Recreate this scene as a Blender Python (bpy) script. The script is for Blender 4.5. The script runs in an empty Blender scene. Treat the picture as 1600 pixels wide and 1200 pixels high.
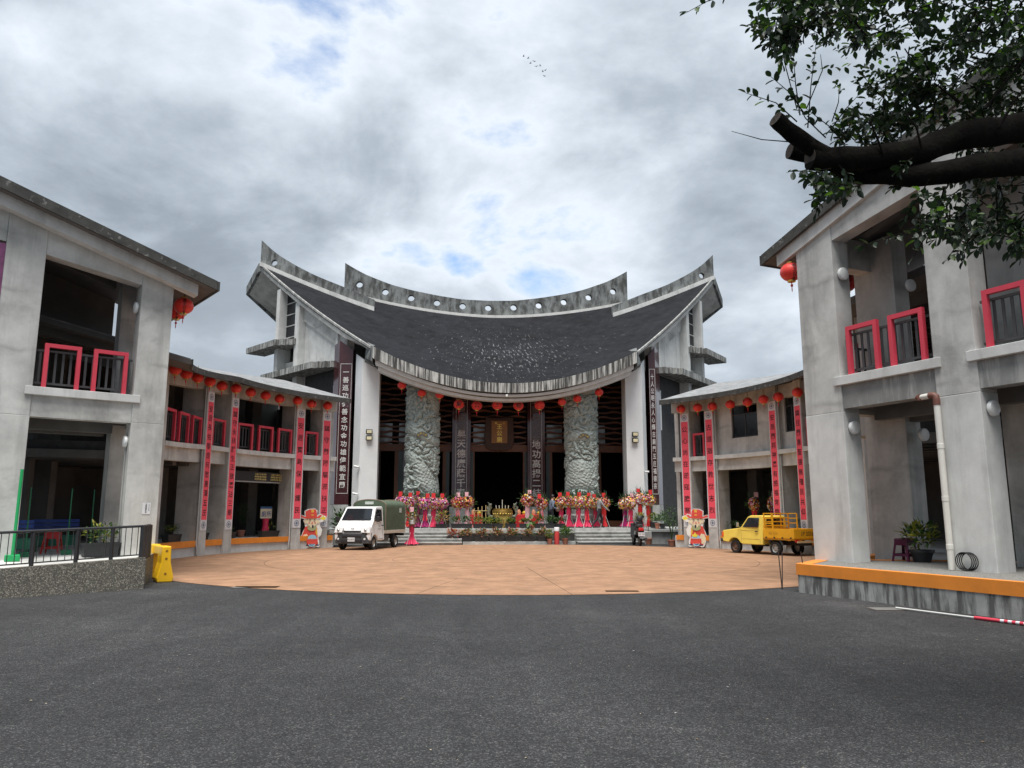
import bpy, bmesh, math, random
from mathutils import Vector, Matrix, noise, geometry

SC = bpy.context.scene
COL = SC.collection
R_ = math.radians

# ------------------------------------------------------------------ camera
FPX = 1202.0                       # focal length in photograph pixels (1600 wide)
PITCH = math.atan(200 / FPX)       # horizon lies at row 800 of 1200
EYE = 1.65
cam_data = bpy.data.cameras.new('camera')
cam_data.sensor_width = 36.0
cam_data.lens = 36.0 * FPX / 1600.0
cam_data.clip_start = 0.1
cam_data.clip_end = 3000
cam = bpy.data.objects.new('camera', cam_data)
COL.objects.link(cam)
cam.location = (0, 0, EYE)
cam.rotation_euler = (math.pi / 2 + PITCH, 0, 0)
SC.camera = cam

# ------------------------------------------------------------------ light
SUN_EL, SUN_AZ = 72.0, 186.0       # degrees; azimuth clockwise from +Y
EXPOSURE = 1.28
SKY_STRENGTH = 0.1
SC.view_settings.view_transform = 'Standard'
SC.view_settings.look = 'None'
SC.view_settings.exposure = EXPOSURE
SC.view_settings.gamma = 1.0
SC.view_settings.use_curve_mapping = False

world = bpy.data.worlds.new('World')
SC.world = world
world.use_nodes = True


def make_sky():
    nt = world.node_tree
    N, L = nt.nodes, nt.links
    N.clear()
    out = N.new('ShaderNodeOutputWorld')
    bg = N.new('ShaderNodeBackground')
    bg.inputs['Strength'].default_value = SKY_STRENGTH
    L.new(bg.outputs[0], out.inputs[0])
    sky = N.new('ShaderNodeTexSky')
    sky.sky_type = 'NISHITA'
    sky.sun_disc = False
    sky.sun_elevation = R_(SUN_EL)
    sky.sun_rotation = R_(SUN_AZ)
    tc = N.new('ShaderNodeTexCoord')
    sep = N.new('ShaderNodeSeparateXYZ')
    L.new(tc.outputs['Generated'], sep.inputs[0])
    mx = N.new('ShaderNodeMath'); mx.operation = 'MAXIMUM'; mx.inputs[1].default_value = 0.0
    L.new(sep.outputs['Z'], mx.inputs[0])
    ad = N.new('ShaderNodeMath'); ad.operation = 'ADD'; ad.inputs[1].default_value = 0.32
    L.new(mx.outputs[0], ad.inputs[0])
    dx = N.new('ShaderNodeMath'); dx.operation = 'DIVIDE'
    dy = N.new('ShaderNodeMath'); dy.operation = 'DIVIDE'
    L.new(sep.outputs['X'], dx.inputs[0]); L.new(ad.outputs[0], dx.inputs[1])
    L.new(sep.outputs['Y'], dy.inputs[0]); L.new(ad.outputs[0], dy.inputs[1])
    cb = N.new('ShaderNodeCombineXYZ')
    L.new(dx.outputs[0], cb.inputs[0]); L.new(dy.outputs[0], cb.inputs[1])
    mp = N.new('ShaderNodeMapping')
    mp.inputs['Location'].default_value = (3.35, 1.9, 0.4)
    L.new(cb.outputs[0], mp.inputs['Vector'])

    def nz(scale, detail, rough, off, dist=0.0):
        m = N.new('ShaderNodeMapping'); m.inputs['Location'].default_value = off
        L.new(mp.outputs[0], m.inputs['Vector'])
        n = N.new('ShaderNodeTexNoise')
        n.inputs['Scale'].default_value = scale
        n.inputs['Detail'].default_value = detail
        n.inputs['Roughness'].default_value = rough
        n.inputs['Distortion'].default_value = dist
        L.new(m.outputs[0], n.inputs['Vector'])
        return n.outputs['Fac']
    big = nz(0.8, 3, .5, (0, 0, 0), .3)
    mid = nz(2.3, 9, .56, (4.2, 1.3, 0), .35)
    fine = nz(7.0, 7, .6, (1.1, 7.7, 2))

    def mul(a, k):
        m = N.new('ShaderNodeMath'); m.operation = 'MULTIPLY'; m.inputs[1].default_value = k
        L.new(a, m.inputs[0]); return m.outputs[0]

    def add(a, b):
        m = N.new('ShaderNodeMath'); m.operation = 'ADD'
        L.new(a, m.inputs[0]); L.new(b, m.inputs[1]); return m.outputs[0]
    thick = add(add(mul(big, .60), mul(mid, .46)), mul(fine, .12))      # mean about .59
    ramp = N.new('ShaderNodeValToRGB')
    cr = ramp.color_ramp
    cr.elements[0].position = .475; cr.elements[0].color = (3.7, 4.0, 4.35, 1)
    cr.elements[1].position = .74; cr.elements[1].color = (1.0, 1.19, 1.41, 1)
    e = cr.elements.new(.525); e.color = (2.9, 3.22, 3.6, 1)
    e = cr.elements.new(.58); e.color = (2.05, 2.34, 2.66, 1)
    e = cr.elements.new(.64); e.color = (1.42, 1.66, 1.93, 1)
    L.new(thick, ramp.inputs[0])
    gap = N.new('ShaderNodeMapRange')
    gap.inputs['From Min'].default_value = .43
    gap.inputs['From Max'].default_value = .482
    gap.clamp = True
    L.new(thick, gap.inputs['Value'])
    blue = N.new('ShaderNodeMix'); blue.data_type = 'RGBA'; blue.blend_type = 'MULTIPLY'
    blue.inputs['Factor'].default_value = 1.0
    L.new(sky.outputs[0], blue.inputs['A'])
    blue.inputs['B'].default_value = (1.0, 1.0, 1.0, 1)
    mix = N.new('ShaderNodeMix'); mix.data_type = 'RGBA'
    L.new(gap.outputs[0], mix.inputs['Factor'])
    L.new(blue.outputs['Result'], mix.inputs['A'])
    L.new(ramp.outputs[0], mix.inputs['B'])
    # pale haze towards the horizon, all the way round
    hz = N.new('ShaderNodeMapRange'); hz.inputs['From Min'].default_value = 0.0; hz.inputs['From Max'].default_value = .34
    hz.inputs['To Min'].default_value = .7; hz.inputs['To Max'].default_value = 0.0
    L.new(mx.outputs[0], hz.inputs['Value'])
    mh = N.new('ShaderNodeMix'); mh.data_type = 'RGBA'
    L.new(hz.outputs[0], mh.inputs['Factor']); L.new(mix.outputs['Result'], mh.inputs['A']); mh.inputs['B'].default_value = (2.9, 3.22, 3.6, 1)
    L.new(mh.outputs['Result'], bg.inputs['Color'])


make_sky()
sun_data = bpy.data.lights.new('sun', 'SUN')
sun_data.energy = 2.6
sun_data.angle = R_(38)
sun_data.color = (1.0, .965, .92)
sun = bpy.data.objects.new('sun', sun_data)
COL.objects.link(sun)
az, el = R_(SUN_AZ), R_(SUN_EL)
to_sun = Vector((math.sin(az) * math.cos(el), math.cos(az) * math.cos(el), math.sin(el)))
sun.rotation_euler = to_sun.to_track_quat('Z', 'Y').to_euler()

# ------------------------------------------------------------------ pixel helpers (directions only)
CP, SP = math.cos(PITCH), math.sin(PITCH)


def ray(px, py):
    cx = (px - 800) / FPX
    cy = (600 - py) / FPX
    return Vector((cx, CP - cy * SP, SP + cy * CP))


def on_z(px, py, z=0.0):
    d = ray(px, py); t = (z - EYE) / d.z
    return Vector((d.x * t, d.y * t, z))


def at_y(px, py, Y):
    d = ray(px, py); t = Y / d.y
    return Vector((d.x * t, Y, EYE + d.z * t))


# ------------------------------------------------------------------ mesh builder
class MB:
    def __init__(s):
        s.v = []; s.f = []; s.m = []; s.cur = 0

    def add(s, vs, fs, m=None):
        b = len(s.v); s.v += [tuple(p) for p in vs]
        k = s.cur if m is None else m
        for f in fs:
            s.f.append(tuple(i + b for i in f)); s.m.append(k)
        return s

    def prism(s, A, B, m=None):
        n = len(A)
        fs = [tuple(range(n - 1, -1, -1)), tuple(range(n, 2 * n))]
        fs += [(i, (i + 1) % n, n + (i + 1) % n, n + i) for i in range(n)]
        return s.add(list(A) + list(B), fs, m)

    def obox(s, o, a, b, c, m=None):
        o, a, b, c = Vector(o), Vector(a), Vector(b), Vector(c)
        return s.prism([o, o + a, o + a + b, o + b], [o + c, o + a + c, o + a + b + c, o + b + c], m)

    def box(s, cx, cy, cz, sx, sy, sz, rz=0, m=None):
        ca, sa = math.cos(rz), math.sin(rz)
        a = Vector((ca * sx, sa * sx, 0)); b = Vector((-sa * sy, ca * sy, 0)); c = Vector((0, 0, sz))
        return s.obox(Vector((cx, cy, cz)) - a / 2 - b / 2 - c / 2, a, b, c, m)

    def loft(s, rings, closed=True, cap=True, m=None):
        n = len(rings[0]); vs = [p for r in rings for p in r]; fs = []
        for i in range(len(rings) - 1):
            for j in range(n if closed else n - 1):
                k = (j + 1) % n
                fs.append((i * n + j, i * n + k, (i + 1) * n + k, (i + 1) * n + j))
        if cap and closed:
            fs.append(tuple(range(n - 1, -1, -1)))
            fs.append(tuple((len(rings) - 1) * n + j for j in range(n)))
        return s.add(vs, fs, m)

    def tube(s, path, r, n=8, cap=True, m=None):
        path = [Vector(p) for p in path]
        rr = r if isinstance(r, (list, tuple)) else [r] * len(path)
        rings = []; side = None
        for i, p in enumerate(path):
            t = (path[min(i + 1, len(path) - 1)] - path[max(i - 1, 0)]).normalized()
            if side is None:
                side = t.orthogonal().normalized()
            side = (side - t * side.dot(t))
            side = side.normalized() if side.length > 1e-6 else t.orthogonal().normalized()
            up = t.cross(side)
            rings.append([p + (side * math.cos(2 * math.pi * j / n) + up * math.sin(2 * math.pi * j / n)) * rr[i] for j in range(n)])
        return s.loft(rings, True, cap, m)

    def lathe(s, prof, n=24, c=(0, 0, 0), m=None, cap=True, sx=1, sy=1):
        c = Vector(c)
        rings = [[c + Vector((r * sx * math.cos(2 * math.pi * j / n), r * sy * math.sin(2 * math.pi * j / n), z)) for j in range(n)] for r, z in prof]
        return s.loft(rings, True, cap, m)

    def xf(s, M, start=0):
        for i in range(start, len(s.v)):
            s.v[i] = tuple(M @ Vector(s.v[i]))
        return s


def basis_chain(o):
    M = Matrix.Identity(4)
    while o is not None:
        M = o.matrix_basis @ M
        o = o.parent
    return M


def link(name, mesh, parent=None):
    o = bpy.data.objects.new(name, mesh)
    COL.objects.link(o)
    if parent is not None:
        o.parent = parent
    return o


def build(name, mb, mats, parent=None, smooth=None, world_xyz=False, recalc=True, bevel=0):
    me = bpy.data.meshes.new(name)
    vs = mb.v
    if world_xyz and parent is not None:
        Mi = basis_chain(parent).inverted()
        vs = [tuple(Mi @ Vector(p)) for p in vs]
    me.from_pydata(vs, [], mb.f)
    if not isinstance(mats, (list, tuple)):
        mats = [mats]
    for m in mats:
        me.materials.append(m)
    if len(mats) > 1:
        me.polygons.foreach_set('material_index', mb.m)
    if recalc and len(mb.f) < 60000:
        bm = bmesh.new(); bm.from_mesh(me)
        bmesh.ops.recalc_face_normals(bm, faces=bm.faces)
        bm.to_mesh(me); bm.free()
    if smooth is not None:
        me.shade_smooth()
        if smooth < 179:
            me.set_sharp_from_angle(angle=R_(smooth))
    me.update()
    o = link(name, me, parent)
    if bevel:
        md = o.modifiers.new('bevel', 'BEVEL'); md.width = bevel; md.segments = 2; md.limit_method = 'ANGLE'
    return o


def tag(o, label, cat, group=None):
    o['label'] = label; o['category'] = cat
    if group:
        o['group'] = group
    return o


def thing(name, label, cat, loc=(0, 0, 0), rz=0.0, group=None):
    o = bpy.data.objects.new(name, None)
    o.empty_display_size = .2
    COL.objects.link(o)
    o.location = loc; o.rotation_euler = (0, 0, rz)
    o.matrix_basis = Matrix.Translation(Vector(loc)) @ Matrix.Rotation(rz, 4, 'Z')
    return tag(o, label, cat, group)


def structure(o):
    o['kind'] = 'structure'; return o


def copy_tree(o, parent=None):
    c = o.copy(); COL.objects.link(c); c.parent = parent
    for ch in list(o.children):
        copy_tree(ch, c)
    return c


def place(o, loc, rz=0.0, s=1.0):
    o.matrix_basis = Matrix.Translation(Vector(loc)) @ Matrix.Rotation(rz, 4, 'Z') @ Matrix.Scale(s, 4)
    return o


def text_mb(body, size, bold=0.0, depth=0.004, spacing=1.0):
    """Flat lettering in the XZ plane (facing -Y), centred on the origin."""
    c = bpy.data.curves.new('lettering', 'FONT')
    c.body = body; c.size = size; c.align_x = 'CENTER'; c.align_y = 'CENTER'
    c.space_line = spacing; c.offset = bold; c.resolution_u = 2
    o = bpy.data.objects.new('lettering_tmp', c); COL.objects.link(o)
    bpy.context.view_layer.update()
    dg = bpy.context.evaluated_depsgraph_get()
    me = bpy.data.meshes.new_from_object(o.evaluated_get(dg))
    vs = [v.co.copy() for v in me.vertices]
    fs = [tuple(p.vertices) for p in me.polygons]
    bpy.data.objects.remove(o); bpy.data.curves.remove(c); bpy.data.meshes.remove(me)
    mb = MB()
    if vs:
        x0 = min(v.x for v in vs); x1 = max(v.x for v in vs); y0 = min(v.y for v in vs); y1 = max(v.y for v in vs)
        mb.add([(v.x - (x0 + x1) / 2, -depth, v.y - (y0 + y1) / 2) for v in vs], fs)
        mb.bounds = (x1 - x0, y1 - y0)
    return mb


# ------------------------------------------------------------------ materials
MATS = {}


def mat(name, col, rough=.7, metal=0.0, var=.12, scale=3.0, streak=0.0, streak_col=(.03, .03, .028), speck=0.0,
        speck_scale=60, speck_col=None, bump=0.0, bump_scale=40, spec=.5, stain=0.0, stain_col=(.05, .048, .042),
        streak_scale=2.2, streak_lo=.5, streak_hi=.68, emit=None, trans=0.0, coat=0.0, sheen=0.0, streak_z=.12, pour=0.0, pebble=None):
    m = bpy.data.materials.new(name); m.use_nodes = True
    nt = m.node_tree; N, L = nt.nodes, nt.links
    b = N['Principled BSDF']
    b.inputs['Roughness'].default_value = rough
    b.inputs['Metallic'].default_value = metal
    b.inputs['Specular IOR Level'].default_value = spec
    b.inputs['Coat Weight'].default_value = coat
    b.inputs['Sheen Weight'].default_value = sheen
    if trans:
        b.inputs['Transmission Weight'].default_value = trans
    geo = N.new('ShaderNodeNewGeometry')
    pos = geo.outputs['Position']

    def nz(sc, detail=5, rough=.55, vec=None, dist=0):
        n = N.new('ShaderNodeTexNoise'); n.inputs['Scale'].default_value = sc
        n.inputs['Detail'].default_value = detail; n.inputs['Roughness'].default_value = rough
        n.inputs['Distortion'].default_value = dist
        L.new(vec or pos, n.inputs['Vector']); return n.outputs['Fac']

    def rng(v, a, c, lo=0., hi=1.):
        r = N.new('ShaderNodeMapRange'); r.inputs['From Min'].default_value = a; r.inputs['From Max'].default_value = c
        r.inputs['To Min'].default_value = lo; r.inputs['To Max'].default_value = hi
        L.new(v, r.inputs['Value']); return r.outputs[0]

    def mixc(fac, a, c):
        x = N.new('ShaderNodeMix'); x.data_type = 'RGBA'
        if isinstance(fac, float):
            x.inputs['Factor'].default_value = fac
        else:
            L.new(fac, x.inputs['Factor'])
        for k, q in (('A', a), ('B', c)):
            if isinstance(q, tuple):
                x.inputs[k].default_value = q + (1,)
            else:
                L.new(q, x.inputs[k])
        return x.outputs['Result']
    lo = tuple(c * (1 - var) for c in col[:3]); hi = tuple(min(1, c * (1 + var)) for c in col[:3])
    cur = mixc(rng(nz(scale, 8, .62), .3, .7), lo, hi)
    if stain:
        cur = mixc(rng(nz(scale * .45, 9, .68, dist=.4), .52, .72, 0, stain), cur, stain_col)
    if streak:
        mp = N.new('ShaderNodeMapping'); mp.inputs['Scale'].default_value = (1, 1, streak_z)
        L.new(pos, mp.inputs['Vector'])
        cur = mixc(rng(nz(streak_scale, 7, .65, mp.outputs[0]), streak_lo, streak_hi, 0, streak), cur, streak_col)
    if pour:
        sx = N.new('ShaderNodeSeparateXYZ'); L.new(pos, sx.inputs[0])
        wob = N.new('ShaderNodeMath'); wob.operation = 'MULTIPLY_ADD'; wob.inputs[1].default_value = .5
        L.new(nz(.9, 4, .6), wob.inputs[0]); L.new(sx.outputs['Z'], wob.inputs[2])
        md = N.new('ShaderNodeMath'); md.operation = 'PINGPONG'; md.inputs[1].default_value = .72
        L.new(wob.outputs[0], md.inputs[0])
        band = rng(md.outputs[0], .0, .10, pour, 0)
        brk = N.new('ShaderNodeMath'); brk.operation = 'MULTIPLY'
        L.new(band, brk.inputs[0]); L.new(rng(nz(1.3, 5), .42, .6), brk.inputs[1])
        cur = mixc(brk.outputs[0], cur, stain_col)
    if pebble:
        vo = N.new('ShaderNodeTexVoronoi'); vo.inputs['Scale'].default_value = pebble[0]
        L.new(pos, vo.inputs['Vector'])
        sc_ = N.new('ShaderNodeSeparateColor'); L.new(vo.outputs['Color'], sc_.inputs[0])
        pr = N.new('ShaderNodeValToRGB'); cr = pr.color_ramp
        cr.elements[0].position = 0; cr.elements[0].color = pebble[1] + (1,)
        cr.elements[1].position = 1; cr.elements[1].color = pebble[3] + (1,)
        e_ = cr.elements.new(.6); e_.color = pebble[2] + (1,)
        L.new(sc_.outputs[0], pr.inputs[0])
        cur = mixc(.72, cur, pr.outputs[0])
        edge = rng(vo.outputs['Distance'], .35, .6, 0, .6)
        cur = mixc(edge, cur, (.06, .055, .045))
    if speck:
        cur = mixc(rng(nz(speck_scale, 3, .6), .60, .68, 0, speck), cur, speck_col or (.8, .8, .78))
    L.new(cur, b.inputs['Base Color'])
    if rough < .95:
        L.new(rng(nz(scale * 1.7, 4), .3, .7, max(0, rough - .08), min(1, rough + .1)), b.inputs['Roughness'])
    if bump:
        bp = N.new('ShaderNodeBump'); bp.inputs['Strength'].default_value = bump; bp.inputs['Distance'].default_value = .02
        L.new(nz(bump_scale, 5, .6), bp.inputs['Height']); L.new(bp.outputs[0], b.inputs['Normal'])
    if emit:
        b.inputs['Emission Color'].default_value = emit[:3] + (1,); b.inputs['Emission Strength'].default_value = emit[3]
    MATS[name] = m
    return m


concrete = mat('concrete', (.49, .49, .47), .85, var=.24, scale=1.1, streak=.4, streak_col=(.2, .2, .19), stain=.8,
               stain_col=(.22, .22, .21), bump=.15, bump_scale=25, pour=.5)
concrete_light = mat('concrete_light', (.57, .575, .56), .85, var=.14, scale=1.5, streak=.35, streak_col=(.2, .2, .19), stain=.25, stain_col=(.24, .24, .23), bump=.12, bump_scale=25)
concrete_streaked = mat('concrete_streaked', (.34, .345, .33), .88, var=.2, scale=2, streak=.85, streak_col=(.06, .06, .055), streak_scale=5.5, streak_lo=.44, streak_hi=.56, stain=.45, bump=.15, bump_scale=25)
concrete_drip = mat('concrete_drip', (.22, .222, .215), .88, var=.25, scale=1.5, streak=.7, streak_col=(.46, .46, .44), streak_scale=4.5, streak_lo=.5, streak_hi=.64, stain=.4, stain_col=(.12, .12, .115), bump=.15, bump_scale=25)
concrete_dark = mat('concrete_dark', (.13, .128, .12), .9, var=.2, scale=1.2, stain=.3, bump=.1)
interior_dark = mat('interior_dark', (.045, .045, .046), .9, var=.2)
fascia_stained = mat('fascia_stained', (.42, .42, .40), .9, var=.15, scale=3, streak=.95, streak_col=(.025, .025, .023), streak_scale=8.5, streak_lo=.42, streak_hi=.56, streak_z=.04, bump=.2)
ridge_stained = mat('ridge_stained', (.185, .197, .195), .92, var=.3, scale=1.4, streak=.85, streak_col=(.03, .03, .03), streak_scale=2.6, streak_lo=.43, streak_hi=.6, streak_z=.35, stain=.5, bump=.2)
mossy_edge = mat('mossy_edge', (.05, .05, .047), .95, var=.4, scale=3, speck=.55, speck_scale=7, speck_col=(.25, .25, .24), bump=.3)
white_plaster = mat('white_plaster', (.72, .73, .73), .75, var=.06, scale=1.2, stain=.08, stain_col=(.42, .42, .41))
white_trim = mat('white_trim', (.58, .58, .56), .7, var=.08, streak=.25, streak_col=(.3, .3, .28))
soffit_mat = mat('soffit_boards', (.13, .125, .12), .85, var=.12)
red_paint = mat('red_paint', (.58, .045, .075), .5, var=.06)
orange_paint = mat('orange_paint', (.72, .235, .025), .6, var=.12, scale=2, stain=.2, stain_col=(.35, .12, .03))
dark_metal = mat('dark_metal', (.022, .022, .024), .45, var=.15)
rail_grey = mat('rail_grey', (.05, .05, .052), .55, var=.1)
paper_red = mat('paper_red', (.86, .085, .13), .65, var=.04, scale=1)
paper_white = mat('paper_white', (.62, .63, .65), .7, var=.05)
ink = mat('ink', (.012, .01, .01), .6, var=.1)
emblem_grey = mat('emblem_grey', (.16, .19, .26), .7, var=.1)
lantern_red = mat('lantern_red', (.72, .03, .02), .45, var=.06, sheen=.2)
gold = mat('gold', (.75, .48, .10), .35, metal=.7, var=.1)
brass = mat('brass', (.55, .40, .12), .35, metal=.9, var=.25, scale=6)
burgundy = mat('burgundy_granite', (.052, .016, .019), .12, var=.25, scale=14, coat=.3)
text_silver = mat('text_silver', (.62, .60, .58), .5, var=.1)
wood_brown = mat('wood_brown', (.12, .042, .018), .5, var=.25, scale=4)
wood_dark = mat('wood_dark', (.032, .015, .012), .5, var=.3, scale=4)
green_jamb = mat('green_jamb', (.035, .055, .055), .4, var=.1)
stone_dragon = mat('stone_dragon', (.38, .43, .405), .75, var=.18, scale=3, bump=.1)
stone_grey = mat('stone_grey', (.36, .37, .36), .75, var=.2, scale=4, streak=.35, streak_col=(.12, .12, .11), stain=.3)
stone_step = mat('stone_step', (.37, .375, .36), .8, var=.25, scale=3, stain=.8, stain_col=(.08, .08, .07), bump=.2)
glass_dark = mat('glass_dark', (.012, .015, .018), .14, var=.1, spec=.3)
glass_auto = mat('glass_auto', (.015, .018, .022), .04, var=.1, spec=1.0, coat=.6)
glass_backlit_tint = mat('glass_backlit_tint', (.30, .36, .38), .12, var=.2, spec=.6)
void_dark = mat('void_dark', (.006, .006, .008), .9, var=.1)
lamp_white = mat('lamp_white', (.72, .73, .72), .35, var=.02)
pvc = mat('pvc', (.66, .65, .60), .4, var=.06, streak=.2, streak_col=(.35, .28, .18))
pvc_grey = mat('pvc_grey', (.34, .34, .33), .5, var=.1)
pvc_joint = mat('pvc_joint', (.13, .05, .035), .6, var=.15)
white_paint = mat('white_paint', (.78, .79, .79), .3, var=.03, coat=.5)
yellow_paint = mat('yellow_paint', (.80, .60, .10), .4, var=.07, scale=2.5, stain=.12, stain_col=(.4, .28, .08), coat=.2)
yellow_deep = mat('yellow_deep', (.72, .36, .012), .45, var=.08, scale=3, stain=.15, stain_col=(.3, .16, .02))
barrier_yellow = mat('barrier_yellow', (.80, .46, .008), .4, var=.04)
black_plastic = mat('black_plastic', (.02, .021, .023), .5, var=.1)
dark_bumper = mat('dark_bumper', (.045, .05, .055), .5, var=.08)
rubber = mat('rubber', (.014, .014, .014), .85, var=.2)
chrome = mat('chrome', (.55, .56, .56), .3, metal=.8, var=.1)
wheel_steel = mat('wheel_steel', (.42, .42, .40), .45, metal=.4, var=.15)
headlight_mat = mat('headlight_glass', (.68, .70, .70), .12, var=.1, spec=.8)
canvas_green = mat('canvas_green', (.062, .088, .056), .85, var=.2, scale=3, bump=.25, bump_scale=8)
rust_brown = mat('rust_brown', (.16, .09, .06), .8, var=.3)
tail_red = mat('tail_red', (.5, .02, .02), .25, var=.05)
terracotta_pot = mat('terracotta_pot', (.42, .17, .11), .75, var=.1)
stool_purple = mat('stool_purple', (.085, .012, .04), .35, var=.06)
stool_red = mat('stool_red', (.5, .03, .03), .4, var=.06)
green_post = mat('green_post', (.01, .30, .09), .45, var=.05)
bench_blue = mat('bench_blue', (.01, .05, .28), .5, var=.08)
bench_green = mat('bench_green', (.02, .16, .10), .5, var=.1)
skin = mat('skin', (.50, .30, .21), .55, var=.05)
hair = mat('hair', (.012, .010, .009), .5, var=.1)
jacket_blue = mat('jacket_blue', (.13, .16, .22), .85, var=.12, scale=8)
jacket_grey = mat('jacket_grey', (.22, .225, .235), .85, var=.12, scale=8)
trousers = mat('trousers', (.014, .015, .02), .8, var=.1)
shoe_mat = mat('shoe_mat', (.02, .02, .02), .6, var=.1)
bark = mat('bark', (.010, .0085, .0075), 1.0, spec=.08, var=.45, scale=9, stain=.5, stain_col=(.02, .024, .014), bump=.8, bump_scale=30)
cut_wood = mat('cut_wood', (.05, .038, .03), .9, var=.25, scale=12)


def leafmat(name, c, trans=.25):
    m = mat(name, c, .45, var=.4, scale=5)
    b = m.node_tree.nodes['Principled BSDF']
    b.inputs['Subsurface Weight'].default_value = 0
    nt = m.node_tree
    tr = nt.nodes.new('ShaderNodeBsdfTranslucent'); tr.inputs['Color'].default_value = (c[0] * 1.6, c[1] * 1.9, c[2] * .8, 1)
    mx = nt.nodes.new('ShaderNodeMixShader'); mx.inputs[0].default_value = trans
    nt.links.new(b.outputs[0], mx.inputs[1]); nt.links.new(tr.outputs[0], mx.inputs[2])
    nt.links.new(mx.outputs[0], nt.nodes['Material Output'].inputs[0])
    return m


leaf_tree = leafmat('leaf_tree', (.013, .027, .013), .18)
leaf_light = leafmat('leaf_light', (.055, .10, .02), .4)
leaf_dark = leafmat('leaf_dark', (.025, .06, .02))
leaf_mid = leafmat('leaf_mid', (.06, .12, .03))
leaf_yellow = leafmat('leaf_yellow', (.26, .25, .04))
leaf_bronze = leafmat('leaf_bronze', (.20, .075, .04))
leaf_tan = leafmat('leaf_tan', (.36, .20, .10))
leaf_redd = leafmat('leaf_red', (.30, .03, .03))


def flower(n, c):
    return mat('petal_' + n, c, .6, var=.12, scale=20)


PET = [flower('pink', (.70, .20, .38)), flower('magenta', (.48, .03, .22)), flower('white', (.75, .70, .66)), flower('yellow', (.70, .50, .05)),
       flower('peach', (.72, .32, .18)), flower('crimson', (.33, .01, .03)), flower('orange', (.65, .18, .03)), flower('lilac', (.42, .16, .45)), leaf_dark, leaf_mid]
cloth = {'red': mat('cloth_red', (.66, .025, .03), .6, var=.12, scale=6), 'hot': mat('cloth_hot_pink', (.58, .022, .085), .6, var=.12, scale=6),
         'magenta': mat('cloth_magenta', (.30, .008, .11), .6, var=.12, scale=6), 'pink': mat('cloth_pale_pink', (.75, .42, .47), .6, var=.1, scale=6)}

# ------------------------------------------------------------------ lettering cache
GLYPH = {}


def glyph(ch):
    if ch not in GLYPH:
        GLYPH[ch] = text_mb(ch, 1.0, bold=.012, depth=0)
    return GLYPH[ch]


def vert_text(s, size, pitch, bold=True, wide=1.0):
    mb = MB(); n = len(s)
    for i, ch in enumerate(s):
        g = glyph(ch)
        z = ((n - 1) / 2 - i) * pitch
        mb.add([(v[0] * size * wide, 0, v[2] * size + z) for v in g.v], g.f)
    return mb


def horiz_text(s, size, pitch):
    mb = MB(); n = len(s)
    for i, ch in enumerate(s):
        g = glyph(ch)
        x = (i - (n - 1) / 2) * pitch
        mb.add([(v[0] * size + x, 0, v[2] * size) for v in g.v], g.f)
    return mb


BANNERS = ['安居長佑黎庶何愁惠澤五庄', '鎮守永扶群生正欲恩沾三鄉', '安居寶島保國護民', '鎮守蘭陽驅邪扶正',
           '公心尚在逆寇膽寒', '古道猶存救世志烈', '安居蘭邦神恩有感福常臨', '鎮住蘭惠聖德無疆民共仰']
PILLAR_L, PILLAR_R = '昊天德廣蔭千春', '地功高揚二結'
COUPLET_L, COUPLET_R = '一善巡功從善念功金功雄偉範宜蘭', '十人公明永人心輝古廟門五庄福德宗'
for ch in set(''.join(BANNERS) + PILLAR_L + PILLAR_R + COUPLET_L + COUPLET_R + '王公廟二結廁所英靈赫濯垂萬古護國庇民金順'):
    glyph(ch)

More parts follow.
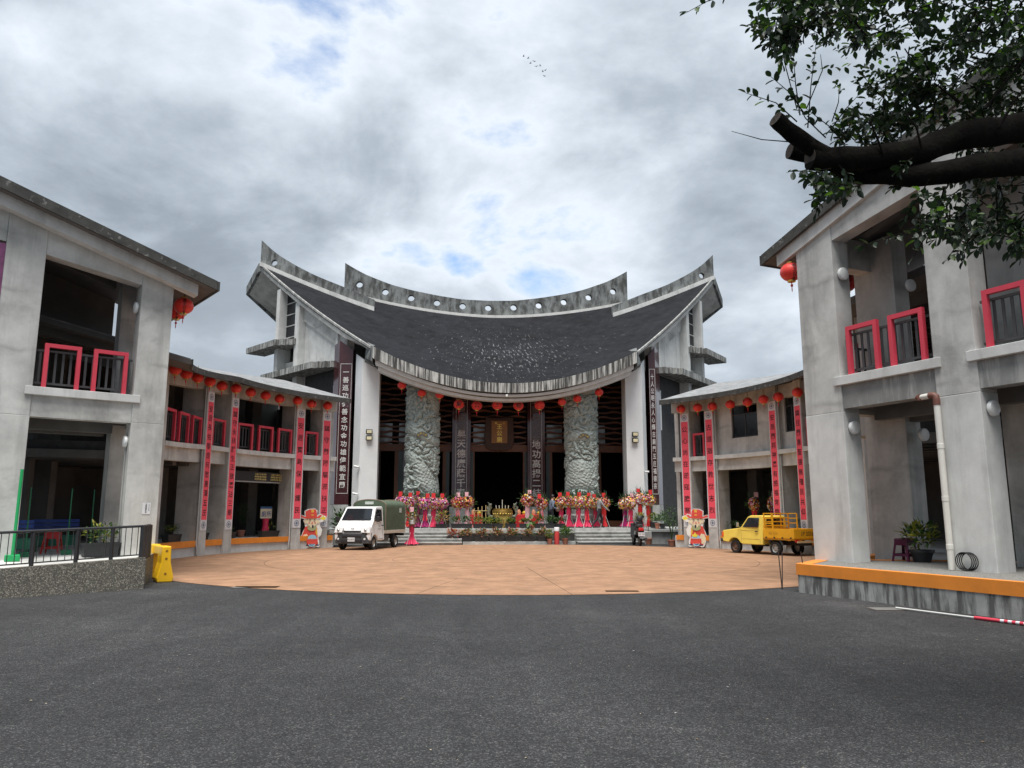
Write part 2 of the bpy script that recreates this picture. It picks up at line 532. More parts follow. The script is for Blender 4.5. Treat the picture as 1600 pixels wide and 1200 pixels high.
# ------------------------------------------------------------------ ground
def asphalt_material():
    m = bpy.data.materials.new('asphalt'); m.use_nodes = True
    nt = m.node_tree; N, L = nt.nodes, nt.links
    b = N['Principled BSDF']
    pos = N.new('ShaderNodeNewGeometry').outputs['Position']

    def nz(sc, d, r=.6):
        n = N.new('ShaderNodeTexNoise'); n.inputs['Scale'].default_value = sc
        n.inputs['Detail'].default_value = d; n.inputs['Roughness'].default_value = r
        L.new(pos, n.inputs['Vector']); return n.outputs['Fac']

    def ramp(v, stops):
        r = N.new('ShaderNodeValToRGB'); cr = r.color_ramp
        cr.elements[0].position, cr.elements[0].color = stops[0][0], stops[0][1] + (1,)
        cr.elements[1].position, cr.elements[1].color = stops[-1][0], stops[-1][1] + (1,)
        for p, c in stops[1:-1]:
            e = cr.elements.new(p); e.color = c + (1,)
        L.new(v, r.inputs[0]); return r.outputs[0]
    vo = N.new('ShaderNodeTexVoronoi'); vo.inputs['Scale'].default_value = 85
    L.new(pos, vo.inputs['Vector'])
    sepc = N.new('ShaderNodeSeparateColor'); L.new(vo.outputs['Color'], sepc.inputs[0])
    stone = ramp(sepc.outputs[0], [(0, (.012, .012, .013)), (.55, (.024, .0245, .026)), (.88, (.050, .051, .053)), (1, (.11, .11, .108))])
    patch = ramp(nz(.22, 7, .65), [(.38, (.68, .68, .68)), (.55, (1.0, 1.0, 1.0)), (.68, (1.55, 1.53, 1.5))])
    mx = N.new('ShaderNodeMix'); mx.data_type = 'RGBA'; mx.blend_type = 'MULTIPLY'; mx.inputs['Factor'].default_value = 1
    L.new(stone, mx.inputs['A']); L.new(patch, mx.inputs['B'])
    mpt = N.new('ShaderNodeMapping'); mpt.inputs['Scale'].default_value = (1.1, .12, 1); mpt.inputs['Rotation'].default_value = (0, 0, .25)
    L.new(pos, mpt.inputs['Vector'])
    trk = N.new('ShaderNodeTexNoise'); trk.inputs['Scale'].default_value = 1.6; trk.inputs['Detail'].default_value = 5
    L.new(mpt.outputs[0], trk.inputs['Vector'])
    tracks = ramp(trk.outputs['Fac'], [(.38, (.88, .88, .89)), (.55, (1, 1, 1)), (.66, (1.12, 1.12, 1.11))])
    mx3 = N.new('ShaderNodeMix'); mx3.data_type = 'RGBA'; mx3.blend_type = 'MULTIPLY'; mx3.inputs['Factor'].default_value = 1
    L.new(mx.outputs['Result'], mx3.inputs['A']); L.new(tracks, mx3.inputs['B'])
    mx = mx3
    fine = ramp(nz(5, 6, .7), [(.3, (.7, .7, .7)), (.7, (1.25, 1.24, 1.22))])
    mx2 = N.new('ShaderNodeMix'); mx2.data_type = 'RGBA'; mx2.blend_type = 'MULTIPLY'; mx2.inputs['Factor'].default_value = 1
    L.new(mx.outputs['Result'], mx2.inputs['A']); L.new(fine, mx2.inputs['B'])
    L.new(mx2.outputs['Result'], b.inputs['Base Color'])
    b.inputs['Roughness'].default_value = .8
    b.inputs['Specular IOR Level'].default_value = .35
    bp = N.new('ShaderNodeBump'); bp.inputs['Strength'].default_value = .9; bp.inputs['Distance'].default_value = .008
    L.new(vo.outputs['Distance'], bp.inputs['Height']); L.new(bp.outputs[0], b.inputs['Normal'])
    return m


def paving_material():
    m = mat('plaza_paving', (.285, .166, .10), .85, var=.28, scale=1.6, spec=.2, streak=.35, streak_col=(.21, .13, .08), streak_scale=1.4, streak_z=1.0, streak_lo=.48, streak_hi=.62, stain=.6, stain_col=(.24, .145, .09), speck=.55, speck_scale=9, speck_col=(.20, .10, .065), bump=.2, bump_scale=45)
    return m


asphalt = asphalt_material()
paving = paving_material()
joint_dark = mat('joint_dark', (.07, .05, .04), .9)
mb = MB(); S = 1500
mb.add([(-S, -S, 0), (S, -S, 0), (S, S, 0), (-S, S, 0)], [(0, 1, 2, 3)])
structure(build('ground', mb, asphalt))

CX, CY, RI = 0.0, 28.0, 11.95


def dirv(a):
    a = R_(a); return Vector((math.cos(a), math.sin(a)))


RP = 12.1
mb = MB(); n = 144
mb.add([(CX, CY, .004)] + [(CX + RP * math.cos(2 * math.pi * i / n), CY + RP * math.sin(2 * math.pi * i / n), .004) for i in range(n)],
       [(0, 1 + i, 1 + (i + 1) % n) for i in range(n)])
plaza = structure(build('plaza', mb, joint_dark))


def wedge(r0, r1, a0, a1, z0, z1, gap):
    mb = MB(); k = 8; ring = []
    g0 = gap / max(r0, .5) / 2; g1 = gap / r1 / 2
    outer = [(r1 - gap / 2, a0 + g1 + (a1 - a0 - 2 * g1) * i / k) for i in range(k + 1)]
    inner = [(r0 + gap / 2, a1 - g0 - (a1 - a0 - 2 * g0) * i / k) for i in range(k + 1)] if r0 > 0 else [(.02, (a0 + a1) / 2)]
    pts = [(CX + r * math.cos(a), CY + r * math.sin(a)) for r, a in outer + inner]
    mb.prism([(x, y, z0) for x, y in pts], [(x, y, z1) for x, y in pts])
    return mb


for r0, r1, ns, off in ((0, 4.2, 6, .1), (4.2, 8.4, 12, .1), (8.4, RP, 24, .1)):
    for i in range(ns):
        a0 = off + 2 * math.pi * i / ns
        build('paving_panel', wedge(r0, r1, a0, a0 + 2 * math.pi / ns, .0045, .012, .014), paving, plaza)

# ------------------------------------------------------------------ curved wings
EL, UL, NL = Vector((-9.2, 20.24)), Vector((-.771, -.636)), Vector((-.636, .771))
ER, UR, NR = Vector((6.90, 17.95)), Vector((.42, -.907)), Vector((.907, .42))


def v3(p, z):
    return Vector((p.x, p.y, z))


PAV = {'dz': 0.0}          # extra roof height of the end pavilions


def kz(z, k):
    if k == 1.0 and z > 6.9:
        return z + PAV['dz']
    return 1.65 + (z - 1.65) * k if z > 1.65 else z


def kval(side, a):
    return .85 - (.11 * max(0, min(1, (a - 170) / 37)) if side == 'L' else 0)


def station(side, a=None, s=None):
    if s is not None:
        E, U, N = (EL, UL, NL) if side == 'L' else (ER, UR, NR)
        return (E + N * s, U, 1.0)
    d = dirv(a)
    return (Vector((CX, CY)) + d * RI, d, kval(side, a))


def pt(st, r, z):
    return v3(st[0] + st[1] * r, kz(z, st[2]))


def stations(side, a_from=None, a_to=None, s_list=()):
    L = [station(side, s=s) for s in s_list]
    if a_from is not None:
        n = max(1, int(abs(a_to - a_from) / 2.5 + .5))
        L += [station(side, a=a_from + (a_to - a_from) * i / n) for i in range(n + 1)]
    return L


def sweep(mb, sts, poly, m=None):
    return mb.loft([[pt(s, r, z) for r, z in poly] for s in sts], True, True, m)


def rect(r0, r1, z0, z1):
    return [(r0, z0), (r1, z0), (r1, z1), (r0, z1)]


def colbox(st, r0, r1, w, z0, z1):
    """box on a station: radial r0..r1, tangential +-w/2"""
    P, d, k = st
    t = Vector((-d.y, d.x))
    o = v3(P + d * r0 - t * w / 2, z0)
    return MB().obox(o, v3(d * (r1 - r0), 0), v3(t * w, 0), (0, 0, z1 - z0))


MESHES = {}


def shared(key, mb, mats, smooth=None, bevel=0):
    if key not in MESHES:
        o = build(key, mb(), mats, None, smooth)
        MESHES[key] = o.data
        bpy.data.objects.remove(o)
    return MESHES[key]


def inst(name, mesh, parent, Mw):
    o = link(name, mesh, parent)
    o.matrix_basis = (basis_chain(parent).inverted() @ Mw) if parent is not None else Mw
    return o


def railing(parent, A, B, z, frames, out, h=.98):
    """dark railing between the 2D points A and B with red portal frames in front; out = unit vector to the plaza"""
    d = (B - A); Ln = d.length; d.normalize(); rz = math.atan2(d.y, d.x)
    mid = (A + B) / 2
    mb = MB()
    mb.box(mid.x, mid.y, z + h - .05, Ln, .045, .05, rz)
    rail = build('railing', mb, rail_grey, parent, world_xyz=True)
    build('bottom_rail', MB().box(mid.x, mid.y, z + .12, Ln, .045, .05, rz), rail_grey, rail, world_xyz=True)
    bal = shared('baluster', lambda: MB().box(0, 0, .40, .055, .022, .80), [rail_grey])
    n = max(2, int(Ln / .165))
    for i in range(n):
        p = A + d * (Ln * (i + .5) / n)
        inst('baluster', bal, rail, Matrix.Translation((p.x, p.y, z + .13)) @ Matrix.Rotation(rz, 4, 'Z'))
    pitch = Ln / frames; fw = min(.98, pitch * .74); fh = h + .12; b = .095

    def fm():
        q = MB()
        q.box(-fw / 2 + b / 2, 0, fh / 2, b, b, fh); q.box(fw / 2 - b / 2, 0, fh / 2, b, b, fh)
        q.box(0, .001, fh - b / 2, fw - 2 * b, b - .004, b)
        return q
    fr = shared('red_frame_%d' % int(fw * 1000), fm, [red_paint])
    for i in range(frames):
        p = A + d * (pitch * (i + .5)) + out * .13
        inst('red_frame', fr, parent, Matrix.Translation((p.x, p.y, z)) @ Matrix.Rotation(rz, 4, 'Z'))


def wall_window(parent, A, B, out, z0, z1, holes, th=.2):
    """wall between 2D points with window openings given as (t0, t1, zb, zt) along A->B, with framed sashes"""
    d = (B - A); Ln = d.length; d.normalize()
    inw = -out

    def slab(mb, t0, t1, za, zb):
        if t1 - t0 > .01 and zb - za > .01:
            mb.obox(v3(A + d * t0, za), v3(d * (t1 - t0), 0), v3(inw * th, 0), (0, 0, zb - za))
    mb = MB(); t = 0
    for t0, t1, zb, zt in holes:
        slab(mb, t, t0, z0, z1); slab(mb, t0, t1, z0, zb); slab(mb, t0, t1, zt, z1); t = t1
    slab(mb, t, Ln, z0, z1)
    w = build('upper_wall', mb, concrete, parent, world_xyz=True)
    for t0, t1, zb, zt in holes:
        q = MB(); f = .06
        P = A + inw * .07
        for (a, c, za, zc) in ((t0, t1, zb, zb + f), (t0, t1, zt - f, zt), (t0, t0 + f, zb + f, zt - f), (t1 - f, t1, zb + f, zt - f),
                               ((t0 + t1) / 2 - f / 2, (t0 + t1) / 2 + f / 2, zb + f, zb + (zt - zb) * .68), (t0 + f, t1 - f, zb + (zt - zb) * .68, zb + (zt - zb) * .72)):
            q.obox(v3(P + d * a, za), v3(d * (c - a), 0), v3(inw * .05, 0), (0, 0, zc - za))
        build('window_frame', q, dark_metal, w, world_xyz=True)
        for k in range(2):
            a = t0 + f + k * ((t1 - t0) / 2 - f / 2); c = a + (t1 - t0) / 2 - 1.5 * f
            q = MB(); P2 = A + inw * .09
            q.obox(v3(P2 + d * a, zb + f), v3(d * (c - a), 0), v3(inw * .01, 0), (0, 0, (zt - zb) * .68 - f))
            build('pane', q, glass_dark, w, world_xyz=True)


SLOPE = .30
RG = 5.6          # ridge, metres out from the inner facade
ROOF_TOP = mat('roof_sheet', (.19, .195, .20), .7, var=.22, scale=2, spec=.2, streak=.5, streak_col=(.38, .385, .39), streak_scale=3, streak_lo=.5, streak_hi=.62, streak_z=1.0, stain=.35, stain_col=(.12, .12, .12), bump=.2)


def roof_under(t):
    return 7.60 + SLOPE * (t + 1.0)


def wing_roof(side, root, rs, pav, ov):
    W = dict(parent=root, world_xyz=True)
    under = [(-1.0, 7.60), (RG, roof_under(RG)), (RG + 4, roof_under(RG - 4)), (RG + 4, roof_under(RG - 4) + .2), (RG, roof_under(RG) + .2), (-1.0, 7.80)]
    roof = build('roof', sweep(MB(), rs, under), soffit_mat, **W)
    rs2 = list(rs)
    if pav:
        rs2[0] = station(side, s=-ov - .03)
    build('roof_edge', sweep(MB(), rs2, [(-1.03, 7.585), (-.97, 7.585), (-.97, 7.84), (-1.03, 7.84)]), mossy_edge, roof, world_xyz=True)
    build('roof_covering', sweep(MB(), rs, [(-.955, 7.815), (RG, roof_under(RG) + .215), (RG + 4, roof_under(RG - 4) + .215), (RG + 4, roof_under(RG - 4) + .26), (RG, roof_under(RG) + .27), (-.955, 7.865)]), ROOF_TOP, roof, world_xyz=True)
    if pav:
        q = MB()
        e0, e1 = station(side, s=-ov - .035), station(side, s=-ov + .03)
        q.prism([pt(e0, -.96, 7.59 + .04 * SLOPE), pt(e0, RG, roof_under(RG) - .01), pt(e0, RG, roof_under(RG) + .27), pt(e0, -.96, 7.85)],
                [pt(e1, -.96, 7.59 + .04 * SLOPE), pt(e1, RG, roof_under(RG) - .01), pt(e1, RG, roof_under(RG) + .27), pt(e1, -.96, 7.85)])
        build('barge_edge', q, mossy_edge, roof, world_xyz=True)


def wing(side):
    left = side == 'L'
    E, U, N = (EL, UL, NL) if left else (ER, UR, NR)
    a0, a1 = (204, 134) if left else (-37, 50)
    ov = .55 if left else .15
    PAV['dz'] = .06 if left else .24
    dz = PAV['dz']
    root = thing('wing_building',
                 'two-storey curved concrete wing with red railing frames all along its upper floor' if left else
                 'two-storey curved concrete wing with dark windows upstairs and an overhanging tree branch at its end',
                 'building', (E.x, E.y, 0))
    full = stations(side, a0, a1, (0.0, 1.2, 2.4))
    W = dict(parent=root, world_xyz=True)
    inside = stations(side, a0, a1)
    inpav = stations(side, s_list=(.38, 1.2, 2.4))
    # floor slab, upper slab, back wall
    build('floor_slab', sweep(MB(), full, rect(.12, 6.4, 0.0, .55)), concrete_light, **W)
    for q_ in (inside, inpav):
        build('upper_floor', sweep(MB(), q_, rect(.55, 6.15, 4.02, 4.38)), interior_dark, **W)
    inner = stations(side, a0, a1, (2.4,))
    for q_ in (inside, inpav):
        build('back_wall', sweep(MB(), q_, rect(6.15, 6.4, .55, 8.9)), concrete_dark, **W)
    # partition that closes the far end beside the temple
    st = station(side, a=a1)
    build('end_wall', colbox((st[0], st[1], 1), .62, 6.1, .2, .56, kz(8.0, st[2])), concrete, **W)
    # roof
    for part_i, rs in enumerate((stations(side, s_list=(-ov, 0.0, 1.2, 2.45, 4.5)), stations(side, a0 + (3.5 if left else -6), a1))):
        wing_roof(side, root, rs, part_i == 0, ov)
    # upstand wall that closes the step between the two roof levels
    f0, f1 = station(side, s=4.3), station(side, s=4.48)
    q = MB()
    q.prism([pt(f0, .55, 6.75), pt(f0, 6.2, 6.75), pt(f0, 6.2, roof_under(5.0)), pt(f0, RG, roof_under(RG) - .01), pt(f0, .55, roof_under(.55) - .01)],
            [pt(f1, .55, 6.75), pt(f1, 6.2, 6.75), pt(f1, 6.2, roof_under(5.0)), pt(f1, RG, roof_under(RG) - .01), pt(f1, .55, roof_under(.55) - .01)])
    build('upstand_wall', q, concrete_dark, **W)
    # stepped barge beam at the end
    b0, b1 = station(side, s=-ov * .5), station(side, s=.05)
    q = MB(); t0, t1 = -.55, 6.3
    q.prism([pt(b0, t0, roof_under(t0) - .3), pt(b0, t1, roof_under(t1) - .3), pt(b0, t1, roof_under(t1) + .02), pt(b0, t0, roof_under(t0) + .02)],
            [pt(b1, t0, roof_under(t0) - .3), pt(b1, t1, roof_under(t1) - .3), pt(b1, t1, roof_under(t1) + .02), pt(b1, t0, roof_under(t0) + .02)])
    build('barge_beam', q, concrete_light, **W)
    # eave beam along the inner facade, following the columns
    for q_ in (inside, inpav):
        build('eave_beam', sweep(MB(), q_, [(.16, 7.25), (.52, 7.25), (.52, 8.0), (.16, 7.9)]), concrete, **W)
    # rafters and joists seen from below
    step = -4.5 if left else 4.5
    a = a0
    for i in range(9):
        s = station(side, a=a + step * i)
        P, d, k = s
        t = Vector((-d.y, d.x)) * .12
        q = MB()
        q.prism([pt(s, .6, roof_under(.6) - .32) - v3(t, 0), pt(s, 4.1, roof_under(4.1) - .32) - v3(t, 0), pt(s, 4.1, roof_under(4.1) + .01) - v3(t, 0), pt(s, .6, roof_under(.6) + .01) - v3(t, 0)],
                [pt(s, .6, roof_under(.6) - .32) + v3(t, 0), pt(s, 4.1, roof_under(4.1) - .32) + v3(t, 0), pt(s, 4.1, roof_under(4.1) + .01) + v3(t, 0), pt(s, .6, roof_under(.6) + .01) + v3(t, 0)])
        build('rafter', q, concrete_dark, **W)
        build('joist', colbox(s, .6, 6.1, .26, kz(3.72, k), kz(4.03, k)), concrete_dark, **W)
    for sv in (1.2, 2.2):
        s = station(side, s=sv); d = s[1]; t = Vector((-d.y, d.x)) * .12
        q = MB()
        q.prism([pt(s, 1.0, roof_under(1.) - .32) - v3(t, 0), pt(s, 4.1, roof_under(4.1) - .32) - v3(t, 0), pt(s, 4.1, roof_under(4.1) + .01) - v3(t, 0), pt(s, 1., roof_under(1.) + .01) - v3(t, 0)],
                [pt(s, 1.0, roof_under(1.) - .32) + v3(t, 0), pt(s, 4.1, roof_under(4.1) - .32) + v3(t, 0), pt(s, 4.1, roof_under(4.1) + .01) + v3(t, 0), pt(s, 1., roof_under(1.) + .01) + v3(t, 0)])
        build('rafter', q, concrete_dark, **W)
        build('joist', colbox((s[0], s[1], 1), 1.0, 6.1, .26, 3.72, 4.03), concrete_dark, **W)
    # pavilion piers at the end: (t0, t1)
    piers = ((0, .80), (3.05, 3.9), (6.1, 6.9)) if left else ((0, 1.08), (3.36, 4.24), (6.5, 7.4))
    for (p0, p1) in piers:
        zt = roof_under((p0 + p1) / 2) - .02 + dz
        cut = 3.93 if left else 3.86          # construction joint between the two pours
        q = MB().obox(v3(E + U * p0, 0), v3(U * (p1 - p0), 0), v3(N * .52, 0), (0, 0, cut))
        build('pier', q, concrete if left else concrete_light, bevel=.012, **W)
        q = MB().obox(v3(E + U * (p0 + .004) + N * .004, cut + .001), v3(U * (p1 - p0 - .008), 0), v3(N * .512, 0), (0, 0, zt - cut))
        build('pier', q, concrete, bevel=.012, **W)
    for (p0, p1) in (piers[0], piers[1]):
        q = MB().obox(v3(E + U * (p0 + .003) + N * 1.92, .1), v3(U * (p1 - p0 + .05), 0), v3(N * .5, 0), (0, 0, roof_under(p0 + .4) - .1 + dz))
        build('pier', q, concrete, bevel=.012, **W)
    # end beams, sills, railings
    for i in (0, 1):
        ta, tb = piers[i][1], piers[i + 1][0]
        q = MB().obox(v3(E + U * ta + N * .04, 3.92), v3(U * (tb - ta), 0), v3(N * .36, 0), (0, 0, .56))
        build('floor_beam', q, concrete if left else concrete_drip, **W)
        q = MB().obox(v3(E + U * (ta - .16) - N * .06, 4.44), v3(U * (tb - ta + .32), 0), v3(N * .44, 0), (0, 0, .2))
        build('sill', q, concrete_light, bevel=.01, **W)
        q = MB()
        A, B = E + U * ta + N * .03, E + U * tb + N * .03
        za, zb = 7.42 + .16 * ta + dz, 7.42 + .16 * tb + dz
        ya, yb = roof_under(ta) - .02 + dz, roof_under(tb) - .02 + dz
        q.prism([v3(A, za), v3(B, zb), v3(B, yb), v3(A, ya)], [v3(A + N * .4, za), v3(B + N * .4, zb), v3(B + N * .4, yb), v3(A + N * .4, ya)])
        build('roof_beam', q, concrete, **W)
        Ar, Br = E + U * (ta + .04) + N * .22, E + U * (tb - .04) + N * .22
        if left:
            Ar, Br = Br, Ar
        railing(root, Ar, Br, 4.645, 2, -N)
    # inner pavilion side: sill and railing between the two piers on the plaza side
    q = MB().obox(v3(E + U * .16 + N * .52, 3.92), v3(U * .34, 0), v3(N * 1.4, 0), (0, 0, .54))
    build('floor_beam', q, concrete, **W)
    q = MB().obox(v3(E + U * .03 + N * .525, 4.462), v3(U * .42, 0), v3(N * 1.39, 0), (0, 0, .18))
    build('sill', q, concrete_light, **W)
    A, B = E + U * .25 + N * .56, E + U * .25 + N * 1.88
    railing(root, A, B, 4.645, 1, -U)
    # wing columns and bays
    cols = [197.5, 190, 171, 163, 144, 137] if left else [-36.5, -29.5, -11.5, -4, 14.3, 22.1, 39.9, 46.3]
    for a in cols:
        s = station(side, a=a)
        build('column', colbox(s, 0, 1.05, .5, 0, kz(7.9, s[2])), concrete, bevel=.012, **W)
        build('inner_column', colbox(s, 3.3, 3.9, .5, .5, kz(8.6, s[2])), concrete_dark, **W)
    half = math.degrees(.25 / RI)
    edges = [(209.3 if left else -45.6)] + cols
    for i in range(len(edges)):
        c0 = edges[i]
        c1 = edges[i + 1] if i + 1 < len(edges) else (134.2 if left else 49.6)
        sg = -1 if left else 1
        f0, f1 = c0 + sg * half, (c1 - sg * half if i + 1 < len(edges) else c1)
        if abs(f1 - f0) < 1.2:
            continue
        bay = stations(side, f0, f1)
        build('floor_beam', sweep(MB(), bay, rect(.15, .5, 3.88, 4.50)), concrete, **W)
        build('sill', sweep(MB(), bay, rect(-.02, .5, 4.47, 4.68)), concrete_light, **W)
        build('kerb', sweep(MB(), bay, rect(.06, .36, .36, .575)), orange_paint, **W)
        big = abs(f1 - f0) > 10
        s0, s1 = bay[0], bay[-1]
        k = s0[2]
        outv = -((s0[1] + s1[1]).normalized())
        A, B = s0[0] + s0[1] * .28, s1[0] + s1[1] * .28
        if not left:
            A, B = A, B
        zs = (kz(4.68, s0[2]) + kz(4.68, s1[2])) / 2 + .005
        if (not left) and i in (5, 6):        # the two glazed bays of this wing
            Ln = (B - A).length
            if big:
                holes = [(Ln * .27, Ln * .73, 4.95, 6.45)]
            else:
                holes = [(.18, Ln - .18, 4.95, 6.5)]
            # direction seen from the plaza: A->B runs away from the camera
            wall_window(root, A - outv * -.0, B, outv, zs - .1, kz(7.9, k), holes)
        else:
            if i + 1 < len(edges):
                railing(root, A, B, zs, 3 if big else 1, outv)
    return root


wing_left = wing('L')
wing_right = wing('R')

# platform in front of the right pavilion: orange cap, stained plinth
cA = Vector((5.97, 16.5)); uP = Vector((.40, -.917)).normalized()
cB = cA + uP * 8.6
poly = [cA, cB, Vector((15.5, 11.5)), ER + NR * 3.2 + UR * 2, ER + NR * .3 - UR * .12]
plat = thing('entrance_platform', 'low concrete platform with orange painted edge and drip-stained plinth', 'platform', (cA.x, cA.y, 0))
build('plinth', MB().prism([v3(p, 0) for p in poly], [v3(p, .36) for p in poly]), concrete_streaked, plat, world_xyz=True)


def grow(p, c, q):
    return p


cen = sum(poly, Vector((0, 0))) / len(poly)
poly2 = [p + (p - cen).normalized() * .03 for p in poly]
inset = [p + (cen - p).normalized() * .28 for p in poly]
band = MB()
nP = len(poly)
band.loft([[v3(a, .362), v3(b, .362), v3(b, .585), v3(a, .585)] for a, b in zip(poly2 + poly2[:1], inset + inset[:1])], True, False)
build('orange_edge', band, orange_paint, plat, world_xyz=True)
agg_floor = mat('aggregate_floor', (.25, .245, .23), .9, var=.3, scale=3, pebble=(70, (.14, .14, .13), (.24, .235, .22), (.4, .39, .36)), bump=.3)
build('floor', MB().prism([v3(p, .363) for p in inset], [v3(p, .572) for p in inset]), agg_floor, plat, world_xyz=True)

# ramp wall with railing at the left pavilion
agg_wall = mat('aggregate_wall', (.20, .19, .165), .95, var=.35, scale=2.2, pebble=(46, (.07, .065, .055), (.20, .185, .15), (.55, .51, .42)), stain=.3, stain_col=(.09, .085, .07), bump=.7, bump_scale=60)
wA, wB = Vector((-8.0, 17.2)), Vector((-10.1, 15.1))
wd = (wB - wA).normalized(); wn = Vector((-wd.y, wd.x))          # wn: away from the camera?
if wn.y < 0:
    wn = -wn
wE = wA + wd * 7.0
ramp = thing('ramp_wall', 'pebble-dash ramp wall below black railing at the concrete pier', 'wall', (wA.x, wA.y, 0))
ztop = lambda t: .67 - .0404 * t
q = MB()
q.prism([v3(wA, 0), v3(wE, 0), v3(wE, ztop(7)), v3(wA, ztop(0))], [v3(wA + wn * .22, 0), v3(wE + wn * .22, 0), v3(wE + wn * .22, ztop(7)), v3(wA + wn * .22, ztop(0))])
build('wall_face', q, agg_wall, ramp, world_xyz=True)
rB = EL - NL * .15 + UL * .1
q = MB()
pl = [wA + wn * .22, wE + wn * .22, wE + wn * 5.5, EL + UL * 4 + NL * .3, EL + NL * .3 + UL * .05]
zz = [.6, .42, .42, .56, .56]
q.prism([v3(p, 0) for p in pl], [v3(p, z) for p, z in zip(pl, zz)])
build('ramp_floor', q, concrete, ramp, world_xyz=True)
retp = wA + wn * .22
rv = (EL - NL * .05 - retp)
q = MB().obox(v3(retp, 0), v3(rv, 0), v3(Vector((-rv.y, rv.x)).normalized() * .2, 0), (0, 0, .62))
build('return_wall', q, agg_wall, ramp, world_xyz=True)

rail = thing('ramp_railing', 'low black metal railing on top of the pebble-dash ramp wall', 'railing', (wA.x, wA.y, .67))
C0 = wA + wn * .11 + wd * .06


def rp(t, z):
    return v3(C0 + wd * t, z)


top = lambda t: 1.345 - .035 * t
q = MB().tube([rp(-.02, top(0)), rp(6.6, top(6.6))], .028, 8)
build('handrail', q, dark_metal, rail, smooth=40, world_xyz=True)
q = MB().tube([rp(0, ztop(0) + .06), rp(6.6, ztop(6.6) + .06)], .014, 6)
build('bottom_rail', q, dark_metal, rail, world_xyz=True)
for t in (0, .62, 1.3, 2.1, 2.98, 3.8, 4.6, 5.4, 6.2):
    build('post', MB().obox(rp(t, ztop(t) - .01) - Vector((.03, .03, 0)), (.06, 0, 0), (0, .06, 0), (0, 0, top(t) - ztop(t))), dark_metal, rail, world_xyz=True)
t = .1
while t < 6.4:
    build('baluster', MB().tube([rp(t, ztop(t) + .06), rp(t, top(t))], .0085, 5), dark_metal, rail, world_xyz=True)
    t += .128
# return run of the railing towards the pier
rd = rv.normalized(); rl = min(rv.length - .5, 1.5)
rq = lambda t, z: v3(C0 + rd * t, z)
q = MB().tube([rq(0, 1.345), rq(rl, 1.345)], .026, 8)
build('handrail', q, dark_metal, rail, smooth=40, world_xyz=True)
for i in range(4):
    t = rl * i / 3
    build('post', MB().obox(rq(t, .6) - Vector((.04, .04, 0)), (.08, 0, 0), (0, .08, 0), (0, 0, .75)), dark_metal, rail, world_xyz=True)
for i in range(11):
    t = rl * (i + .5) / 11
    build('baluster', MB().tube([rq(t, .62), rq(t, 1.34)], .009, 5), dark_metal, rail, world_xyz=True)

# ------------------------------------------------------------------ the temple
T0 = Vector((-.3, 41.0)); TH = R_(5.5)
temple = thing('temple', 'large concrete temple with sweeping dark saddle roof and carved dragon columns', 'temple', (T0.x, T0.y, 0), TH)
TM = temple.matrix_basis.copy()
TMI = TM.inverted()


def tl(px, py, ly):
    """pixel direction -> point on the temple's own plane local y = ly"""
    o = TMI @ Vector((0, 0, EYE)); d = TMI.to_3x3() @ ray(px, py)
    t = (ly - o.y) / d.y
    return o + d * t


def tw(x, y, z=0):
    return TM @ Vector((x, y, z))


def tpart(name, mb, m, parent=temple, **k):
    return build(name, mb, m, parent, **k)


roof_slate = mat('roof_slate', (.010, .0105, .0125), .85, var=.35, scale=1.3, spec=.15, speck=0, stain=.25, stain_col=(.02, .02, .022), bump=.5, bump_scale=6)


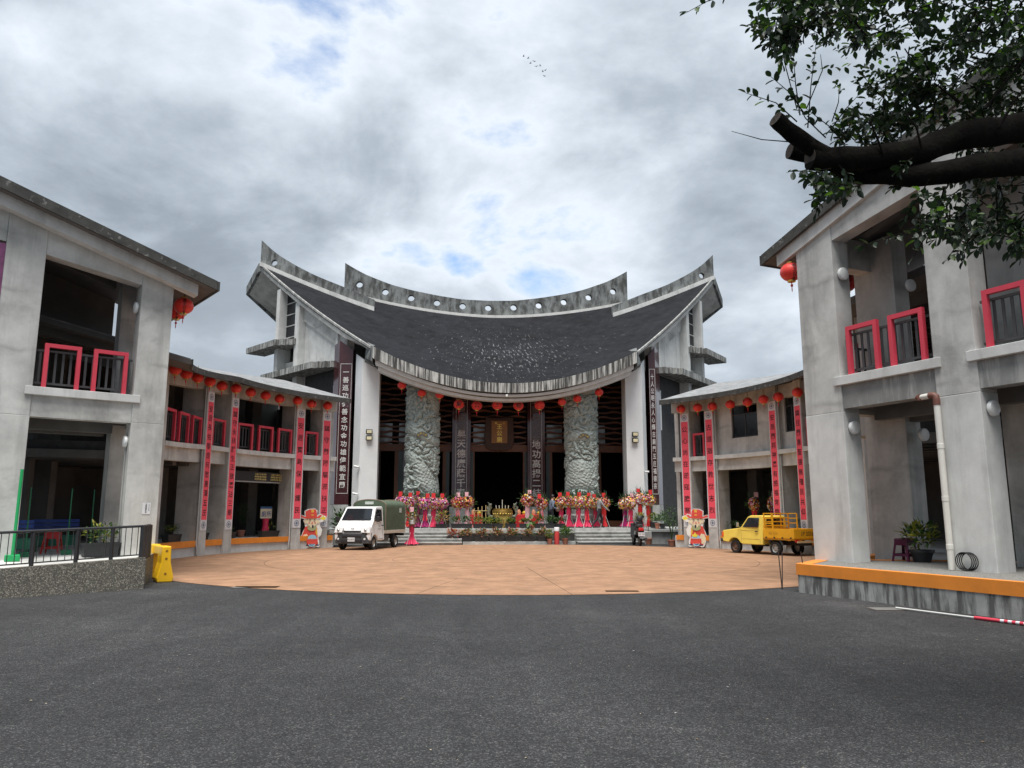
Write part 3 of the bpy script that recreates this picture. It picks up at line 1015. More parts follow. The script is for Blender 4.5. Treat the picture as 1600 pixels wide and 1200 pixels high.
def slate_nodes():
    m = roof_slate; nt = m.node_tree; N, L = nt.nodes, nt.links
    b = N['Principled BSDF']
    old = b.inputs['Base Color'].links[0].from_socket
    tc = N.new('ShaderNodeTexCoord')
    sx = N.new('ShaderNodeSeparateXYZ'); L.new(tc.outputs['Object'], sx.inputs[0])

    def op(o, a, c=None):
        n = N.new('ShaderNodeMath'); n.operation = o
        for i, q in enumerate((a, c)):
            if q is None:
                continue
            if isinstance(q, (int, float)):
                n.inputs[i].default_value = q
            else:
                L.new(q, n.inputs[i])
        return n.outputs[0]
    # rain streaks and droppings fan out down the slope from a point behind the ridge
    dy = op('SUBTRACT', 17.0, sx.outputs['Y'])
    ang = op('ARCTAN2', sx.outputs['X'], dy)
    cb = N.new('ShaderNodeCombineXYZ')
    L.new(op('MULTIPLY', ang, 34.0), cb.inputs[0]); L.new(op('MULTIPLY', dy, .85), cb.inputs[1])
    n = N.new('ShaderNodeTexNoise'); n.inputs['Scale'].default_value = 2.6; n.inputs['Detail'].default_value = 6; n.inputs['Roughness'].default_value = .72
    L.new(cb.outputs[0], n.inputs['Vector'])
    ds = op('POWER', op('ADD', op('POWER', op('SUBTRACT', sx.outputs['X'], .6), 2.0), op('POWER', op('MULTIPLY', op('SUBTRACT', sx.outputs['Y'], 4.2), 1.3), 2.0)), .5)
    fade = N.new('ShaderNodeMapRange'); fade.inputs['From Min'].default_value = 1.5; fade.inputs['From Max'].default_value = 10.5
    fade.inputs['To Min'].default_value = .07; fade.inputs['To Max'].default_value = -.06
    L.new(ds, fade.inputs['Value'])
    r = N.new('ShaderNodeMapRange'); r.inputs['From Min'].default_value = .625; r.inputs['From Max'].default_value = .74; r.inputs['To Max'].default_value = .75
    L.new(op('ADD', n.outputs['Fac'], fade.outputs[0]), r.inputs['Value'])
    # sheets of the covering, each a slightly different grey
    br = N.new('ShaderNodeTexBrick'); br.inputs['Scale'].default_value = 1.0
    br.inputs['Brick Width'].default_value = 1.9; br.inputs['Row Height'].default_value = .95; br.inputs['Mortar Size'].default_value = .012
    br.inputs['Color1'].default_value = (.78, .78, .80, 1); br.inputs['Color2'].default_value = (1.25, 1.28, 1.36, 1); br.inputs['Mortar'].default_value = (1.5, 1.5, 1.55, 1)
    mp = N.new('ShaderNodeMapping'); mp.inputs['Rotation'].default_value = (0, 0, .45)
    L.new(tc.outputs['Object'], mp.inputs['Vector']); L.new(mp.outputs[0], br.inputs['Vector'])
    mm = N.new('ShaderNodeMix'); mm.data_type = 'RGBA'; mm.blend_type = 'MULTIPLY'; mm.inputs['Factor'].default_value = .8
    L.new(old, mm.inputs['A']); L.new(br.outputs['Color'], mm.inputs['B'])
    mx = N.new('ShaderNodeMix'); mx.data_type = 'RGBA'; mx.inputs['B'].default_value = (.30, .31, .31, 1)
    L.new(r.outputs[0], mx.inputs['Factor']); L.new(mm.outputs['Result'], mx.inputs['A']); L.new(mx.outputs['Result'], b.inputs['Base Color'])


slate_nodes()

HW0, HW1, YR = 7.15, 15.75, 10.4


def z_eave(x):
    return 8.42 + 1.88 * (x / 7.1) ** 2


def z_ridge(u):
    return 15.0 + 3.17 * abs(u) ** 1.8


def S(u, v):
    """roof surface: u -1..1 across, v 0 front eave, 1 ridge, 2 rear eave"""
    if v <= 1:
        x = u * (HW0 + (HW1 - HW0) * v)
        y = YR * v
        z = z_eave(u * 7.1) * (1 - v) + z_ridge(u) * v - .55 * 4 * v * (1 - v) * .5
        return Vector((x, y, z))
    if v <= 1.15:
        k = (v - 1) / .15
        a = S(u, 1.0)
        return a + Vector((u * 1.15 * k, 1.7 * k, -(.75 + .42 * abs(u)) * k))
    k = (v - 1.15) / .85
    a = S(u, 1.15)
    b = Vector((u * 9.0, 21.5, z_eave(u * 6.5) + .4))
    return a.lerp(b, k)


def roof_patch(v0, v1, nu, nv, t):
    top = [[S(-1 + 2 * i / nu, v0 + (v1 - v0) * j / nv) for i in range(nu + 1)] for j in range(nv + 1)]
    return top


mb = MB()
vs = [0 + i / 14 for i in range(15)] + [1.05, 1.1, 1.15, 1.4, 1.7, 2.0]
nu = 56
rows = [[S(-1 + 2 * i / nu, v) for i in range(nu + 1)] for v in vs]
rings = [r + [p - Vector((0, 0, .18)) for p in reversed(r)] for r in rows]
mb.loft(rings, True, True)
roof_o = tpart('roof', mb, roof_slate, smooth=30)
# concrete underside slab
rows = [[S(-1 + 2 * i / nu, v) for i in range(nu + 1)] for v in vs]


def shrink(p, k=.05):
    return Vector((p.x - math.copysign(k, p.x) if abs(p.x) > .3 else p.x, p.y, p.z))


rings = [[shrink(p) - Vector((0, 0, .19)) for p in r] + [shrink(p, .1) - Vector((0, 0, .52 if 0.2 < v < 1.3 else .30)) for p in reversed(r)] for v, r in zip(vs, rows)]
for r in rings[0]:
    r.y += .08
tpart('roof_underside', MB().loft(rings, True, True), concrete, roof_o, smooth=30)
# pale edge strips along both gables
for sgn in (-1, 1):
    q = MB(); ring = []
    for v in [i / 16 for i in range(17)]:
        p = S(sgn, v); o = Vector((sgn * .045, 0, 0))
        ring.append([p + Vector((0, 0, .03)) - o, p + Vector((0, 0, .03)) + o, p + o - Vector((0, 0, .10)), p - o - Vector((0, 0, .10)) + Vector((sgn * .046, 0, 0))])
    tpart('gable_strip', q.loft(ring, True, True), concrete_drip, roof_o)
    q = MB(); ring = []
    for v in (1.0, 1.05, 1.1, 1.15, 1.3, 1.6, 2.0):
        p = S(sgn, v); o = Vector((sgn * .09, 0, 0))
        ring.append([p + Vector((0, 0, .05)) - o, p + Vector((0, 0, .05)) + o, p + o - Vector((0, 0, .55)), p - o - Vector((0, 0, .55))])
    tpart('gable_strip', q.loft(ring, True, True), ridge_stained, roof_o)

# front eave: stained fascia and two stepped white mouldings
nx = 48


def eave_band(z_top, z_bot, y0, y1, hw):
    ring = []
    for i in range(nx + 1):
        x = -hw + 2 * hw * i / nx
        ze = z_eave(x * 7.1 / HW0)
        end = 1 + .25 * (abs(x) / HW0) ** 2
        ring.append([Vector((x, y0, ze + z_top)), Vector((x, y1, ze + z_top)), Vector((x, y1, ze + z_bot * end)), Vector((x, y0, ze + z_bot * end))])
    return MB().loft(ring, True, True)


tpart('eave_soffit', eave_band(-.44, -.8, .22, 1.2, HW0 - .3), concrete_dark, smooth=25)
eave = tpart('eave_fascia', eave_band(.06, -.46, -.22, .25, HW0 + .02), fascia_stained, smooth=25)
tpart('moulding', eave_band(-.53, -.66, -.06, .4, HW0 - .12), white_trim, eave, smooth=25)
tpart('moulding', eave_band(-.72, -.86, .14, .7, HW0 - .25), white_trim, eave, smooth=25)
for sgn in (-1, 1):
    # slanting end blocks of the eave
    q = MB()
    ze = z_eave(7.1)
    x0, x1 = sgn * (HW0 + .03), sgn * (HW0 + .55)
    A = [Vector((x0, -.22, ze + .08)), Vector((x0, -.22, ze - .75)), Vector((x0 - sgn * .1, .6, ze - .95)), Vector((x0, 1.6, ze + .5))]
    B = [Vector((x0 + sgn * .06, -.1, ze + .12)), Vector((x1 - sgn * .1, .5, ze - .45)), Vector((x1, 1.1, ze - .55)), Vector((x1, 1.8, ze + .75))]
    q.prism(A, B)
    tpart('eave_end', q, ridge_stained, eave)
    # small floodlamp on the moulding
# ridge walls with round openings


def plate(outline, holes, y, th, shear=0.0, hr=.22):
    """vertical plate in local XZ with round holes; shear tilts it in plan (dy per dx)"""
    rings = [[Vector((x, z, 0)) for x, z in outline]]
    for hx, hz in holes:
        rings.append([Vector((hx + hr * math.cos(-2 * math.pi * i / 20), hz + hr * math.sin(-2 * math.pi * i / 20), 0)) for i in range(20)])
    tris = geometry.tessellate_polygon(rings)
    flat = [p for r in rings for p in r]
    n = len(flat)
    mb = MB()
    f = lambda p, k: (p.x, y + shear * p.x + k * th, p.y)
    vs = [f(p, 0) for p in flat] + [f(p, 1) for p in flat]
    fs = [tuple(t) for t in tris] + [tuple(i + n for i in reversed(t)) for t in tris]
    b = 0
    for r in rings:
        m = len(r)
        fs += [(b + i, b + (i + 1) % m, n + b + (i + 1) % m, n + b + i) for i in range(m)]
        b += m
    return mb.add(vs, fs)


def interp(tab, x):
    if x <= tab[0][0]:
        return tab[0][1]
    for (x0, y0), (x1, y1) in zip(tab, tab[1:]):
        if x <= x1:
            return y0 + (y1 - y0) * (x - x0) / (x1 - x0)
    return tab[-1][1]


def roof_z(x, y):
    v = y / YR
    u = x / (HW0 + (HW1 - HW0) * v)
    return S(max(-1, min(1, u)), v).z


main_top = [(0, 15.95), (1.8, 16.0), (3.6, 16.25), (5.2, 16.55), (6.6, 16.9), (8.2, 17.5), (9.0, 17.9), (9.75, 18.35)]
xs = [-9.75 + 19.5 * i / 40 for i in range(41)]
SH = -.35
outline = [(x + SH, roof_z(x + SH, YR) - .12) for x in xs] + [(x + SH, interp(main_top, abs(x))) for x in reversed(xs)]
hx = [(-8.75 + 1.75 * i) for i in range(11)]
holes = [(x + SH, roof_z(x, YR) + .46 + .004 * x * x) for x in hx]
ridge = tpart('main_ridge', plate(outline, holes, YR - .17, .34), ridge_stained)
q = MB(); ring = []
for x in xs:
    z = roof_z(x + SH, YR - .3)
    ring.append([Vector((x + SH, YR - .42, z - .1)), Vector((x + SH, YR - .2, z - .1)), Vector((x + SH, YR - .2, z + .14)), Vector((x + SH, YR - .42, z + .10))])
tpart('ridge_flashing', q.loft(ring, True, True), white_trim, ridge)
for sgn in (-1, 1):
    # side ridges run from the tips inward, a little in front of the main ridge
    yy = lambda ax: 8.5 + (ax - 7.9) * (10.25 - 8.5) / (15.75 - 7.9)
    ax = [7.9 + 7.8 * i / 24 for i in range(25)]
    rise = [(7.9, .55), (10, .68), (12, .72), (13.3, .85), (14.3, 1.02), (14.9, 1.2), (15.3, 1.38), (15.7, 1.6)]
    A = []; B = []
    pts = []
    for a in ax:
        y = yy(a); zb = roof_z(a, y)
        pts.append((a, y, zb))
    outl = [(sgn * a, zb - .15) for a, y, zb in pts] + [(sgn * a, zb + interp(rise, a) + .14) for a, y, zb in reversed(pts)]
    hz = roof_z(14.75, yy(14.75)) + .55
    sh = (10.25 - 8.5) / (15.75 - 7.9)
    sr = tpart('side_ridge', plate(outl, [(sgn * 14.75, hz)], 8.5 - 7.9 * sh, .32, shear=sgn * sh, hr=.21), ridge_stained)
    q = MB(); ring = []
    for a, y, zb in pts:
        ring.append([Vector((sgn * a, y - .22, zb - .12)), Vector((sgn * a, y - .01, zb - .12)), Vector((sgn * a, y - .01, zb + .2)), Vector((sgn * a, y - .22, zb + .16))])
    tpart('ridge_flashing', q.loft(ring, True, True), concrete_light, sr)

# ---- platform, steps
platform_front = 0.0
q = MB()
pl = [(-10.2, .0), (10.6, .0), (14.5, 9.0), (14.5, 20), (-14.5, 20), (-14.5, 9.0)]
q.prism([Vector((x, y, 0)) for x, y in pl], [Vector((x, y, .8)) for x, y in pl])
tpart('platform', q, stone_grey)
for x0, x1 in ((-6.6, -2.35), (3.55, 7.0)):
    for i in range(4):
        z = .16 * (i + 1); y0 = -1.36 + .34 * i
        st_o = tpart('step', MB().obox((x0, y0 - .035, .16 * i + .105), (x1 - x0, 0, 0), (0, -y0 + .03, 0), (0, 0, .055)), stone_step, bevel=.008)
        tpart('riser', MB().obox((x0 + .01, y0 + .02, .16 * i + .003), (x1 - x0 - .02, 0, 0), (0, -y0 - .03, 0), (0, 0, .10)), stone_step, st_o)
    tpart('step', MB().obox((x0 - .2, -.06, .642), (x1 - x0 + .4, 0, 0), (0, .5, 0), (0, 0, .17)), stone_step, bevel=.008)
tpart('stair_cheek', MB().obox((7.01, -1.4, 0), (.38, 0, 0), (0, 1.39, 0), (0, 0, .66)), stone_grey, bevel=.01)
# planter shelf between the stairs
tpart('shelf', MB().obox((-2.34, -.42, .56), (5.88, 0, 0), (0, .42, 0), (0, 0, .22)), stone_grey, bevel=.01)
tpart('shelf_base', MB().obox((-2.3, -.95, 0), (5.8, 0, 0), (0, .93, 0), (0, 0, .16)), stone_step)
# retaining bench on the right of the stairs
tpart('bench_slab', MB().obox((7.42, -.75, .62), (2.5, 0, 0), (0, .74, 0), (0, 0, .14)), stone_grey, bevel=.01)
tpart('bench_base', MB().obox((7.6, -.6, 0), (2.1, 0, 0), (0, .59, 0), (0, 0, .62)), stone_step)

# ---- white front columns (trapezoid plan), burgundy corner pillars
for sgn in (-1, 1):
    zt = 9.6
    A = [(sgn * 6.88, 1.4), (sgn * 7.84, 1.4), (sgn * 8.3, 2.35), (sgn * 6.88, 2.35)]
    zt2 = [z_eave(7.05) - .6, 10.2, 10.6, 9.3]
    q = MB(); q.prism([Vector((x, y, .8)) for x, y in A], [Vector((x, y, z)) for (x, y), z in zip(A, (9.35, 10.0, 10.45, 9.6))])
    c = tpart('front_column', q, white_plaster, bevel=.01)
    # twin floodlight
    x, z = sgn * 7.1 - (0.25 if sgn < 0 else -.25), 5.75
    for k, zz in enumerate((5.95, 5.6)):
        tpart('floodlight', MB().box(x, 1.28, zz, .34, .12, .24), black_plastic, c)
        tpart('floodlight_glass', MB().box(x + .01, 1.214, zz, .26, .006, .17), mat('flood_glass_%d%d' % (sgn, k), (.75, .68, .45), .2), c)
    # corner pillar with the long couplet
    if sgn < 0:
        P = [(-8.47, 2.42), (-9.25, 2.5), (-9.62, 3.2), (-8.47, 3.3)]
    else:
        P = [(8.55, 2.42), (8.95, 2.42), (9.42, 3.2), (8.55, 3.3)]
    q = MB(); q.prism([Vector((x, y, 2.05)) for x, y in P], [Vector((x, y, z)) for (x, y), z in zip(P, (10.7, 11.25, 11.1, 10.9))])
    b = tpart('couplet_pillar', q, burgundy, bevel=.01)
    q = MB(); q.prism([Vector((x, y, .8)) for x, y in P], [Vector((x, y, 2.045)) for x, y in P])
    tpart('pillar_base', q, stone_grey, b)
    # incised frame and lettering
    if sgn < 0:
        f0, f1 = Vector((-9.16, 2.485)), Vector((-8.52, 2.42))
    else:
        f0, f1 = Vector((8.58, 2.415)), Vector((8.92, 2.415))
    d = (f1 - f0); w = d.length; d.normalize(); nrm = Vector((d.y, -d.x))
    zc0, zc1 = 2.65, 9.9
    for (a, c2, za, zb) in ((0, .02, zc0, zc1), (w - .02, w, zc0, zc1), (.02, w - .02, zc0, zc0 + .025), (.02, w - .02, zc1 - .025, zc1)):
        q = MB().obox(Vector((f0.x + d.x * a + nrm.x * .006, f0.y + d.y * a + nrm.y * .006, za)), (d.x * (c2 - a), d.y * (c2 - a), 0), (nrm.x * .004, nrm.y * .004, 0), (0, 0, zb - za))
        tpart('incised_border', q, text_silver, b)
    tx = vert_text(COUPLET_L if sgn < 0 else COUPLET_R, .36 if sgn < 0 else .36, 6.75 / (15 if sgn < 0 else 16), wide=1.0 if sgn < 0 else .55)
    m = (f0 + f1) / 2 + nrm * .012
    tx.xf(Matrix.Translation((m.x, m.y, (zc0 + zc1) / 2)) @ Matrix.Rotation(math.atan2(d.y, d.x), 4, 'Z'))
    tpart('lettering', tx, text_silver, b, recalc=False)

# ---- side walls, fins, canopies, dark glass
for sgn in (-1, 1):
    def m_(x, y, z):
        return Vector((sgn * x, y, z))

    def utop(x, y, d=.6):
        v = y / YR
        hw = HW0 + (HW1 - HW0) * v
        return S(min(1, x / hw), v).z - d
    base = 9.9
    W0, W1, W2, W3 = (8.75, 2.9), (12.05, 7.0), (13.2, 8.3), (13.75, 9.0)
    dv = Vector((W1[0] - W0[0], W1[1] - W0[1])).normalized(); nv = Vector((-dv.y, dv.x))

    def wallpoly(p0, p1, z0, z1a, z1b, th, nm, mt, par=temple):
        n = Vector((p1[1] - p0[1], -(p1[0] - p0[0]))).normalized() * -th
        A = [m_(p0[0], p0[1], z0), m_(p1[0], p1[1], z0), m_(p1[0], p1[1], z1b), m_(p0[0], p0[1], z1a)]
        B = [p + Vector((sgn * n.x, n.y, 0)) for p in A]
        return tpart(nm, MB().prism(A, B), mt, par)
    # upper concrete wall in two panels with a raking beam on top
    Wm = (10.5, 5.07)
    wl = wallpoly(W0, Wm, base, utop(*W0), utop(*Wm), .3, 'side_wall', concrete_light)
    wallpoly((Wm[0] + .01, Wm[1] + .012), W1, base, utop(*Wm), utop(*W1), .3, 'side_wall', concrete_light)
    # raking beam, proud of the wall
    pn = Vector((dv.y, -dv.x)) * .16          # outwards/forwards
    A0 = Vector(W0) + pn; A1 = Vector(W1) + pn
    q = MB(); q.prism([m_(A0.x, A0.y, utop(*W0) - .75), m_(A1.x, A1.y, utop(*W1) - .95), m_(A1.x, A1.y, utop(*W1) + .05), m_(A0.x, A0.y, utop(*W0) + .05)],
                      [m_(W0[0], W0[1] + .02, utop(*W0) - .75), m_(W1[0], W1[1] + .02, utop(*W1) - .95), m_(W1[0], W1[1] + .02, utop(*W1) + .05), m_(W0[0], W0[1] + .02, utop(*W0) + .05)])
    tpart('raking_beam', q, concrete, wl)
    # fins
    for (fx, fy, w, dpt, z0) in ((9.35, 3.6, .22, .5, 10.0), (12.15, 7.0, .5, .75, 9.0), (13.62, 8.7, .42, .9, .8)):
        c = Vector((fx, fy)); n2 = Vector((dv.y, -dv.x))
        a = c - dv * w / 2; b2 = c + dv * w / 2
        pts = [a + n2 * dpt * .55, b2 + n2 * dpt * .55, b2 - n2 * dpt * .45, a - n2 * dpt * .45]
        zt = utop(fx, fy, .5) - (.15 if fx > 13 else 0)
        tpart('wall_fin', MB().prism([m_(p.x, p.y, z0) for p in pts], [m_(p.x, p.y, zt) for p in pts]), concrete_light)
    # glazed slot between the outer fins
    g = wallpoly((12.3, 7.3), (13.5, 8.6), 11.9, utop(12.3, 7.3), utop(13.4, 8.5), .06, 'slot_window', glass_dark)
    for i in range(4):
        z = 12.6 + .75 * i
        wallpoly((12.28, 7.24), (13.48, 8.54), z, z + .06, z + .06, .05, 'glazing_bar', concrete, g)
    wallpoly((12.3, 7.32), (13.5, 8.62), 9.9, 11.0, 11.0, .1, 'spandrel', concrete)
    # lower storeys: dark glass behind, concrete return wall
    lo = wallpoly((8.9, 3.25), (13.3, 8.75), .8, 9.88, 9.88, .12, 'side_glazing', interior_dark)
    wallpoly((9.3, 3.55), (9.75, 4.1), 6.5, 8.9, 8.9, .3, 'pale_panel', white_plaster)
    wallpoly((13.3, 8.9), (14.3, 10.2), .8, 10.5, 10.5, .3, 'side_wall', concrete_light)
    # canopies with stepped ends
    for (c0, c1, z, outw) in (((9.55, 3.3), (14.15, 9.0), 10.0, 1.0), ((12.35, 6.85), (15.5, 10.7), 12.05, 1.05)):
        p0, p1 = Vector(c0), Vector(c1); dd = (p1 - p0).normalized(); nn = Vector((dd.y, -dd.x))
        Ln = (p1 - p0).length
        prof = [(0, .0), (0, .28), (.35, .28), (.35, .5), (.7, .5), (.7, .72), (1.05, .72), (1.05, .95), (Ln, .95), (Ln, -.3), (.0, -.3)]
        pts = [p0 + dd * t + nn * (o * outw) for t, o in prof]
        tpart('canopy', MB().prism([m_(p.x, p.y, z - .17) for p in pts], [m_(p.x, p.y, z + .2) for p in pts]), concrete_streaked)

# ---- body behind: rear wall keeps the inside dark
q = MB(); q.prism([Vector((-13.8, 19.0, .8)), Vector((13.8, 19.0, .8)), Vector((13.8, 19.3, .8)), Vector((-13.8, 19.3, .8))],
                  [Vector((-13.8, 19.0, 11.2)), Vector((13.8, 19.0, 11.2)), Vector((13.8, 19.3, 11.2)), Vector((-13.8, 19.3, 11.2))])
tpart('rear_wall', q, concrete_dark)
for sgn in (-1, 1):
    tpart('rear_side_wall', MB().obox((sgn * 13.9 - .15, 9.2, .8), (.3, 0, 0), (0, 9.8, 0), (0, 0, 14.2)), concrete)
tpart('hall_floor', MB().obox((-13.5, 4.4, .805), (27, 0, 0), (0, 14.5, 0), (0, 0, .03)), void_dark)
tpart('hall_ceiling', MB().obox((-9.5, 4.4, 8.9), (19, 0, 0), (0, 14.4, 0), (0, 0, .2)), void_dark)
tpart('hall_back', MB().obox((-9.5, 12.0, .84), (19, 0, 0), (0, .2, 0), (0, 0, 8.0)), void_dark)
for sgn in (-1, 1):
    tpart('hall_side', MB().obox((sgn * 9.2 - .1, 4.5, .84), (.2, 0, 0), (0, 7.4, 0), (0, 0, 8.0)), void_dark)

# ---- front screen wall (local y = 4)
FY = 4.0


def fbox(name, x0, x1, z0, z1, m, y0=0.0, dep=.2, par=temple, **k):
    return tpart(name, MB().obox((x0, FY + y0, z0), (x1 - x0, 0, 0), (0, dep, 0), (0, 0, z1 - z0)), m, par, **k)


ZL0, ZL1 = 5.12, 5.52
lintel = fbox('lintel', -7.9, 7.9, ZL0, ZL1, wood_brown, -.1, .3)
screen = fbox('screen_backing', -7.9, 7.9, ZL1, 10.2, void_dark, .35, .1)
# wavy louvre slats above the lintel
bays = [(-7.35, -2.86), (-1.72, 1.52), (2.62, 7.5)]
for (x0, x1) in bays:
    z = ZL1 + .12; row = 0
    while z < 9.2:
        zlim = z_eave(max(abs(x0), abs(x1)) * .9) - .3
        n = max(8, int((x1 - x0) / .16)); ring = []
        ph = row % 2 * math.pi
        for i in range(n + 1):
            x = x0 + (x1 - x0) * i / n
            a = .055 * math.sin(x * 2 * math.pi / 1.30 + ph)
            ring.append([Vector((x, FY - .02, z + a - .045)), Vector((x, FY + .14, z + a * .3 - .045)), Vector((x, FY + .14, z + a * .3 + .045)), Vector((x, FY - .02, z + a + .045))])
        tpart('louvre', MB().loft(ring, True, True), wood_brown if row < 99 else wood_dark, screen)
        z += .31; row += 1
    # panes behind the lowest louvres; their backlight is painted in as pale colour
    w = x1 - x0
    for i in range(max(2, int(w / 1.3))):
        cx = x0 + 1.3 * (i + .5)
        if cx + .5 > x1:
            break
        fbox('pane', cx - .5, cx + .42, ZL1 + .02, 6.75, glass_backlit_tint, .25, .03, screen)
# engraved burgundy pillars beside the main door
for sgn, x0, x1, tx in ((-1, -2.83, -1.75, PILLAR_L), (1, 1.55, 2.58, PILLAR_R)):
    p = fbox('door_pillar', x0, x1, 1.95, 9.2, burgundy, -.45, .6, bevel=.015)
    fbox('pillar_base', x0 - .1, x1 + .1, .8, 1.945, stone_grey, -.55, .8, p)
    xc = (x0 + x1) / 2
    for (a, b2, za, zb) in ((-.33, -.31, 2.35, 8.6), (.31, .33, 2.35, 8.6), (-.31, .31, 2.35, 2.38), (-.31, .31, 8.57, 8.6)):
        fbox('incised_border', xc + a, xc + b2, za, zb, text_silver, -.456, .004, p)
    t = vert_text(tx if sgn < 0 else tx, .52, .56)
    n = len(tx)
    t.xf(Matrix.Translation((xc, FY - .462, 2.35 + .1 + n * .56 / 2)))
    tpart('lettering', t, text_silver, p, recalc=False)
    up = '英靈赫濯垂' if sgn < 0 else '護國庇民金'
    t = vert_text(up[:5], .48, .56); t.xf(Matrix.Translation((xc, FY - .462, 7.0)))
    tpart('lettering', t, mat('text_dim_%d' % sgn, (.16, .14, .14), .6), p, recalc=False)
# posts and jambs of the doors
for (x0, x1, m, nm) in ((-7.9, -6.9, wood_dark, 'post'), (-6.1, -5.88, wood_brown, 'door_jamb'), (-5.88, -5.6, green_jamb, 'door_jamb'), (-5.6, -5.15, burgundy, 'post'),
                        (-3.34, -3.16, wood_brown, 'door_jamb'), (-3.16, -2.95, green_jamb, 'door_jamb'), (-1.74, -1.58, green_jamb, 'door_jamb'), (-1.58, -1.5, wood_brown, 'door_jamb'),
                        (1.33, 1.41, wood_brown, 'door_jamb'), (1.41, 1.54, green_jamb, 'door_jamb'), (2.68, 2.9, green_jamb, 'door_jamb'), (2.9, 3.05, wood_brown, 'door_jamb'),
                        (5.35, 5.72, green_jamb, 'door_jamb'), (5.72, 5.95, wood_brown, 'door_jamb'), (7.3, 7.9, wood_dark, 'post')):
    fbox(nm, x0, x1, .8, ZL0 - .002, m, -.05 if m is not burgundy else -.1, .25)
fbox('door_sill', 5.95, 7.3, .8, 1.15, wood_brown, -.02, .2)
# carved dragon columns


def dragon_column(cx, cy, sgn):
    mb = MB(); nth, nz_ = 168, 340; R0 = .78; z0, z1 = 1.9, 8.75
    rings = []
    for j in range(nz_ + 1):
        z = z0 + (z1 - z0) * j / nz_; row = []
        for i in range(nth):
            th = 2 * math.pi * i / nth
            fr = -math.pi / 2
            # dragon body: a band that coils about the shaft
            turn = (z - 1.5) / 2.25
            best = 0; bodyd = 9
            ph = (sgn * (th - fr) / (2 * math.pi) + .18 * math.sin(z * 1.7) + .12 * math.sin(2 * th))
            dd = ((turn - ph) % 1.0)
            dist = min(dd, 1 - dd) * 2.25 * .78
            body_w = .36 + .06 * math.sin(z * 2.3)
            h = 0
            if dist < body_w:
                c = dist / body_w
                h = .17 * math.sqrt(max(0, 1 - c * c))
                s1 = math.sin(th * 22 + z * 9) * math.sin(z * 26 - th * 5)
                h += .014 * s1
            else:
                p = Vector((math.cos(th) * 1.9, math.sin(th) * 1.9, z * 1.7))
                n1 = noise.noise(p * 1.6 + Vector((sgn * 7, 0, 3)))
                n2 = noise.noise(p * 3.8 + Vector((3, sgn * 5, 1)))
                h = .20 * min(1, abs(n1) * 3.2) ** .6 - .07
                h += .09 * min(1, abs(n2) * 3.2) ** .6 - .03
            p = Vector((math.cos(th), math.sin(th), z * .8))
            n3 = noise.noise(p * 7.5)
            h += .045 * min(1, abs(n3) * 3) ** .6 - .02 + .02 * noise.noise(p * 16)
            r = R0 + h
            row.append(Vector((cx + r * math.cos(th), cy + r * math.sin(th), z)))
        rings.append(row)
    mb.loft(rings, True, True)
    c = tpart('dragon_column', mb, stone_dragon, smooth=60)
    # claws, horns, whiskers standing proud
    rnd = random.Random(5 + sgn)
    for k in range(16):
        th = -math.pi / 2 + rnd.uniform(-1.2, 1.2); z = rnd.uniform(2.3, 8.2)
        a = Vector((cx + .8 * math.cos(th), cy + .8 * math.sin(th), z)); pth = [a]
        L = rnd.uniform(.35, .7); dr = rnd.choice((-1, 1))
        for s in range(1, 7):
            t2 = th + dr * .1 * s * L * 1.6
            pth.append(Vector((cx + (.93 + .02 * math.sin(s)) * math.cos(t2), cy + (.93 + .02 * math.sin(s)) * math.sin(t2), z + L * s / 6 * rnd.uniform(.3, .8))))
        tpart('carved_whisker', MB().tube(pth, [.06, .075, .07, .06, .05, .035, .012], 7), stone_dragon, c, smooth=80)
    # plinth
    tpart('plinth', MB().lathe([(1.02, .8), (1.02, 1.2), (1.08, 1.25), (1.08, 1.45), (.92, 1.55), (.95, 1.75), (.85, 1.9)], 8, (cx, cy, 0)), stone_grey, c)
    # fan-shaped tablet
    A = []; B = []
    for i in range(13):
        a = R_(20 + 140 * i / 12); A.append(Vector((cx + .36 * math.cos(a), cy - .99, 5.62 + .36 * math.sin(a))))
    for i in range(13):
        a = R_(160 - 140 * i / 12); A.append(Vector((cx + .14 * math.cos(a), cy - .99, 5.62 + .14 * math.sin(a))))
    tpart('fan_tablet', MB().prism(A, [p + Vector((0, .12, 0)) for p in A]), mat('tablet_%d' % sgn, (.13, .13, .11), .6), c)
    for i, ch in enumerate('金順公廟'):
        g = glyph(ch); q = MB(); q.add(g.v, g.f)
        a = R_(140 - 100 * i / 3)
        q.xf(Matrix.Translation((cx + .26 * math.cos(a), cy - .997, 5.62 + .26 * math.sin(a))) @ Matrix.Rotation(-(a - math.pi / 2), 4, 'Y') @ Matrix.Scale(.11, 4))
        tpart('lettering', q, gold, c, recalc=False)
    tpart('cap_block', MB().box(cx, cy, 9.0, 1.3, 1.3, .52), concrete_dark, c)


dragon_column(-4.5, 2.2, -1)
dragon_column(4.45, 2.2, 1)
# porch ceiling joining eave and screen
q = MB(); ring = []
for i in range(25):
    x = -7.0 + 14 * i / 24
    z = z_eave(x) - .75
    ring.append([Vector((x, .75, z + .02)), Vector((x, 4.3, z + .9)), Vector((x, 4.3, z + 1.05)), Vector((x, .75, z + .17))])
tpart('porch_ceiling', q.loft(ring, True, True), void_dark)

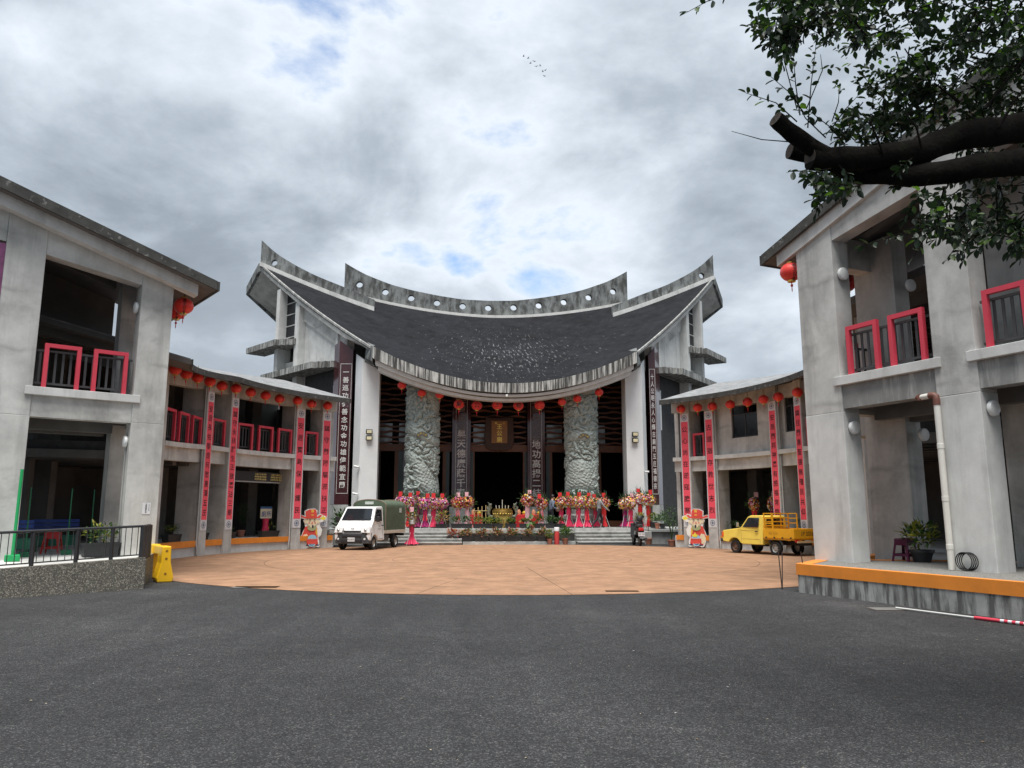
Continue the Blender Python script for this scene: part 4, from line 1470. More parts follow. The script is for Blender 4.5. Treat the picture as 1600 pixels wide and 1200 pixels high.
# name board over the main door
board = thing('name_board', 'brown wooden name board with carved gold characters above the main temple door', 'sign', tw(-.08, FY - .3, 5.3), TH)
carved = mat('carved_frame', (.05, .022, .012), .6, var=.5, scale=20, bump=1.0, bump_scale=25)
q = MB()
q.prism([Vector((x, 0, z)) for x, z in ((-.75, .0), (-.4, -.12), (.4, -.12), (.75, .0), (.86, .5), (.80, 1.78), (-.80, 1.78), (-.86, .5))],
        [Vector((x, .14, z)) for x, z in ((-.75, .0), (-.4, -.12), (.4, -.12), (.75, .0), (.86, .5), (.80, 1.78), (-.80, 1.78), (-.86, .5))])
build('carved_frame', q, carved, board, bevel=.02)
build('panel', MB().box(0, -.02, .95, .92, .05, 1.3), mat('board_wood', (.26, .105, .02), .45, var=.15, scale=3), board)
t = vert_text('王公廟', .34, .38); t.xf(Matrix.Translation((0, -.05, .88)))
build('lettering', t, gold, board, recalc=False)
for ch, x in (('結', -.2), ('二', .26)):
    g = glyph(ch); q = MB().add(g.v, g.f); q.xf(Matrix.Translation((x, -.05, 1.47)) @ Matrix.Scale(.15, 4))
    o = build('lettering', q, gold, board, recalc=False)
    if ch == '二':
        o['kind'] = 'stuff'

# ------------------------------------------------------------------ lanterns
def lantern_mesh(r):
    q = MB(); rings = []
    nseg, nr = 48, 14
    for j in range(nr + 1):
        ph = -math.pi / 2 + math.pi * (.09 + .82 * j / nr); row = []
        for i in range(nseg):
            th = 2 * math.pi * i / nseg
            rr = r * math.cos(ph) * (1 + .035 * (abs(math.cos(8 * th)) - .5))
            row.append(Vector((rr * math.cos(th), rr * math.sin(th), r * .9 * math.sin(ph))))
        rings.append(row)
    return q.loft(rings, True, True)


def make_lantern(r, label, group, text=None, face=0.0, string=.3):
    t = thing('red_lantern', label, 'lantern', group=group)
    o = link('body', shared('lantern_body_%d' % int(r * 1000), lambda: lantern_mesh(r), [lantern_red], 60), t)
    link('cap', shared('lantern_cap_%d' % int(r * 1000), lambda: MB().lathe([(r * .36, -r * .98), (r * .38, -r * .8), (r * .3, -r * .78)], 16), [gold], 40), t)
    link('top_cap', shared('lantern_top_%d' % int(r * 1000), lambda: MB().lathe([(r * .3, r * .78), (r * .38, r * .8), (r * .36, r * .95)], 16), [gold], 40), t)
    link('tassel', shared('lantern_tassel_%d' % int(r * 1000), lambda: MB().lathe([(r * .05, -r * .97), (r * .05, -r * 1.2), (r * .13, -r * 1.25), (r * .11, -r * 1.42), (r * .04, -r * 1.45), (r * .05, -r * 1.75), (r * .02, -r * 1.95)], 8), [cloth['red']], 40), t)
    link('string', shared('lantern_string_%d_%d' % (int(r * 1000), int(string * 100)), lambda: MB().tube([(0, 0, r * .9), (0, 0, r * .9 + string)], .008, 5), [dark_metal]), t)
    if text:
        for sg in (0,):
            g = vert_text(text, r * (1.1 if len(text) == 1 else .42), r * .42)
            vs = []
            q = MB()
            for (x, y, z) in g.v:        # wrap the characters on the lantern skin
                th = x / (r * 1.03); zz = max(-.85, min(.85, z / (r * .9)))
                rad = r * 1.045 * math.sqrt(max(.05, 1 - zz * zz))
                vs.append((rad * math.sin(th), -rad * math.cos(th), z))
            q.add(vs, g.f)
            lo_ = build('lettering', q, ink, o, recalc=False)
            if text == '二':
                lo_['kind'] = 'stuff'
    return t


def far_on_circle(px, R):
    c = (px - 800) / FPX
    A = 1 + c * c; B = -2 * CY; Cq = CY * CY - R * R
    D = max(0, B * B - 4 * A * Cq)
    Y = (-B + math.sqrt(D)) / (2 * A)
    return Y


left_px = [(274, 577), (291, 584), (309, 590), (328, 596), (347, 603), (369, 607), (392, 613), (415, 618), (437, 623), (465, 626), (487, 631), (512, 634)]
right_px = [(1064, 639), (1090, 637), (1113, 635), (1141, 632), (1168, 628), (1193, 624), (1216, 620), (1246, 613)]
for lst, lab, grp in ((left_px, 'small red lantern in the row below the eave of the wing with red frames', 'lanterns along the red-framed wing'),
                      (right_px, 'small red lantern in the row below the eave of the wing with dark windows', 'lanterns along the windowed wing')):
    for i, (px, py) in enumerate(lst):
        Y = far_on_circle(px, 11.5)
        p = at_y(px, py, Y)
        fc = math.atan2(p.y - CY, p.x - CX)
        t = make_lantern(.215, lab, grp, '二結王公' if i % 2 == 0 else None, string=.25)
        place(t, p, fc - math.pi / 2 + (.0))
front_px = [(628, 602), (659, 614), (687, 617), (717, 632), (745, 634), (777, 633), (810, 634), (843, 633), (878, 628), (902, 623), (936, 613)]
chars = [None, None, None, '廟', '公', '王', '結', '二', None, None, None]
for (px, py), ch in zip(front_px, chars):
    p = TM @ tl(px, py, .95)
    r = .29 if ch else .235
    lab = 'large red lantern with the black character %s under the temple eave' % {'廟': 'for temple', '公': 'for duke', '王': 'for king', '結': 'for knot', '二': 'for two'}[ch] if ch else 'plain red lantern under the curved temple eave beside a dragon column'
    t = make_lantern(r, lab, None if ch else 'plain lanterns under the temple eave', ch, string=.3)
    place(t, p, TH)
for (px, py, Y, lab) in ((287, 478, 20.9, 'red lantern with black lettering under the corner eave beside the bare concrete pier'),
                         (276, 487, 22.0, 'red lantern half hidden behind the one at the pier corner eave'),
                         (1236, 425, 18.2, 'red lantern hanging at the outer eave corner below the tree branch'),
                         (1322, 443, 20.0, 'red lantern seen between two piers behind the red railing frames'),
                         (1411, 474, 21.0, 'red lantern seen through the red railing frame beside the big pier')):
    t = make_lantern(.26, lab, None, '二結王公廟', string=.35)
    place(t, at_y(px, py, Y), 0 if px > 800 else .5)

# ------------------------------------------------------------------ banners on the columns
bn_where = ['beside the wheelchair sign', 'next to the long upstairs railing bay', 'beside the toilet sign', 'beside the white truck',
            'by the tall potted tree', 'by the yellow truck cab', 'behind the yellow truck guard frame', 'above the yellow truck tailgate']
for i, (side, a) in enumerate((('L', 171), ('L', 163), ('L', 144), ('L', 137), ('R', 46.3), ('R', 39.9), ('R', 22.1), ('R', 14.3))):
    P, d, k = station(side, a=a)
    s = BANNERS[i]
    base = P - d * .012
    t = thing('couplet_banner', 'tall red couplet banner with %s black characters %s' % ({8: 'eight', 11: 'eleven', 12: 'twelve'}[len(s)], bn_where[i]), 'banner',
              (base.x, base.y, 1.0), R_(a - 90), 'couplet banners on the columns')
    build('backing', MB().box(0, 0, 2.63, .44, .008, 5.35), paper_white, t)
    build('red_sheet', MB().box(0, -.007, 2.63, .365, .006, 4.55), paper_red, t)
    for zc in (.16, 5.1):
        q = MB()
        q.lathe([(.13, -.001), (.13, .003), (.105, .003), (.105, -.001)], 24, cap=False)
        q.xf(Matrix.Translation((0, -.008, zc)) @ Matrix.Rotation(math.pi / 2, 4, 'X'))
        e = build('emblem', q, emblem_grey, t)
        q = MB().box(0, -.008, zc, .15, .004, .025); q.box(0, -.0075, zc, .025, .004, .15)
        q.lathe([(.055, -.001), (.055, .003), (.03, .003), (.03, -.001)], 16, cap=False)
        for j in range(len(q.v) - 64, len(q.v)):
            x, y, z = q.v[j]; q.v[j] = (x, -.011 - z * .5, zc + y)
        e2 = build('emblem_centre', q, emblem_grey, e)
        e2['kind'] = 'stuff'
    n = len(s); pitch = 4.35 / n
    size = .30 if n == 8 else .27
    for j, ch in enumerate(s):
        g = glyph(ch); q = MB().add(g.v, g.f)
        q.xf(Matrix.Translation((0, -.0125, 2.63 + ((n - 1) / 2 - j) * pitch)) @ Matrix.Scale(size, 4))
        build('character', q, ink, t, recalc=False)

# ------------------------------------------------------------------ wall lamps, pipes, signs on the buildings
def wall_lamp(p, nrm, label, r=.15):
    t = thing('wall_lamp', label, 'lamp', p, math.atan2(nrm.y, nrm.x) + math.pi / 2)
    q = MB().lathe([(r * .9, 0), (r * .9, .03), (r * .86, .03)], 24)
    q.xf(Matrix.Rotation(math.pi / 2, 4, 'X')); build('base', q, pvc_grey, t, smooth=40)
    q = MB().lathe([(r, .03), (r, .07), (r * .93, .095), (r * .6, .11), (.01, .115)], 24)
    q.xf(Matrix.Rotation(math.pi / 2, 4, 'X')); build('diffuser', q, lamp_white, t, smooth=50)


def pier_lamp(E, U, N, t, s, z, nrm, label):
    p = E + U * t + N * s
    wall_lamp(v3(p, z), nrm, label)


pier_lamp(EL, UL, NL, .80, .26, 7.02, UL, 'round white lamp high on the reveal of the pier with the notice')
pier_lamp(EL, UL, NL, .80, .26, 3.45, UL, 'round white lamp with conduit low on the reveal of the pier with the notice')
pier_lamp(ER, UR, NR, 1.08, .26, 7.05, UR, 'round white lamp upstairs on the slim pier beside the outer lantern')
pier_lamp(ER, UR, NR, 1.08, .26, 3.5, UR, 'round white lamp downstairs on the slim pier above the yellow-leaved plant')
pier_lamp(ER, UR, NR, 4.24, .26, 3.55, UR, 'round white lamp downstairs on the big pier with the drain pipe')
pier_lamp(ER, UR, NR, 1.33, 2.17, 6.95, UR, 'round white lamp upstairs on the inner pier behind the red frames')
pier_lamp(ER, UR, NR, 1.33, 2.17, 3.4, UR, 'round white lamp downstairs on the inner pier behind the stool')
# conduit below the left lamp
q = MB().tube([v3(EL + UL * .83 + NL * .26, 3.3), v3(EL + UL * .83 + NL * .26, .62)], .014, 6)
build('conduit', q, pvc_grey, wing_left, world_xyz=True)
# drain pipe of the right pavilion
pf = ER + UR * 3.42 - NR * .09
dp = thing('drain_pipe', 'cream plastic drain pipe with brown elbow running down the big concrete pier', 'pipe', v3(pf, .57))
q = MB().tube([v3(pf, 3.78), v3(pf, .58)], .058, 14); build('pipe', q, pvc, dp, smooth=40, world_xyz=True)
e0 = pf - UR * .42
q = MB().tube([v3(e0 + NR * .05, 3.9), v3(pf - UR * .1, 3.9)], .056, 14); build('stub', q, pvc, dp, smooth=40, world_xyz=True)
q = MB().tube([v3(pf - UR * .14, 3.9), v3(pf - UR * .05, 3.9), v3(pf - UR * .01, 3.87), v3(pf, 3.8), v3(pf, 3.7)], .066, 14); build('elbow', q, pvc_joint, dp, smooth=40, world_xyz=True)
q = MB().tube([v3(e0 + NR * .16, 3.9), v3(e0 - UR * .0 + NR * .05, 3.9), v3(e0 + UR * .08, 3.9)], .064, 14); build('elbow', q, pvc_joint, dp, smooth=40, world_xyz=True)
for z in (2.9, 1.9, 1.0):
    build('coupling', MB().lathe([(.059, -.05), (.064, -.045), (.064, .045), (.059, .05)], 14, (pf.x, pf.y, z)), pvc, dp, smooth=40, world_xyz=True)
# thin downpipes beside wing columns
for side, a in (('L', 171), ('L', 144), ('R', 39.9), ('R', 22.1)):
    P, d, k = station(side, a=a)
    t = Vector((-d.y, d.x)) * (.31 if side == 'L' else -.31)
    p = P + d * .05 + t
    q = MB().tube([v3(p, kz(7.3, k)), v3(p, .45), v3(p + t * .3 - d * .1, .3), v3(p + t * .3 - d * .1, .05)], .032, 8)
    build('downpipe', q, pvc_grey, wing_left if side == 'L' else wing_right, smooth=50, world_xyz=True)
# coil of black hose
hp = ER + UR * 3.7 - NR * .1
hc = thing('hose_coil', 'coil of black hose leaning against the big concrete pier', 'hose', v3(hp, .58), math.atan2(UR.y, UR.x))
for k in range(4):
    q = MB().tube([(.0 + .16 * math.cos(a) + .025 * k, .02 * k - .03, .172 + .16 * math.sin(a)) for a in [2 * math.pi * i / 28 for i in range(29)]], .011, 6)
    build('loop', q, rubber, hc, smooth=60)

# notice on the left pier, poster further out
np_ = EL + UL * .28 - NL * .008
nt_ = thing('notice', 'small white notice sheet with printed columns on the bare concrete pier', 'notice', v3(np_, 1.6), math.atan2(UL.y, UL.x) + math.pi)
build('sheet', MB().box(0, 0, .14, .2, .006, .29), paper_white, nt_)
t = vert_text('公廟護國庇', .045, .05); t.xf(Matrix.Translation((-.01, -.006, .15)))
build('lettering', t, ink, nt_, recalc=False)
t = vert_text('王公二結金順', .025, .03); t.xf(Matrix.Translation((.06, -.006, .17)))
build('lettering', t, ink, nt_, recalc=False)
po = EL + UL * 4.35 + NL * .02
pp = thing('poster', 'purple and pink poster hanging in the upper opening left of the wide pier', 'poster', v3(po, 6.7), math.atan2(UL.y, UL.x) + math.pi)
build('sheet', MB().box(0, 0, .6, .9, .01, 1.5), mat('poster_purple', (.22, .06, .16), .5, var=.5, scale=3), pp)
build('poster_picture', MB().box(.1, -.008, .7, .5, .004, .6), mat('poster_pink', (.55, .25, .38), .5, var=.4, scale=6), pp)

# wheelchair and toilet signs, black menu board in the left wing
Pq, dq, kq = station('L', a=175)
ws = thing('wheelchair_sign', 'blue and white wheelchair sign above the upstairs railing', 'sign', v3(Pq + dq * .95, kz(5.75, kq)), R_(175 - 90))
build('panel', MB().box(0, 0, .0, .34, .02, .36), mat('sign_blue', (.02, .06, .28), .4), ws)
q = MB().lathe([(.11, -.002), (.11, .003), (.08, .003), (.08, -.002)], 20, cap=False); q.xf(Matrix.Translation((-.01, -.014, -.05)) @ Matrix.Rotation(math.pi / 2, 4, 'X'))
s_ = build('wheelchair_symbol', q, paper_white, ws)
build('figure', MB().prism([Vector((x, -.016, z)) for x, z in ((-.03, .14), (.02, .14), (.02, -.02), (.10, -.02), (.10, -.06), (-.03, -.06))], [Vector((x, -.012, z)) for x, z in ((-.03, .14), (.02, .14), (.02, -.02), (.10, -.02), (.10, -.06), (-.03, -.06))]), paper_white, ws)
build('lower_panel', MB().box(0, -.002, -.42, .32, .02, .46), paper_white, ws)
for x in (-.07, .07):
    for z in (-.33, -.49):
        build('pictogram', MB().box(x, -.014, z, .08, .004, .09), mat('pict_%d%d' % (x * 100, z * 100), (.3, .05, .1), .6), ws)
A = station('L', a=160.0); B = station('L', a=146.3)
mid = (A[0] + B[0]) / 2 + (A[1] + B[1]).normalized() * .62
dd = (B[0] - A[0]).normalized()
sg = thing('lit_sign_board', 'long black board with rows of yellow lettering under the upstairs floor', 'sign', v3(mid, kz(3.2, .85)), math.atan2(dd.y, dd.x))
bl = (B[0] - A[0]).length
build('board', MB().box(0, 0, .2, bl, .08, .42), black_plastic, sg)
build('lower_strip', MB().box(0, -.02, -.03, bl, .06, .05), pvc_grey, sg)
yl = mat('sign_yellow', (.85, .72, .25), .5)
for z, tx in ((.31, '二結王公廟庇民護國'), (.2, '英靈赫濯金順神恩'), (.09, '安居蘭邦有感福常')):
    for x0 in (-.1, .85):
        t = horiz_text(tx[:7], .085, .1); t.xf(Matrix.Translation((bl * .12 + x0, -.045, z))); build('lettering', t, yl, sg, recalc=False)
P, d, k = station('L', a=147.5)
tsn = thing('toilet_sign', 'white toilet sign with two blue characters on a red stand in the wing', 'sign', v3(P + d * 1.15, .56), R_(147.5 - 90))
build('panel', MB().box(0, 0, 1.02, .62, .04, .42), mat('sign_cream', (.72, .70, .55), .5, var=.03), tsn)
build('header', MB().box(0, -.002, 1.28, .64, .04, .1), mat('sign_header', (.04, .13, .3), .5), tsn)
t = horiz_text('廁所', .27, .29); t.xf(Matrix.Translation((0, -.025, 1.0))); build('lettering', t, mat('sign_ink_blue', (.05, .10, .28), .5), tsn, recalc=False)
build('stand', MB().lathe([(.2, 0), (.16, .3), (.12, .55), (.15, .8)], 12), cloth['hot'], tsn, smooth=60)


# ------------------------------------------------------------------ plants
def leaf_quad(mb, p, d, n, L, W, m, droop=.15):
    d = d.normalized(); s = d.cross(n)
    s = s.normalized() if s.length > 1e-4 else d.orthogonal().normalized()
    up = s.cross(d)
    a = p; b1 = p + d * L * .45 + s * W / 2 - up * droop * L * .1; b2 = p + d * L * .45 - s * W / 2 - up * droop * L * .1
    c = p + d * L - up * droop * L
    mdl = p + d * L * .5 + up * W * .12
    mb.add([a, b1, c, b2, mdl], [(0, 1, 4), (1, 2, 4), (2, 3, 4), (3, 0, 4)], m)


def foliage(rnd, n, cx, cy, cz, rx, ry, rz_, L, W, nm, upward=.5):
    mb = MB()
    for i in range(n):
        while True:
            q = Vector((rnd.uniform(-1, 1), rnd.uniform(-1, 1), rnd.uniform(-1, 1)))
            if q.length < 1:
                break
        q = q * (.6 + .4 * rnd.random())
        p = Vector((cx + q.x * rx, cy + q.y * ry, cz + q.z * rz_))
        d = Vector((q.x + rnd.uniform(-.5, .5), q.y + rnd.uniform(-.5, .5), q.z * .6 + upward + rnd.uniform(-.4, .4)))
        s = rnd.uniform(.7, 1.25)
        leaf_quad(mb, p, d, Vector((rnd.uniform(-.4, .4), rnd.uniform(-.4, .4), 1)), L * s, W * s, rnd.randrange(nm), rnd.uniform(.05, .4))
    return mb


def trough(w, dpt, h):
    q = MB()
    def rect_(k, z, g=0):
        return [Vector((-w / 2 * k + g, -dpt / 2 * k + g, z)), Vector((w / 2 * k - g, -dpt / 2 * k + g, z)), Vector((w / 2 * k - g, dpt / 2 * k - g, z)), Vector((-w / 2 * k + g, dpt / 2 * k - g, z))]
    return q.loft([rect_(.86, 0), rect_(.98, h - .05), rect_(1.04, h - .05), rect_(1.04, h), rect_(1.0, h, .03), rect_(.96, h - .06, .03)], True, True)


def planter(loc, rz, label, mats, seed, w=.62, h=.22, fh=.3, L=.14, W=.06, n=120, grp=None, dpt=.28, up=.5):
    rnd = random.Random(seed)
    t = thing('planter', label, 'planter', loc, rz, grp)
    build('trough', trough(w, dpt, h), black_plastic, t)
    o = build('foliage', foliage(rnd, n, 0, 0, h + fh * .45, w * .52, dpt * .62, fh * .55, L, W, len(mats), up), mats, t, recalc=False)
    return t


def pot(loc, label, mats, seed, r=.16, h=.26, fh=.45, fr=.3, L=.16, W=.06, n=140, pm=None, stems=0, grp=None, up=.5, cz=None):
    rnd = random.Random(seed)
    t = thing('potted_plant', label, 'potted plant', loc, 0, grp)
    build('pot', MB().lathe([(r * .7, 0), (r * .98, h - .05), (r * 1.08, h - .05), (r * 1.08, h), (r * .95, h), (r * .9, h - .05)], 18), pm or terracotta_pot, t, smooth=40)
    for k in range(stems):
        a = rnd.uniform(0, 6.28); e = Vector((math.cos(a) * fr * .5, math.sin(a) * fr * .5, h + fh * .9))
        build('stem', MB().tube([(0, 0, h - .06), (e.x * .3, e.y * .3, h + fh * .4), tuple(e)], [.014, .011, .006], 6), leaf_mid if stems > 2 else bark, t)
    build('foliage', foliage(rnd, n, 0, 0, h + (cz if cz is not None else fh * .5), fr, fr, fh * .5, L, W, len(mats), up), mats, t, recalc=False)
    return t


GRN = [leaf_dark, leaf_mid]; YEL = [leaf_mid, leaf_yellow, leaf_dark]; BRZ = [leaf_bronze, leaf_tan, leaf_bronze, leaf_mid]
lower = [(709, 0), (727, 1), (752, 1), (776, 1), (801, 1), (826, 1), (851, 1)]
low_lab = ['black planter with red-leaved plant on the corner of the left steps', 'black planter of bronze foliage at the end of the lower row by the left steps', 'black planter of dense bronze foliage, second in the lower row from the left steps',
           'black planter of bronze leaves with green tuft left of the gold burner', 'black planter of bronze leaves below the gold burner bowl', 'black planter beside the big pale arrow-shaped leaves', 'black planter of dark bronze leaves beside the red bollard']
for (px, kind), lab, i in zip(lower, low_lab, range(9)):
    p = tl(px, 848, -1.0)
    planter(tw(p.x, -.72, .164), TH, lab, BRZ if kind else [leaf_redd, leaf_tan, leaf_redd], 40 + i, w=.72, h=.25, fh=.38, L=.19, W=.075, n=110, grp='planters in front of the temple', dpt=.34)
upper = [(713, GRN, .42), (729, GRN, .42), (748, YEL, .4), (764, [leaf_mid, leaf_yellow], .32), (777, YEL, .3), (798, YEL, .3), (820, YEL, .28), (843, [leaf_mid, leaf_light], .5), (861, GRN, .42), (874, GRN, .36)]
up_lab = ['black planter with round dark green shrub beside the pink-ribboned flower stand', 'black planter with round dark green shrub, second from the left door pillar', 'black planter with yellow-flecked shrub spilling over the platform edge', 'black planter with bright yellow leaves beside the bamboo fence',
          'low black planter directly left of the gold burner', 'low black planter directly right of the gold burner', 'low black planter under the long pale pink ribbon', 'black planter with bright broad-leaved shrub beside the person in blue', 'black planter with dark shrub hiding the legs of the person in blue', 'black planter with drooping shrub at the top of the right steps']
for (px, ms, fh), lab, i in zip(upper, up_lab, range(12)):
    p = tl(px, 826, .22)
    planter(tw(p.x, .2, .81), TH, lab, ms, 60 + i, w=.58, h=.24, fh=fh, L=.12, W=.06, n=170, grp='planters in front of the temple', dpt=.3)
# planter with variegated plants by the flower stands
p = tl(691, 826, .3)
planter(tw(p.x, .3, .81), TH, 'black planter with tall pale green leaves beside the left flower stands', [leaf_light, leaf_yellow, leaf_tan], 80, w=.7, h=.22, fh=.7, L=.26, W=.07, n=90, grp='planters in front of the temple')
# arrow-shaped big leaves
p = tl(832, 840, -.62)
pot(tw(p.x, -.38, .8 - .02), 'potted plant with big pale arrow-shaped leaves hanging over the shelf', [leaf_light, leaf_light, leaf_mid], 90, r=.1, h=.18, fh=.35, fr=.2, L=.34, W=.24, n=9, up=-.2)
for (px, ly, z, lab, ms, kw) in (
        (883, -.9, .0, 'round green bush in a pale pink pot at the foot of the right steps', [leaf_mid, leaf_light], dict(r=.17, h=.32, fh=.62, fr=.36, L=.15, W=.08, n=200)),
        (859, -1.02, .0, 'bushy plant in a terracotta pot beside the red bollard', YEL, dict(r=.13, h=.3, fh=.5, fr=.24, L=.13, W=.06, n=120)),
        (1022, .35, .81, 'dark pot of leafy shrub behind the scooter seat', YEL, dict(r=.2, h=.3, fh=.5, fr=.34, L=.16, W=.06, n=140, pm=black_plastic)),
        (1000, .45, .81, 'dark pot of pale shrub in front of the red-ribboned stands', [leaf_mid, leaf_yellow], dict(r=.2, h=.32, fh=.5, fr=.3, L=.16, W=.06, n=120, pm=black_plastic)),
        (1028, -.4, .77, 'terracotta pot with small green plant on the stone bench', GRN, dict(r=.14, h=.3, fh=.35, fr=.24, L=.15, W=.06, n=80)),
        (1013, -1.35, .0, 'wide terracotta pot with a bare woody stem beside the scooter', [leaf_bronze], dict(r=.2, h=.32, fh=.8, fr=.1, L=.1, W=.04, n=10, stems=2)),
        (1036, -.35, .77, 'blue-black pot with leafy shrub on the stone bench', GRN, dict(r=.16, h=.28, fh=.5, fr=.34, L=.16, W=.06, n=120, pm=dark_bumper))):
    p = tl(px, 848, ly)
    pot(tw(p.x, ly, z), lab, ms, int(px), **kw)
p = on_z(1050, 853.5)
pot((p.x, p.y - .0, .012), 'tall slender potted tree in terracotta pot beside the banner column', [leaf_mid, leaf_dark], 7, r=.2, h=.3, fh=1.25, fr=.55, L=.2, W=.06, n=190, stems=6, cz=1.05, up=.1)
p = on_z(528, 855.5)
pot((p.x, p.y + 1.1, .012), 'large leafy shrub in terracotta pot behind the white truck', [leaf_mid, leaf_light, leaf_dark], 8, r=.26, h=.4, fh=1.25, fr=.62, L=.26, W=.1, n=260, stems=5, cz=.75)
p = on_z(541, 856)
pot((p.x - .7, p.y + 2.2, .012), 'second leafy shrub in a pot close to the temple corner pillar', [leaf_mid, leaf_dark], 9, r=.22, h=.36, fh=1.0, fr=.5, L=.24, W=.09, n=180, stems=4, cz=.7)
# plants by the pavilions
P_ = ER + UR * 1.55 + NR * 1.55
pot(v3(P_, .573), 'shrub with yellow-green leaves in a black pot behind the slim pier', [leaf_yellow, leaf_mid, leaf_yellow, leaf_dark], 21, r=.24, h=.26, fh=.62, fr=.42, L=.17, W=.07, n=260, pm=black_plastic)
P_ = ER + UR * 1.9 + NR * 3.6
planter(v3(P_, .556), math.atan2(NR.y, NR.x), 'black planter with yellow-green shrub behind the purple stool', [leaf_yellow, leaf_mid, leaf_dark], 22, w=1.2, h=.3, fh=.5, L=.17, W=.07, n=200)
P_ = EL + UL * 1.25 + NL * .15
planter(v3(P_, .565), math.atan2(UL.y, UL.x), 'black planter with yellow-green shrub behind the black ramp railing', [leaf_yellow, leaf_mid, leaf_dark], 23, w=.85, h=.33, fh=.5, L=.14, W=.06, n=160, dpt=.4)
wing_plants = [('L', 176, 'planter with yellow-green plant on the orange kerb below the wheelchair sign'), ('L', 167, 'planter on the orange kerb between the two twelve-character banners'), ('L', 160, 'planter on the orange kerb under the yellow-lettered board'), ('L', 148.6, 'empty-looking low planter in front of the toilet sign'),
               ('R', 36.5, 'planter with dark foliage behind the yellow truck bonnet'), ('R', 19, 'tall dark foliage planter behind the yellow truck bed')]
for i, (sd, a, lab) in enumerate(wing_plants):
    P, d, k = station(sd, a=a)
    planter(v3(P + d * .62, .556), R_(a - 90), lab, YEL if sd == 'L' else GRN, 100 + i, w=1.0 if i != 1 else .7, h=.28, fh=.36 if sd == 'L' else .5, L=.13, W=.055, n=70 if i != 3 else 12, grp='planters along the wing kerbs')


# ------------------------------------------------------------------ celebration flower stands
def flower_ball(rnd, cx, cy, cz, rx, rz_, n, pal):
    mb = MB()
    for i in range(n):
        th = rnd.uniform(0, 6.283); u = rnd.uniform(-1, 1); k = math.sqrt(1 - u * u)
        dn = Vector((k * math.cos(th), k * math.sin(th), u))
        p = Vector((cx + dn.x * rx * rnd.uniform(.8, 1.05), cy + dn.y * rx * .55 * rnd.uniform(.8, 1.05), cz + dn.z * rz_ * rnd.uniform(.8, 1.05)))
        m = rnd.choice(pal)
        if m >= 8:
            leaf_quad(mb, p, dn + Vector((0, 0, .3)), Vector((0, 0, 1)), rnd.uniform(.16, .3), .05, m, .2)
        else:
            r = rnd.uniform(.03, .062); s = dn.orthogonal().normalized(); t = dn.cross(s)
            pts = []
            for j in range(6):
                a = j * math.pi / 3 + rnd.random(); pts.append(p + (s * math.cos(a) + t * math.sin(a)) * r + dn * r * .1)
            pts += [p + dn * r * .55, p - dn * r * .6]
            mb.add(pts, [(j, (j + 1) % 6, 6) for j in range(6)] + [((j + 1) % 6, j, 7) for j in range(6)], m)
    return mb


def ribbon(h0, h1, r0, r1, rnd, folds=7):
    rings = []; nseg = 42; nz_ = 14
    ph = rnd.uniform(0, 6)
    for j in range(nz_ + 1):
        t = j / nz_; z = h1 + (h0 - h1) * t; row = []
        if t < .18:
            r = r0 * (1.25 - t * 1.4)
        elif t < .72:
            r = r0 * (1.0 + .12 * math.sin(t * 7))
        else:
            r = r0 + (r1 - r0) * ((t - .72) / .28) ** 1.3
        for i in range(nseg):
            a = 2 * math.pi * i / nseg
            f = 1 + (.10 + .16 * t) * math.sin(folds * a + ph + 1.2 * math.sin(3 * t + ph)) + .05 * noise.noise(Vector((a * 2, t * 6, ph)))
            row.append(Vector((r * f * math.cos(a), r * .75 * f * math.sin(a), z + .02 * math.sin(folds * a))))
        rings.append(row)
    return MB().loft(rings, True, True)


def flower_stand(loc, label, pal, cl, card, seed, h=1.0, wide=.40, grp='celebration flower stands', tail=None, base_r=.26):
    rnd = random.Random(seed)
    t = thing('flower_stand', label, 'flower stand', loc, TH, grp)
    h *= rnd.uniform(.94, 1.04); cx_ = rnd.uniform(-.12, .12)
    for k in range(3):
        a = k * 2.094 + 1.57 + .2
        build('leg', MB().tube([(0, 0, .9), (.32 * math.cos(a), .32 * math.sin(a), 0)], .012, 6), white_trim, t)
    build('ribbon', ribbon(.08, 1.12 * h, .105, base_r * .85, rnd), cloth[cl], t, smooth=60)
    if tail:
        q = MB()
        for sg in (-1, 1):
            q.prism([Vector((sg * .02, -.17, 1.05 * h)), Vector((sg * .13, -.17, .45 * h)), Vector((sg * .05, -.17, .4 * h))], [Vector((sg * .02, -.165, 1.05 * h)), Vector((sg * .13, -.165, .45 * h)), Vector((sg * .05, -.165, .4 * h))])
        o = build('bow_tails', q, cloth[tail], t); o['kind'] = 'stuff'
    o = build('flowers', flower_ball(rnd, 0, 0, 1.36 * h, wide, .34, 300, pal), PET, t, recalc=False)
    q = MB()
    for k in range(10):
        a = rnd.uniform(-.6, .6)
        leaf_quad(q, Vector((rnd.uniform(-.15, .15), 0.03, 1.55 * h)), Vector((a, rnd.uniform(-.1, .2), 1)), Vector((0, -1, .2)), rnd.uniform(.35, .6), .05, 0, .1)
    build('fronds', q, [leaf_dark], t, recalc=False)
    build('card_stick', MB().tube([(cx_, -.1, 1.45 * h), (cx_, -.1, 1.72 * h)], .008, 5), leaf_mid, t)
    build('card', MB().box(cx_, -.115, 1.74 * h + .04, .19, .012, rnd.uniform(.18, .27), 0), cloth['red'] if card == 'red' else cloth['pink'], t)
    return t


